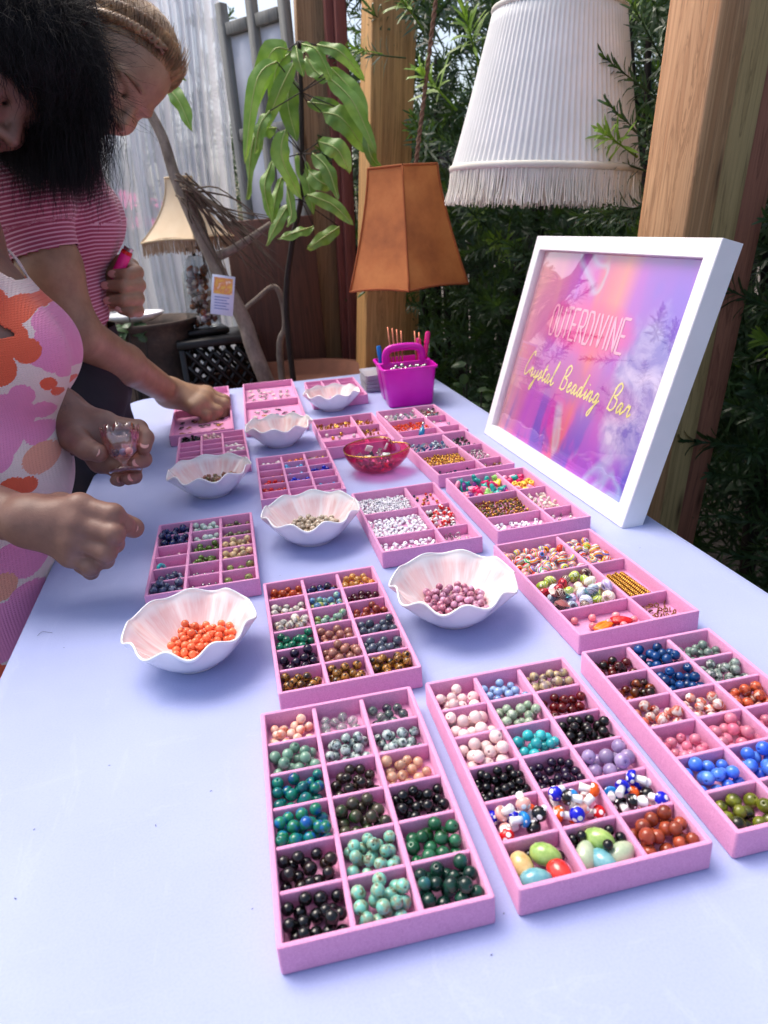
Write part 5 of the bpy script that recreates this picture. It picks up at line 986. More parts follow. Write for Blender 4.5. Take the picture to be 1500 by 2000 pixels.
for i, (a, b, c_, w) in enumerate(LV):
    y = 2.40 + q.uniform(-.12, .1); P = [at_y(*a, y), at_y(*b, y - .03), at_y(*c_, y - .02 + q.uniform(-.04, .04))]; fc = Vector((q.uniform(-.6, .6), -1, q.uniform(.0, .7)))
    lf = link('leaf', mesh('leaf', *leaf(P, w / 570 * .9, fc, wav=.15, seed=i), mleaf), mg); pp = spl(P, 12); link('midrib', mesh('midrib', *tubeg([p_ + fc.normalized() * .0016 for p_ in pp], [.0022 - .0014 * k / 11 for k in range(12)], 4), mrib), lf)
    if 320 < a[0] and i not in (20, 21): k = min(range(len(st_)), key=lambda k: (st_[k] - P[0]).length); link('petiole', mesh('petiole', *tubeg([st_[k], P[0]], .0018, 5), dbark), mg)
# terracotta planter holding it
pt = at_y(560, 737, 2.56); tag(link('terracotta_planter', mesh('terracotta_planter', *latheg([(.22, .002), (.26, .05), (.315, pt.z - .07), (.335, pt.z - .06), (.34, pt.z), (.30, pt.z), (.29, pt.z - .05), (.01, pt.z - .06)], 48), simple('terracotta', S(120, 74, 56), .8, .2, 14, .3, 60)), None, (pt.x, 2.58, 0)), 'wide brown terracotta planter just behind the far table edge', 'planter')
# podocarpus hedge
def spray(seed, n=46, L_=.2):
    q = random.Random(seed); V = []; F = []
    for i in range(n):
        w = i / n; a = i * 2.4; base = Vector((0, 0, L_ * w)); el = R(18 + 52 * w + q.uniform(-10, 10)); ll = .074 * q.uniform(.75, 1.15) * (1 - .35 * w); dv = Vector((math.cos(a) * math.cos(el), math.sin(a) * math.cos(el), math.sin(el))); sd = Vector((-math.sin(a), math.cos(a), 0)) * .0036; dr = Vector((0, 0, -.016 * q.uniform(.2, 1.3)))
        p = [base, base + dv * ll * .4, base + dv * ll * .78 + dr * .5, base + dv * ll + dr]; n0 = len(V); V += [p[0] - sd * .3, p[0] + sd * .3, p[1] - sd, p[1] + sd, p[2] - sd * .8, p[2] + sd * .8, p[3]]; F += [(n0, n0 + 1, n0 + 3, n0 + 2), (n0 + 2, n0 + 3, n0 + 5, n0 + 4), (n0 + 4, n0 + 5, n0 + 6)]
    v, f = tubeg([(0, 0, -.06), (0, 0, L_)], [.003, .0012], 4, False); n0 = len(V); V += v; F += [tuple(i + n0 for i in q_) for q_ in f]
    return np.array([tuple(x) for x in V]), F
SPR = [spray(i) for i in range(5)]; SPT = [spray(30 + i, 26, .07) for i in range(2)]
dleaf = leaf_mat('podocarpus_leaf', (40, 62, 42), (70, 98, 64), .25); nleaf = leaf_mat('podocarpus_tip', (110, 150, 50), (150, 180, 76), .35)
def shrub(label, c, ext_, n, seed, facing, tips=.06, group='podocarpus shrubs of the hedge', extra=()):
    q = random.Random(seed); Vs = []; Fs = []; mi = []; nv = 0; root = thing('hedge_shrub', label, 'shrub', (c[0], c[1], 0), 0, None)
    def put(p, d, s_, tip):
        nonlocal nv
        sv, sf = (q.choice(SPT) if tip else q.choice(SPR)); Rm = np.array((d.to_track_quat('Z', 'Y').to_matrix() @ Matrix.Rotation(q.uniform(0, 6.3), 3, 'Z'))); Vs.append(sv @ Rm.T * s_ + np.array(p)); Fs.extend([tuple(i + nv for i in f_) for f_ in sf]); mi.extend([1 if tip else 0] * len(sf)); nv += len(sv)
    for i in range(n):
        u = [q.uniform(-1, 1) for _ in range(3)]; p = Vector((u[0] * ext_[0], u[1] * ext_[1], c[2] + u[2] * ext_[2])); d = (Vector((u[0] * .5, u[1] * .5, .25)) + Vector(facing) * .8 + Vector((q.gauss(0, .5), q.gauss(0, .5), q.gauss(0, .4)))).normalized(); put(p, d, q.uniform(.8, 1.25), q.random() < tips)
    for (p, d, tip, s_) in extra: put(Vector(p) - Vector((c[0], c[1], 0)), Vector(d).normalized(), s_, tip)
    me = bpy.data.meshes.new('crown'); me.from_pydata(np.concatenate(Vs).tolist(), [], Fs); me.materials.append(dleaf); me.materials.append(nleaf); me.polygons.foreach_set('material_index', mi); me.update(); tag(link('crown', me, root), kind='stuff')
    mb = MB()
    for k in range(3): mb.add(*tubeg(spl([(q.uniform(-.05, .05), q.uniform(-.05, .05), .002), (q.uniform(-.1, .1), q.uniform(-.1, .1), c[2] * .6), (q.uniform(-.2, .2), q.uniform(-.1, .1), c[2] + ext_[2] * .6)], 10), [.022 - .0016 * i for i in range(10)], 7))
    mb.build('trunk', dbark, root); return root
def P_(px, py, y): return at_y(px, py, y)
ex1 = [(P_(1250, 330, 1.62), (-1, -.1, .35), False, .8), (P_(1215, 285, 1.60), (-.8, -.5, .4), True, .9), (P_(1290, 300, 1.62), (-.8, -.2, .6), False, .8), (P_(1275, 400, 1.62), (-1, -.2, -.1), False, .8), (P_(1290, 200, 1.66), (-.8, -.2, .5), False, .8), (P_(1300, 130, 1.7), (-.6, -.4, .6), False, .8)]
ex2 = [(P_(860, 180, 2.3), (-.6, -.5, .5), True, 1.3), (P_(925, 90, 2.35), (-.3, -.6, .6), True, 1.3), (P_(760, 110, 2.5), (-1, -.3, .1), False, .9), (P_(720, 100, 2.45), (-1, -.2, .2), True, .7), (P_(800, 20, 2.4), (-.5, -.5, .5), True, 1.2)]
shrub('dark podocarpus shrub between the two hanging lampshades', (.62, 2.75, 1.25), (.42, .22, .95), 300, 1, (-.3, -1, .1), .04, extra=ex2)
shrub('podocarpus shrub behind the white pleated lampshade', (.92, 2.2, 1.2), (.22, .4, .95), 260, 2, (-1, -.5, .1), .03)
shrub('podocarpus shrub reaching over the right side of the white lampshade', (1.02, 1.78, 1.1), (.16, .3, .95), 200, 3, (-1, -.3, .1), .03, extra=ex1)
shrub('dark podocarpus shrub at the right photo edge behind the boards', (1.12, 1.25, .9), (.16, .4, .85), 200, 4, (-1, -.1, .1), .03)
shrub('dark podocarpus shrub low at the right, below the table edge', (1.02, .75, .55), (.16, .35, .5), 130, 9, (-1, 0, .1), .03)
shrub('dark podocarpus shrub in the gap beside the pale pine post', (.28, 3.35, 1.3), (.36, .2, 1.0), 210, 5, (0, -1, .1), .04)
shrub('tall podocarpus shrub rising behind the other hedge shrubs', (.75, 3.5, 1.35), (.6, .25, 1.05), 300, 6, (0, -1, .1), .03)
shrub('tall podocarpus shrub behind the right hand lampshade and post', (1.55, 2.6, 1.35), (.35, .7, 1.05), 300, 7, (-1, -.4, .1), .03)
shrub('dark shrub behind the two women, left of the curtain', (-1.62, 4.35, 1.0), (.55, .25, .85), 190, 8, (.2, -1, .1), .05)
shrub('dark shrub far left behind the striped shirt', (-2.3, 3.0, 1.0), (.4, .4, .8), 160, 10, (.6, -.8, .1), .05)
shrub('dark shrub behind the window frame and red stakes', (-.22, 4.25, 1.2), (.42, .2, .95), 200, 11, (0, -1, .1), .04)
shrub('loose shrub seen between the curtain and the window frame', (-1.05, 4.7, 1.5), (.42, .2, 1.1), 150, 12, (0, -1, .2), .08)
# round leaved plants beside and behind the table
rleaf = leaf_mat('round_leaf', (60, 84, 56), (92, 116, 80), .25)
def leafy(label, cpx, y, spread, n, seed, ln):
    q = random.Random(seed); c = at_y(*cpx, y); o = thing('leafy_plant', label, 'plant', (c.x, y, 0))
    for i in range(n):
        b = Vector((q.gauss(0, spread), q.gauss(0, spread * .6), c.z + q.gauss(0, spread))); d = Vector((q.gauss(0, 1), q.gauss(-.6, .7), q.uniform(-.2, .8))).normalized(); link('leaf', mesh('leaf', *leaf([b, b + d * ln * .5, b + d * ln + Vector((0, 0, -.012))], ln * .62, Vector((q.uniform(-.3, .3), -.6, 1)), 6, .03, i), rleaf), o)
        if i % 2 == 0: link('stem', mesh('stem', *tubeg(spl([(q.gauss(0, .03), q.gauss(0, .02), .002), (b.x * .6, b.y * .6, b.z * .6), b], 6), .0025, 5), dbark), o)
leafy('round leaved plant growing beside the right table edge near the caddy', (915, 765), 2.35, .05, 22, 3, .05)
leafy('small leafy plant in front of the dark clay urn', (238, 650), 2.55, .045, 18, 4, .055)
# pink parasol far behind
pp = at(238, 415, 5.2); ps = thing('pink_parasol', 'bright pink parasol far behind the striped shirt', 'parasol', (pp.x, pp.y, .0))
link('canopy', mesh('canopy', *latheg([(.62, pp.z - .12), (.60, pp.z - .11), (.32, pp.z + .05), (.02, pp.z + .16), (.001, pp.z + .16)], 8), simple('pink_canvas', S(240, 60, 150), .8)), ps); link('pole', mesh('pole', *tubeg([(0, 0, .001), (0, 0, pp.z + .2)], .02, 10), white_glaze), ps)
# ---------------------------------------------------------------- people: bodies grown as one smooth surface from joint chains
def cap(a, b, ra, rb, k=.012): return ('c', np.array(a, float), np.array(b, float), ra, rb, k)
def ell(c, r, M3=None, k=.03, sub=False): return ('s' if sub else 'e', np.array(c, float), np.array(r, float), np.eye(3) if M3 is None else np.array(M3), k)
def field_mesh(prims, res, off=0.0):
    lo = np.full(3, 1e9); hi = -lo; bb = []
    for p in prims:
        if p[0] == 'c': r = max(p[3], p[4]) + off; a, b = np.minimum(p[1], p[2]) - r, np.maximum(p[1], p[2]) + r
        else: r = max(p[2]) + off; a, b = p[1] - r, p[1] + r
        m = p[-1] + 3 * res; bb.append((a - m, b + m)); lo = np.minimum(lo, a - 3 * res); hi = np.maximum(hi, b + 3 * res)
    n = np.ceil((hi - lo) / res).astype(int) + 1; Fd = np.full(n, .06, np.float32)
    for p, (a, b) in zip(prims, bb):
        i0 = np.maximum(np.floor((a - lo) / res).astype(int), 0); i1 = np.minimum(np.ceil((b - lo) / res).astype(int) + 1, n)
        g = [(lo[j] + np.arange(i0[j], i1[j]) * res).astype(np.float32) for j in range(3)]; Xg, Yg, Zg = g[0][:, None, None], g[1][None, :, None], g[2][None, None, :]
        if p[0] == 'c':
            d = p[2] - p[1]; L2 = max(d @ d, 1e-9); t_ = np.clip(((Xg - p[1][0]) * d[0] + (Yg - p[1][1]) * d[1] + (Zg - p[1][2]) * d[2]) / L2, 0, 1)
            v = np.sqrt((Xg - p[1][0] - t_ * d[0]) ** 2 + (Yg - p[1][1] - t_ * d[1]) ** 2 + (Zg - p[1][2] - t_ * d[2]) ** 2) - (p[3] + (p[4] - p[3]) * t_) - off
        else:
            M3 = p[3]; q0 = [(Xg - p[1][0]) * M3[0, j] + (Yg - p[1][1]) * M3[1, j] + (Zg - p[1][2]) * M3[2, j] for j in range(3)]; rr = p[2] + off
            k0 = np.sqrt(sum((q0[j] / rr[j]) ** 2 for j in range(3))); k1 = np.sqrt(sum((q0[j] / rr[j] ** 2) ** 2 for j in range(3))) + 1e-9; v = k0 * (k0 - 1) / k1
        sl_ = tuple(slice(i0[j], i1[j]) for j in range(3)); A = Fd[sl_]; k = p[-1]
        if p[0] == 's': v = -v; h = np.maximum(k - np.abs(A - v), 0) / k; Fd[sl_] = np.maximum(A, v) + h * h * k * .25
        else: h = np.maximum(k - np.abs(A - v), 0) / k; Fd[sl_] = np.minimum(A, v) - h * h * k * .25
    ins = Fd < 0; nx, ny, nz = n - 1
    cnt = np.zeros((nx, ny, nz), np.int8)
    for dx in (0, 1):
        for dy in (0, 1):
            for dz in (0, 1): cnt += ins[dx:dx + nx, dy:dy + ny, dz:dz + nz]
    act = (cnt > 0) & (cnt < 8); idx = np.argwhere(act); ids = np.full(act.shape, -1, np.int64); ids[act] = np.arange(len(idx))
    acc = np.zeros((len(idx), 3)); num = np.zeros(len(idx)); cs_ = [(x, y, z) for x in (0, 1) for y in (0, 1) for z in (0, 1)]
    fv = {c: Fd[idx[:, 0] + c[0], idx[:, 1] + c[1], idx[:, 2] + c[2]].astype(float) for c in cs_}
    for a in cs_:
        for j in range(3):
            if a[j] == 0:
                b = list(a); b[j] = 1; b = tuple(b); m = (fv[a] < 0) != (fv[b] < 0); t_ = np.where(m, fv[a] / np.where(m, fv[a] - fv[b], 1), 0); P = np.tile(np.array(a, float), (len(idx), 1)); P[:, j] = t_; acc[m] += P[m]; num[m] += 1
    V = lo + (idx + acc / num[:, None]) * res; Q = []
    for ax in range(3):
        sl0 = [slice(None)] * 3; sl1 = [slice(None)] * 3; sl0[ax] = slice(0, -1); sl1[ax] = slice(1, None); e = ins[tuple(sl0)] != ins[tuple(sl1)]; w = np.argwhere(e); o1, o2 = (ax + 1) % 3, (ax + 2) % 3
        w = w[(w[:, o1] > 0) & (w[:, o2] > 0) & (w[:, o1] < n[o1] - 1) & (w[:, o2] < n[o2] - 1)]
        c = [w.copy() for _ in range(4)]; c[1][:, o1] -= 1; c[2][:, o1] -= 1; c[2][:, o2] -= 1; c[3][:, o2] -= 1; q_ = np.stack([ids[tuple(x.T)] for x in c], 1); s_ = ins[tuple(w.T)]; q_[~s_] = q_[~s_][:, ::-1]; Q.append(q_)
    return V, np.concatenate(Q)
def np_mesh(name, V, Q, mat, smooth=True):
    me = bpy.data.meshes.new(name); me.vertices.add(len(V)); me.vertices.foreach_set('co', V.astype(np.float32).ravel()); me.loops.add(Q.size); me.loops.foreach_set('vertex_index', Q.astype(np.int32).ravel()); me.polygons.add(len(Q)); me.polygons.foreach_set('loop_start', np.arange(0, Q.size, 4, dtype=np.int32)); me.polygons.foreach_set('loop_total', np.full(len(Q), 4, np.int32))
    me.polygons.foreach_set('use_smooth', [smooth] * len(Q)); me.materials.append(mat); me.update(calc_edges=True); me.validate(); return me
def cut(V, Q, drop):
    keep = ~drop[Q].any(1); Q = Q[keep]; used = np.unique(Q); mp = np.full(len(V), -1); mp[used] = np.arange(len(used)); return V[used], mp[Q]
def smooth_v(V, Q, it=2, f=.5):
    for _ in range(it):
        S_ = np.zeros_like(V); N_ = np.zeros(len(V))
        for a in range(4): 
            for b in (1, 3): np.add.at(S_, Q[:, a], V[Q[:, (a + b) % 4]]); np.add.at(N_, Q[:, a], 1)
        V = V * (1 - f) + f * S_ / np.maximum(N_, 1)[:, None]
    return V
A_ = lambda px, py, d: np.array(at(px, py, d))
def skin_mat(name, c, c2, tattoo=None):
    t = NT(name); n_ = t.noise(t.coord(), 26, 4, .6); col = t.ramp(n_, [(.3, S(*c)), (.7, S(*c2))])
    col = t.mix(t.math('MULTIPLY', t.ramp(t.noise(t.coord(), 90, 4, .7), [(.5, (0, 0, 0, 1)), (.8, (1, 1, 1, 1))]), .22), col, S(*[x * .8 for x in c]))
    if tattoo is not None:
        d = t.node('VectorMath', operation='DISTANCE'); t.l(t.coord(), d.inputs[0]); d.inputs[1].default_value = tattoo; m = t.math('MULTIPLY', t.ramp(d.outputs['Value'], [(.014, (1, 1, 1, 1)), (.022, (0, 0, 0, 1))]), t.ramp(t.noise(t.coord(), 130, 2, .5, dist=2), [(.46, (0, 0, 0, 1)), (.5, (1, 1, 1, 1)), (.58, (0, 0, 0, 1))])); col = t.mix(t.math('MULTIPLY', m, .75), col, S(52, 44, 46))
    t.set(col=col, rough=.48, sss=.03); t.b.inputs['Subsurface Radius'].default_value = (.012, .005, .003); t.b.inputs['Subsurface Scale'].default_value = 1.0
    vo = t.node('TexVoronoi', feature='DISTANCE_TO_EDGE'); vo.inputs['Scale'].default_value = 520; t.l(t.coord(), vo.inputs['Vector']); t.bump(t.math('ADD', t.math('MULTIPLY', vo.outputs['Distance'], .8), t.noise(t.coord(), 300, 4)), .32, .0008); return t.m
def hand(W_, mcps, fingers, thumb, rw, rf, palm_k=.014):
    P = []
    for i, m in enumerate(mcps): P.append(cap(W_, m, rw, rf[i] * 1.16, palm_k))
    for a, b in zip(mcps, mcps[1:]): P.append(cap(a, b, rf[1] * 1.05, rf[2] * 1.05, palm_k))
    for i, (m, fg) in enumerate(zip(mcps, fingers)):
        ch = [m] + fg; rr = [1.08, 1.0, .92, .80][:len(ch)]
        for j in range(len(ch) - 1): P.append(cap(ch[j], ch[j + 1], rf[i] * rr[j], rf[i] * rr[j + 1], .0035 if j else .006))
        for j in (1,): P.append(ell(ch[j], [rf[i] * 1.06] * 3, None, .004))
    ch = [W_] + thumb; rr = [rw * .8, rf[0] * 1.45, rf[0] * 1.16, rf[0] * .98]
    for j in range(len(ch) - 1): P.append(cap(ch[j], ch[j + 1], rr[j], rr[j + 1], .012 if j < 1 else .005))
    return P
def head(c, th, yaw, s=1.0, facefull=True):
    f0 = CR * math.cos(th) - CU * math.sin(th); up = CR * math.sin(th) + CU * math.cos(th); lf = CW.copy(); f = f0 * math.cos(yaw) - lf * math.sin(yaw); lf = np.cross(up, f); M3 = np.stack([f, lf, up], 1); T = lambda x, y, z: c + M3 @ (np.array([x, y, z]) * s); E = lambda p, r, k, sub=False: ell(T(*p), np.array(r) * s, M3, k, sub)
    P = [E((-.012, 0, .034), (.100, .077, .090), .03), E((.030, 0, -.030), (.062, .060, .086), .03), cap(T(.058, 0, -.098), T(.066, 0, -.092), .021 * s, .019 * s, .03), cap(T(.0, .048, -.06), T(.055, .016, -.1), .017 * s, .015 * s, .03), cap(T(.0, -.048, -.06), T(.055, -.016, -.1), .017 * s, .015 * s, .03)]
    P += [E((.073, .032, -.006), (.014, .019, .012), .012, True), E((.073, -.032, -.006), (.014, .019, .012), .012, True), cap(T(.083, .012, .016), T(.070, .05, .016), .008 * s, .007 * s, .014), cap(T(.083, -.012, .016), T(.070, -.05, .016), .008 * s, .007 * s, .014)]
    P += [cap(T(.084, 0, .006), T(.112, 0, -.036), .0075 * s, .0105 * s, .010), E((.100, .012, -.040), (.011, .0085, .0085), .007), E((.100, -.012, -.040), (.011, .0085, .0085), .007), E((.062, .038, -.034), (.026, .022, .022), .024), E((.062, -.038, -.034), (.026, .022, .022), .024)]
    P += [E((.068, .032, -.004), (.0135, .0165, .0125), .004), E((.068, -.032, -.004), (.0135, .0165, .0125), .004), E((.093, 0, -.060), (.011, .023, .0062), .006), E((.090, 0, -.073), (.011, .019, .0072), .006), E((-.005, .077, -.012), (.017, .009, .030), .008), E((-.005, -.077, -.012), (.017, .009, .030), .008)]
    return P, T, M3
def strands(name, paths, rad, m, parent, npt=10, frizz=.004, seed=0, sides=3):
    q = np.random.default_rng(seed); V = []; F = []; n0 = 0
    for pts in paths:
        P = np.array(spl(pts, npt)); w = np.linspace(0, 1, npt)[:, None]; P = P + np.cumsum(q.normal(0, frizz, P.shape), 0) * np.minimum(1, w * 2); T = np.gradient(P, axis=0); T /= np.linalg.norm(T, axis=1)[:, None] + 1e-9
        U = np.cross(T, q.normal(0, 1, 3)); U /= np.linalg.norm(U, axis=1)[:, None] + 1e-9; Bv = np.cross(T, U); r = rad * (1 - .75 * w) * q.uniform(.7, 1.3)
        for k in range(sides): a = 2 * math.pi * k / sides; V.append(P + (U * math.cos(a) + Bv * math.sin(a)) * r)
        i = np.arange(npt - 1)
        for k in range(sides): k2 = (k + 1) % sides; F.append(np.stack([n0 + k * npt + i, n0 + k2 * npt + i, n0 + k2 * npt + i + 1, n0 + k * npt + i + 1], 1))
        n0 += sides * npt
    o = link(name, np_mesh(name, np.concatenate(V), np.concatenate(F), m), parent); return tag(o, kind='stuff')
def nails(parent, items, m):
    for p, d, r in items:                                                      # p centre, d finger direction, flat side towards the camera
        d = Vector(d).normalized(); nrm = (Vector(CAM) - Vector(p)).normalized(); nrm = (nrm - d * nrm.dot(d)).normalized(); s_ = nrm.cross(d); M4 = Matrix(((d.x, s_.x, nrm.x, p[0]), (d.y, s_.y, nrm.y, p[1]), (d.z, s_.z, nrm.z, p[2]), (0, 0, 0, 1)))
        v, f = latheg([(.0001, -.3), (.7, -.22), (1, 0), (.85, .16), (.4, .3), (.0001, .34)], 14); o = link('fingernail', mesh('fingernail', [(x * r * 1.25, y * r, z * r * .55) for x, y, z in v], f, m), parent); o.matrix_world = M4
hair_dark = NT('dark_hair'); hair_dark.set(col=hair_dark.ramp(hair_dark.noise(hair_dark.coord(), 60, 3), [(.3, S(16, 14, 16)), (.7, S(32, 28, 30))]), rough=.62, spec=.22); hair_dark = hair_dark.m
hair_brown = NT('brown_hair'); hb_ = hair_brown; hair_brown.set(col=hb_.ramp(hb_.noise(hb_.coord(), 30, 4), [(.25, S(84, 60, 40)), (.5, S(146, 110, 74)), (.75, S(206, 168, 120))]), rough=.38, spec=.6); hair_brown = hair_brown.m
nailm = simple('nail_pink', S(206, 150, 140), .2, .05, sss=.1)
F_ = np.array([math.cos(TR), math.sin(TR), 0]); LF_ = np.array([-math.sin(TR), math.cos(TR), 0]); UZ = np.array([0, 0, 1.])
B3 = np.stack([F_, LF_, UZ], 1)
def plat(p): q = np.array(p); return q
# ================================================================ front woman
p1 = thing('person', 'woman with dark frizzy hair in a flower knit dress, holding a glass cup', 'person', (float(A_(-60, 1050, 1.08)[0]), float(A_(-60, 1050, 1.08)[1]), .001))
skin1 = skin_mat('skin_front_woman', (116, 82, 70), (138, 100, 84), tuple(A_(120, 800, 1.03)))
pel = A_(-45, 1040, 1.10); wai = A_(-22, 905, 1.09); che = A_(-30, 682, 1.08); nek = A_(-95, 452, 1.06)
H1c = A_(-34, 146, 1.08); P1, T1, M1 = head(H1c, R(46), R(6))
tors = [ell(pel, (.105, .15, .10), B3, .06), ell(pel - UZ * .10, (.10, .15, .10), B3, .06), ell(wai, (.098, .128, .11), B3, .06), ell(wai + F_ * .012 - UZ * .01, (.092, .10, .08), B3, .05), ell(che, (.10, .135, .13), B3, .06), ell(che + F_ * .048 - LF_ * .062 - UZ * .012, (.074, .070, .072), B3, .045), ell(che + F_ * .048 + LF_ * .062 - UZ * .012, (.074, .070, .072), B3, .045), ell(che + UZ * .10 - F_ * .025, (.075, .145, .062), B3, .06)]
thighs = [cap(pel - UZ * .08 + LF_ * s * .075, pel - UZ * .42 + LF_ * s * .08, .088, .066, .05) for s in (-1, 1)]
Fz = lambda p, z: np.array([p[0], p[1], z])
legs = []
for s in (-1, 1):
    k_ = Fz(pel + LF_ * s * .08, .46); a_ = Fz(pel + LF_ * s * .085 - F_ * .02, .075); legs += [cap(pel - UZ * .08 + LF_ * s * .075, k_, .085, .056, .04), cap(k_, a_, .054, .034, .03), cap(a_, Fz(a_ - F_ * .03, .035), .034, .03, .02), cap(Fz(a_ - F_ * .03, .032), Fz(a_ + F_ * .13, .024), .030, .022, .02)]
shR = che + UZ * .115 - LF_ * .15 - F_ * .10; shL = che + UZ * .105 + LF_ * .14 - F_ * .055
elR = A_(-165, 960, .95); wrR = A_(62, 1018, .905); elL = A_(10, 735, 1.37); wrL = A_(120, 806, 1.13)
arms1 = [cap(shR, elR, .048, .042, .03), cap(elR, elR * .6 + wrR * .4, .043, .041, .02), cap(elR * .6 + wrR * .4, wrR, .041, .029, .02), cap(shL, elL, .042, .040, .03), cap(elL, elL * .55 + wrL * .45, .040, .037, .02), cap(elL * .55 + wrL * .45, wrL, .037, .029, .02), ell(shR, (.050,) * 3, None, .03), ell(shL, (.042,) * 3, None, .03)]
neck1 = [cap(nek, H1c - M1[:, 2] * .07 - M1[:, 0] * .02, .052, .050, .04)] + [cap(nek, s_, .045, .045, .05) for s_ in (shR, shL)]
mR = [A_(156, 990, .892), A_(152, 1024, .886), A_(147, 1056, .889), A_(138, 1085, .896)]
fR = [[A_(220, 1006, .888), A_(242, 1024, .905), A_(249, 1031, .915)], [A_(222, 1043, .880), A_(224, 1062, .905), A_(196, 1062, .92)], [A_(208, 1078, .885), A_(206, 1094, .908), A_(180, 1088, .92)], [A_(178, 1107, .894), A_(178, 1117, .912), A_(156, 1106, .92)]]
tR = [A_(118, 992, .93), A_(196, 1004, .938), A_(261, 1031, .926)]
hR = hand(wrR, mR, fR, tR, .0285, [.0140, .0132, .0122, .0108])
mL = [A_(205, 827, 1.115), A_(209, 851, 1.122), A_(206, 880, 1.122), A_(196, 903, 1.112)]
fL = [[A_(270, 838, 1.110), A_(284, 855, 1.090), A_(281, 874, 1.075)], [A_(272, 880, 1.115), A_(280, 897, 1.090), A_(262, 906, 1.072)], [A_(260, 912, 1.112), A_(262, 930, 1.095), A_(250, 935, 1.080)], [A_(232, 922, 1.105), A_(233, 937, 1.095), A_(226, 938, 1.084)]]
tL = [A_(146, 858, 1.085), A_(168, 876, 1.060), A_(193, 885, 1.048)]
hL = hand(wrL, mL, fL, tL, .0285, [.0142, .0138, .0128, .0112], .02) + [ell(A_(170, 850, 1.12), (.034, .022, .03), None, .02)]
V, Q = field_mesh(tors + legs + arms1 + neck1 + P1 + hR + hL, .0030)
V = smooth_v(V, Q, 1, .4); b1 = link('body', np_mesh('body', V - np.array(p1.location), Q, skin1), p1)
skin1.node_tree.nodes  # object coordinates are relative to the person's base
for nd in skin1.node_tree.nodes:
    if nd.bl_idname == 'ShaderNodeVectorMath': nd.inputs[1].default_value = tuple(np.array(A_(122, 800, 1.105)) - np.array(p1.location))
# knit dress
def flower_nodes(t, X, Y, cx, cy, r, n, ph, amp=.34, power=1.0):
    dx = t.math('SUBTRACT', X, cx); dy = t.math('SUBTRACT', Y, cy); rr = t.math('SQRT', t.math('ADD', t.math('MULTIPLY', dx, dx), t.math('MULTIPLY', dy, dy))); a = t.math('ARCTAN2', dy, dx)
    lim = t.math('MULTIPLY', r, t.math('ADD', 1 - amp * .4, t.math('MULTIPLY', amp, t.math('COSINE', t.math('MULTIPLY', t.math('ADD', a, ph), n))))); return t.math('LESS_THAN', rr, lim)
t = NT('flower_knit'); at_n = t.node('Attribute', attribute_name='pat'); sp3 = t.node('SeparateXYZ'); t.l(at_n.outputs['Vector'], sp3.inputs[0])
jag = t.math('MULTIPLY', t.math('SUBTRACT', t.noise(at_n.outputs['Vector'], 420, 1), .5), .005); Xp = t.math('ADD', sp3.outputs[0], jag); Yp = t.math('ADD', sp3.outputs[1], jag)
O_, PV, SA = S(226, 88, 48), S(228, 136, 180), S(226, 154, 128)
pc = lambda px, py, d=1.02: ((A_(px, py, d) @ F_), float(A_(px, py, d)[2]))
knit = S(228, 208, 200)
col = knit
fl = [(PV, [(90, 596, 19), (92, 622, 22), (108, 655, 30), (112, 700, 27), (88, 690, 20), (126, 725, 18)]), (O_, [(-8, 590, 40), (46, 600, 25), (5, 650, 50), (66, 676, 23), (40, 650, 28), (15, 705, 34), (-40, 650, 60)]), (PV, [(52, 764, 21), (28, 800, 40), (-8, 835, 56), (70, 850, 22), (80, 805, 18), (8, 880, 26)]), (O_, [(96, 748, 13), (106, 770, 9)]), (SA, [(76, 900, 27)]), (O_, [(34, 946, 24), (56, 944, 16), (12, 952, 20)]), (PV, [(28, 1088, 32), (55, 1106, 24), (8, 1120, 30)]), (SA, [(14, 1128, 24)]), (O_, [(88, 1074, 13), (80, 1092, 10)]), (PV, [(52, 1168, 28), (22, 1200, 40), (48, 1232, 34), (-6, 1250, 40)]), (O_, [(-70, 1100, 40), (-90, 1150, 36)]), (PV, [(-110, 760, 40), (-90, 720, 34)]), (O_, [(-30, 1300, 34), (10, 1330, 30)])]
for cc, lobes in fl:
    m_ = None
    for px, py, r in lobes:
        cx_, cy_ = pc(px, py); k_ = flower_nodes(t, Xp, Yp, cx_, cy_, r * 1.02 / 1380, 1, 0, .0); m_ = k_ if m_ is None else t.math('MAXIMUM', m_, k_)
    col = t.mix(m_, col, cc)
wv = t.node('TexWave', wave_type='BANDS', bands_direction='Y'); wv.inputs['Scale'].default_value = 105; t.l(at_n.outputs['Vector'], wv.inputs['Vector']); wx = t.node('TexWave', wave_type='BANDS', bands_direction='X'); wx.inputs['Scale'].default_value = 90; t.l(at_n.outputs['Vector'], wx.inputs['Vector'])
kn = t.math('MULTIPLY', wv.outputs['Fac'], wx.outputs['Fac']); t.set(col=t.mix(t.math('MULTIPLY', kn, .22), t.mix(.12, col, S(150, 110, 104)), col), rough=.85, sheen=.2); t.bump(kn, .6, .0012); knitm = t.m
V, Q = field_mesh(tors + thighs + [cap(che + UZ * .10 - LF_ * .10, shR - F_ * 0 + LF_ * .05, .05, .05, .03), cap(che + UZ * .10 + LF_ * .10, shL - LF_ * .05, .05, .05, .03)], .0034, .0055)
rel = V - che; fx, ly, uz = rel @ F_, rel @ LF_, rel[:, 2]
drop = (uz > .185) | ((np.abs(ly) < .092) & (fx > -.03) & (uz > .098 + .07 * (ly / .092) ** 4)) | ((np.abs(ly) > .125) & (uz > .03)) | (V[:, 2] < pel[2] - .36)
V, Q = cut(V, Q, drop); V = smooth_v(V, Q, 2, .5)
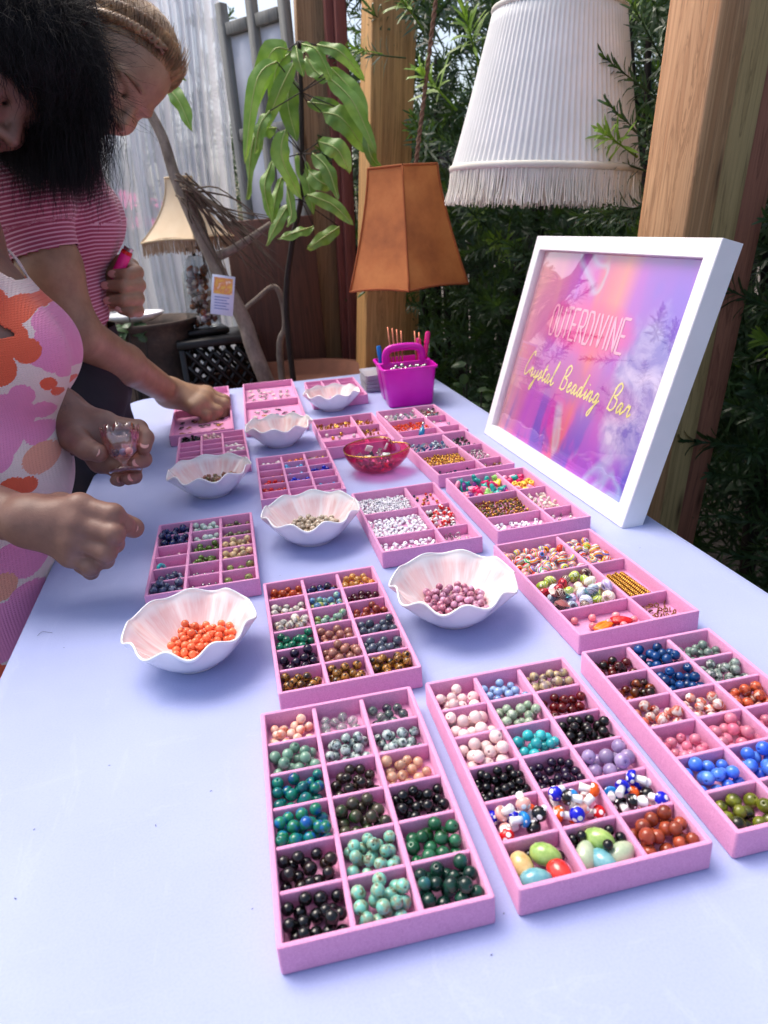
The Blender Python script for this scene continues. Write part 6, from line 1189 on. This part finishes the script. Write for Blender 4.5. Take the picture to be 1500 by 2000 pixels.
me = np_mesh('dress', V - np.array(p1.location), Q, knitm); at_ = me.attributes.new('pat', 'FLOAT_VECTOR', 'POINT'); pat = np.stack([V @ F_ + .25 * (V @ LF_ - pel @ LF_), V[:, 2], V * 0 @ F_], 1)
pat = np.stack([V @ F_, V[:, 2], np.zeros(len(V))], 1); at_.data.foreach_set('vector', pat.astype(np.float32).ravel()); dr = link('dress', me, p1)
md = dr.modifiers.new('thickness', 'SOLIDIFY'); md.thickness = .0022; md.offset = -1
# hair
hv = [ell(T1(-.02, 0, .05), (.128, .108, .115), M1, .03), ell(T1(.03, 0, .085), (.10, .095, .07), M1, .04), ell(T1(-.06, 0, -.02), (.10, .10, .12), M1, .05)]
ch_ = [A_(80, 40, 1.19), A_(108, 130, 1.20), A_(124, 215, 1.20), A_(115, 262, 1.19)]
for a, b, ra, rb in zip(ch_, ch_[1:], (.075, .066, .056), (.066, .056, .04)): hv.append(cap(a, b, ra, rb, .05))
hv.append(cap(A_(40, 60, 1.22), A_(75, 260, 1.2), .08, .05, .05)); hv.append(cap(A_(0, 120, 1.24), A_(20, 260, 1.22), .08, .04, .05))
hv.append(ell(T1(.085, 0, -.045), (.075, .085, .085), M1, .02, True))
V, Q = field_mesh(hv, .0045); hm_ = link('hair_mass', np_mesh('hair_mass', V - np.array(p1.location), Q, hair_dark), p1)
q = random.Random(31); paths = []; off1 = Vector(p1.location)
clumps = [(q.triangular(-12, 226, 150), q.triangular(285, 425, 385), q.uniform(1.12, 1.26), q.uniform(4, 15)) for _ in range(110)]
for i in range(4600):
    if q.random() < .78: cx_, cy_, de, sp_c = q.choice(clumps); xe = cx_ + q.gauss(0, sp_c); ye = cy_ - abs(q.gauss(0, 26)) - (35 if cx_ < 35 else 0); de += q.gauss(0, .006)
    else: xe = q.triangular(-10, 236, 175); ye = q.triangular(230, 440, 380); de = q.uniform(1.12, 1.27)
    xs = xe * .62 + q.uniform(-40, 35); ys = q.uniform(-60, 70); mx_ = xs * .35 + xe * .65 + q.uniform(-12, 12) + 4; wvx = q.uniform(-9, 9)
    paths.append([Vector(A_(xs, ys, de - .05)) - off1, Vector(A_(mx_, ys * .45 + ye * .5, de - q.uniform(.0, .06))) - off1, Vector(A_(mx_ * .4 + xe * .6 + wvx, ys * .2 + ye * .8, de - q.uniform(0, .03))) - off1, Vector(A_(xe, ye, de)) - off1])
strands('hair_strands', paths, .00048, hair_dark, p1, 16, .0026, 3)
paths = []
for i in range(2200):
    th_, ph_ = q.uniform(0, 6.28), math.acos(q.uniform(-.2, 1)); d = Vector((math.sin(ph_) * math.cos(th_), math.sin(ph_) * math.sin(th_), math.cos(ph_))); s0 = T1(-.01 + d.x * .122, d.y * .108, .05 + d.z * .118)
    if d.x > .55 and d.z < .35: continue
    e1 = M1 @ np.array([d.x, d.y, d.z]) * q.uniform(.012, .045) + M1 @ np.array([q.gauss(0, .03), q.gauss(0, .03), q.gauss(0, .03)]) - CU * .02; paths.append([Vector(s0) - off1, Vector(s0 + e1 * .5) - off1, Vector(s0 + e1 + CR * .01) - off1])
strands('hair_frizz', paths, .0005, hair_dark, p1, 9, .0032, 4)
Vn = np.array(hm_.data.vertices[0].co) ; nv_ = len(hm_.data.vertices); co_ = np.empty(nv_ * 3, np.float32); hm_.data.vertices.foreach_get('co', co_); co_ = co_.reshape(-1, 3); no_ = np.empty(nv_ * 3, np.float32); hm_.data.vertex_normals.foreach_get('vector', no_); no_ = no_.reshape(-1, 3)
paths = []; CWf = -CW; cand = [i for i in range(nv_) if no_[i] @ CWf > -.25]
for i in range(6500):
    j = cand[q.randrange(len(cand))]; p = co_[j].astype(float); n_ = no_[j].astype(float); d = -CU * .9 + CR * q.uniform(-.1, .35); d = d - n_ * (d @ n_); d /= np.linalg.norm(d) + 1e-6; L_ = q.uniform(.03, .075); o_ = n_ * q.uniform(.001, .010)
    paths.append([Vector(p), Vector(p + d * L_ * .5 + o_), Vector(p + d * L_ + o_ * q.uniform(.2, 2.4))])
strands('hair_waves', paths, .00062, hair_dark, p1, 10, .0026, 14)
lash = MB(); lash.add(*tubeg(spl([Vector(T1(.080, -.020 - .022 * k / 5, .004 - .004 * math.sin(k / 5 * 3.1) - .010)) - off1 for k in range(6)], 12), .0011, 5)); lash.build('eyelashes', hair_dark, p1)
mb = MB(); mb.add(*tubeg([Vector(T1(.0925 - .0004 * k * k, -.012 - .0075 * k, .022 + .0016 * k)) - off1 for k in range(6)], [.0022, .003, .003, .0026, .002, .001], 6)); mb.build('eyebrow', hair_dark, p1)
P0 = np.array(p1.location)
nails(p1, [(tuple(A_(254, 1029, .915) - P0 + np.array((0, 0, .002))), fR[0][2] - fR[0][0], .0066)] if False else [], nailm)
def nl(person, tips, rr):
    for a, b, k in tips:
        d = b - a; d /= np.linalg.norm(d); tc_ = (CAM - b); tc_ /= np.linalg.norm(tc_); n_ = tc_ - d * (tc_ @ d); n_ /= np.linalg.norm(n_); pos = b + n_ * rr * k * .80 + d * rr * .25
        sd = np.cross(n_, d); M4 = Matrix(((d[0], sd[0], n_[0], pos[0]), (d[1], sd[1], n_[1], pos[1]), (d[2], sd[2], n_[2], pos[2]), (0, 0, 0, 1)))
        v, f = latheg([(.0001, -.30), (.7, -.24), (1, -.06), (.85, .10), (.4, .2), (.0001, .22)], 14); r = rr * .62 * k
        o = link('fingernail', mesh('fingernail', [M4 @ Vector((x * r * 1.3, y * r, z * r * .6)) - Vector(person.location) for x, y, z in v], f, nailm), person)
nl(p1, [(tL[1], tL[2], 1), (fL[0][1], fL[0][2], .95), (fL[1][1], fL[1][2], .9), (fL[2][1], fL[2][2], .85), (fL[3][1], fL[3][2], .75), (tR[1], tR[2], 1)], .0118)
# glass cup in the raised hand
cg = glassy('rose_glass', S(255, 238, 236), 1.5, .02, S(240, 196, 194))
c0_, c1_ = A_(245, 920, 1.055), A_(233, 836, 1.06); ax_ = (c1_ - c0_); Hc = np.linalg.norm(ax_); ax_ = ax_ / Hc; xa = np.cross(ax_, [0, 1, 0]); xa /= np.linalg.norm(xa); ya = np.cross(ax_, xa)
cup = thing('glass_cup', 'small scalloped rose glass cup held up by the woman in the flower dress', 'cup'); cup.matrix_world = Matrix(((xa[0], ya[0], ax_[0], c0_[0]), (xa[1], ya[1], ax_[1], c0_[1]), (xa[2], ya[2], ax_[2], c0_[2]), (0, 0, 0, 1)))
NS = 10; prof = [(.0002, .0), (.023, .0), (.0235, .0015), (.016, .004), (.006, .009), (.0052, .014), (.012, .0195), (.021, .028), (.0255, .040), (.0275, .052), (.029, Hc), (.0275, Hc), (.0258, .052), (.0238, .040), (.0195, .0295), (.010, .0225), (.0002, .0215)]
def scal(a, i):
    z = prof[i][1]; w = max(0, (z - .02) / (Hc - .02)); c = abs(math.cos(a * NS / 2)); return 1 + .05 * (c - .6) * min(1, w * 2), (.006 * (c - .7) * w ** 6)
link('glass_body', mesh('glass_body', *latheg(prof, 80, scal, False), cg), cup)
for i, (x, y, z, mk, nm) in enumerate(((-.010, .0, .029, 'pearl', 'cream'), (.001, -.004, .030, 'paleblue', 'pale blue'), (.011, .0, .0295, 'lapis', 'dark blue'))):
    o = link('round_bead', mesh('round_bead', *bead_geo(.0058), BM[mk])); o.matrix_world = cup.matrix_world @ Matrix.Translation((x, y, z)); tag(o, f'{nm} round bead lying inside the rose glass cup', 'bead')

# ================================================================ woman behind
p2 = thing('person', 'woman with braided brown hair in a striped pink shirt reaching into a tray', 'person', (float(A_(120, 740, 1.52)[0]), float(A_(120, 740, 1.52)[1]), .001)); P0 = np.array(p2.location)
skin2 = skin_mat('skin_back_woman', (142, 108, 84), (168, 134, 104))
pel = A_(140, 745, 1.56); wai = A_(122, 600, 1.52); che = A_(122, 425, 1.50); nek = A_(110, 285, 1.42)
H2c = A_(218, 142, 1.31); P2, T2, M2 = head(H2c, R(57), R(13))
tors = [ell(pel, (.105, .15, .11), B3, .06), ell(wai, (.085, .125, .11), B3, .06), ell(che, (.098, .135, .13), B3, .06), ell(che + F_ * .045 - LF_ * .06 - UZ * .005, (.068, .066, .07), B3, .045), ell(che + F_ * .045 + LF_ * .06 - UZ * .005, (.068, .066, .07), B3, .045), ell(che + UZ * .11 - F_ * .02, (.072, .15, .06), B3, .06)]
legs = []
for s in (-1, 1):
    k_ = Fz(pel + LF_ * s * .085, .46); a_ = Fz(pel + LF_ * s * .09 - F_ * .02, .075); legs += [cap(pel - UZ * .06 + LF_ * s * .078, k_, .095, .062, .04), cap(k_, a_, .060, .036, .03), cap(a_, Fz(a_ - F_ * .03, .035), .034, .03, .02), cap(Fz(a_ - F_ * .03, .032), Fz(a_ + F_ * .13, .024), .030, .022, .02)]
shR = A_(45, 385, 1.30); shL = che + UZ * .13 + LF_ * .16; elR = A_(150, 650, 1.38); wrR = A_(332, 767, 1.79); elL = A_(115, 610, 1.66); wrL = A_(205, 572, 1.585)
fm = elR * .55 + wrR * .45; up_ = shR * .5 + elR * .5
arms = [cap(shR, up_, .058, .052, .03), cap(up_, elR, .052, .043, .03), cap(elR, fm, .043, .041, .02), cap(fm, wrR, .041, .0315, .02), cap(shL, elL, .05, .042, .03), cap(elL, wrL, .042, .031, .02), ell(shR, (.060,) * 3, None, .04), ell(shL, (.055,) * 3, None, .04), cap(che + UZ * .1, shR, .06, .055, .05)]
neck = [cap(nek, H2c - M2[:, 2] * .07 - M2[:, 0] * .02, .05, .05, .04)] + [cap(nek, s_, .045, .045, .05) for s_ in (shR, shL)]
mR = [A_(404, 768, 1.845), A_(402, 777, 1.815), A_(394, 787, 1.79), A_(379, 797, 1.77)]
fR = [[A_(438, 782, 1.855), A_(436, 802, 1.855), A_(430, 812, 1.85)], [A_(438, 790, 1.825), A_(436, 808, 1.83), A_(428, 817, 1.825)], [A_(424, 803, 1.80), A_(421, 816, 1.805), A_(412, 822, 1.80)], [A_(402, 811, 1.78), A_(404, 820, 1.79), A_(394, 826, 1.785)]]
tR = [A_(358, 776, 1.82), A_(398, 797, 1.84), A_(424, 812, 1.845)]
hR = hand(wrR, mR, fR, tR, .031, [.0150, .0152, .0145, .0128], .018)
mL = [A_(254, 522, 1.585), A_(258, 548, 1.585), A_(257, 575, 1.585), A_(252, 598, 1.585)]
fL = [[A_(266, 532, 1.535), A_(246, 538, 1.505), A_(227, 536, 1.507)], [A_(270, 557, 1.535), A_(241, 559, 1.50), A_(213, 558, 1.503)], [A_(268, 583, 1.535), A_(241, 586, 1.502), A_(217, 587, 1.505)], [A_(269, 607, 1.545), A_(255, 609, 1.52), A_(237, 605, 1.515)]]
tL = [A_(214, 552, 1.57), A_(222, 532, 1.55), A_(236, 510, 1.535)]
hL = hand(wrL, mL, fL, tL, .030, [.0150, .0150, .0145, .0128], .018)
V, Q = field_mesh(tors + legs + arms + neck + P2 + hR + hL, .0036); V = smooth_v(V, Q, 1, .4); link('body', np_mesh('body', V - P0, Q, skin2), p2)
t = NT('striped_jersey'); an = t.node('Attribute', attribute_name='pat'); s3 = t.node('SeparateXYZ'); t.l(an.outputs['Vector'], s3.inputs[0]); fr_ = t.math('FRACT', t.math('DIVIDE', s3.outputs[0], .0072))
t.set(col=t.ramp(fr_, [(.0, S(150, 60, 90)), (.56, S(160, 66, 96)), (.64, S(216, 168, 184)), (.92, S(216, 168, 184)), (1.0, S(150, 60, 90))]), rough=.85, sheen=.2); t.bump(t.noise(t.coord(), 60, 3), .3, .004); jersey = t.m
hem = wai[2] - .035; sl_ax = (elR - shR) / np.linalg.norm(elR - shR); slL = (elL - shL) / np.linalg.norm(elL - shL)
V, Q = field_mesh(tors + [cap(shR, up_, .061, .057, .03), cap(shL, shL * .55 + elL * .45, .055, .05, .03), ell(shR, (.062,) * 3, None, .04), cap(che + UZ * .1, shR, .06, .055, .05), cap(nek - UZ * .03, shR, .045, .045, .05), cap(nek - UZ * .03, shL, .045, .045, .05)], .0042, .006)
drop = (V[:, 2] < hem + .012 * np.sin(V @ LF_ * 30)) | (((V - shR) @ sl_ax > .105) & (np.linalg.norm(np.cross(V - shR, sl_ax), axis=1) < .085)) | (((V - shL) @ slL > .11) & (np.linalg.norm(np.cross(V - shL, slL), axis=1) < .075)) | (np.linalg.norm(V - nek - UZ * .03, axis=1) < .075)
V, Q = cut(V, Q, drop); V = smooth_v(V, Q, 2, .5)
wr_ = np.sin(V[:, 2] * 95 + V @ F_ * 30) * .0022 * np.clip((che[2] - .06 - V[:, 2]) / .05, 0, 1); V = V + F_ * wr_[:, None]
me = np_mesh('shirt', V - P0, Q, jersey); ta = me.attributes.new('pat', 'FLOAT_VECTOR', 'POINT'); w_ = ((np.linalg.norm(np.cross(V - shR, sl_ax), axis=1) < .072) & ((V - che) @ LF_ < -.10)).astype(float); st_v = V[:, 2] - .12 * (V @ F_) - .5 * np.maximum(0, (V - che) @ F_ - .07) ** 1 * np.sign(V[:, 2] - che[2] + .02) * .35; st_v = st_v * (1 - w_) + w_ * (-((V - shR) @ sl_ax) + shR[2]); ta.data.foreach_set('vector', np.stack([st_v, st_v * 0, st_v * 0], 1).astype(np.float32).ravel()); so = link('shirt', me, p2); md = so.modifiers.new('thickness', 'SOLIDIFY'); md.thickness = .002; md.offset = -1
denim = simple('black_denim', S(24, 24, 34), .8, .2, 40, .3, 500)
V, Q = field_mesh([ell(pel, (.108, .152, .11), B3, .06), ell(wai - UZ * .06, (.088, .128, .08), B3, .06)] + [l_ for i, l_ in enumerate(legs) if i % 4 in (0, 1)], .006, .009); V, Q = cut(V, Q, (V[:, 2] > wai[2] - .045) | (V[:, 2] < .09)); V = V + np.outer(np.sin(V[:, 2] * 70 + V @ F_ * 20) * .003, F_); link('trousers', np_mesh('trousers', V - P0, Q, denim), p2)
# braided hair: a close cap with combed strands, two flat braids and a low knot
hv = [ell(T2(-.014, 0, .036), (.108, .085, .097), M2, .02), ell(T2(-.09, 0, .02), (.05, .05, .05), M2, .04)]
V, Q = field_mesh(hv, .0035); loc_ = (V - H2c) @ M2; edge_ = ((loc_[:, 0] + .024) * .071 - (loc_[:, 2] - .024) * .089) / .114
V, Q = cut(V, Q, edge_ > .012); loc_ = (V - H2c) @ M2; edge_ = .012 - ((loc_[:, 0] + .024) * .071 - (loc_[:, 2] - .024) * .089) / .114; ctr = T2(-.014, 0, .036); V = V - (V - ctr) * (np.clip(1 - edge_ / .022, 0, 1) * .075)[:, None]
link('hair_cap', np_mesh('hair_cap', V - P0, Q, hair_brown), p2)
def on_cap(x, y, z, k=1.0):
    d = np.array([x, y, z], float); d /= np.linalg.norm(d); return T2(-.016 + d[0] * .1085 * k, d[1] * .0855 * k, .042 + d[2] * .0945 * k)
hc_ = [o for o in p2.children if o.name.startswith('hair_cap')][0].data; nv_ = len(hc_.vertices); co_ = np.empty(nv_ * 3, np.float32); hc_.vertices.foreach_get('co', co_); co_ = co_.reshape(-1, 3); no_ = np.empty(nv_ * 3, np.float32); hc_.vertex_normals.foreach_get('vector', no_); no_ = no_.reshape(-1, 3)
q = random.Random(6); paths = []
for i in range(5600):
    j = q.randrange(nv_); p = co_[j].astype(float); n_ = no_[j].astype(float); d = -M2[:, 0] * 1.0 + M2[:, 2] * (.55 if (p + P0 - H2c) @ M2[:, 0] > 0 else -.35); d = d - n_ * (d @ n_); d /= np.linalg.norm(d) + 1e-6; L_ = q.uniform(.03, .06); paths.append([Vector(p + n_ * .0006), Vector(p + d * L_ * .5 + n_ * q.uniform(.0015, .003)), Vector(p + d * L_ - n_ * L_ * .12)])
strands('combed_hair', paths, .0008, hair_brown, p2, 7, .0005, 16)
for sh_ in (.013, .040):                                                       # two flat braids following the hairline
    pts = []
    for i in range(70):
        w = i / 69; hx, hz = .066 - .105 * w, .090 - .084 * w; d_ = np.array([-.089 * 0 - .071 * .62, 0, .089 * .62]) / .07 * sh_; lx, lz = hx + d_[0], hz + d_[2]; e_ = 1 - ((lx + .014) / .108) ** 2 - ((lz - .036) / .097) ** 2; pts.append(Vector(T2(lx, -.085 * math.sqrt(max(e_, .02)) - .0015, lz) - P0))
    mb = MB()
    for k in range(3):
        P = []
        for i, p in enumerate(pts):
            T = (pts[min(i + 1, 69)] - pts[max(i - 1, 0)]).normalized(); N = (p - Vector(ctr - P0)).normalized(); Bv = T.cross(N); a_ = i * .60 + k * 2.094; P.append(p + N * .003 + Bv * math.sin(a_) * .0062 + N * math.cos(2 * a_) * .0026)
        mb.add(*tubeg(P, .0043, 6))
    tag(mb.build('braid', hair_brown, p2), kind='stuff')
ow = MB(); ow.add(*tubeg([Vector(T2(.0925 - .0006 * k * k, -.014 - .0078 * k, .0235 + .0018 * k - .0006 * k * k)) - Vector(P0) for k in range(6)], [.003, .0042, .0046, .004, .003, .0014], 8, True, .6)); ow.build('eyebrow', hair_brown, p2)
for sg in (-1, 1):
    mb = MB(); mb.add(*tubeg([Vector(T2(.0838 - .0009 * k * k, sg * (.018 + .006 * k), -.0125)) - Vector(P0) for k in range(5)], [.001, .0017, .002, .0018, .001], 5)); mb.build('eyelid_line', hair_dark, p2)
    mb = MB()
    for k in range(12): b = T2(.0828 - .0006 * (k / 3) ** 2, sg * (.019 + .002 * k), -.0125); mb.add(*tubeg([Vector(b - P0), Vector(b + M2 @ np.array([.009, sg * .002, -.004]) - P0)], [.0006, .0002], 4))
    tag(mb.build('eyelashes', hair_dark, p2), kind='stuff')
nl(p2, [(fL[0][1], fL[0][2], 1), (fL[1][1], fL[1][2], 1), (fL[2][1], fL[2][2], .95), (fL[3][1], fL[3][2], .85)], .0135)
a, b = A_(224, 546, 1.517), A_(251, 486, 1.50); d = (b - a); mb = MB(); mb.add(*tubeg([Vector(a), Vector(a + d * .82)], .0118, 14)).add(*tubeg([Vector(a + d * .825), Vector(a + d * .93)], [.0122, .0112], 14), 1).add(*tubeg([Vector(a + d * .935), Vector(a + d * 1.04), Vector(a + d * 1.06)], [.0095, .0105, .005], 14), 2)
tag(mb.build('pink_tube', [pinkp, BM['red'], BM['silver']], sharp=40), 'hot pink tube with a silver end held by the woman in the striped shirt', 'pen')
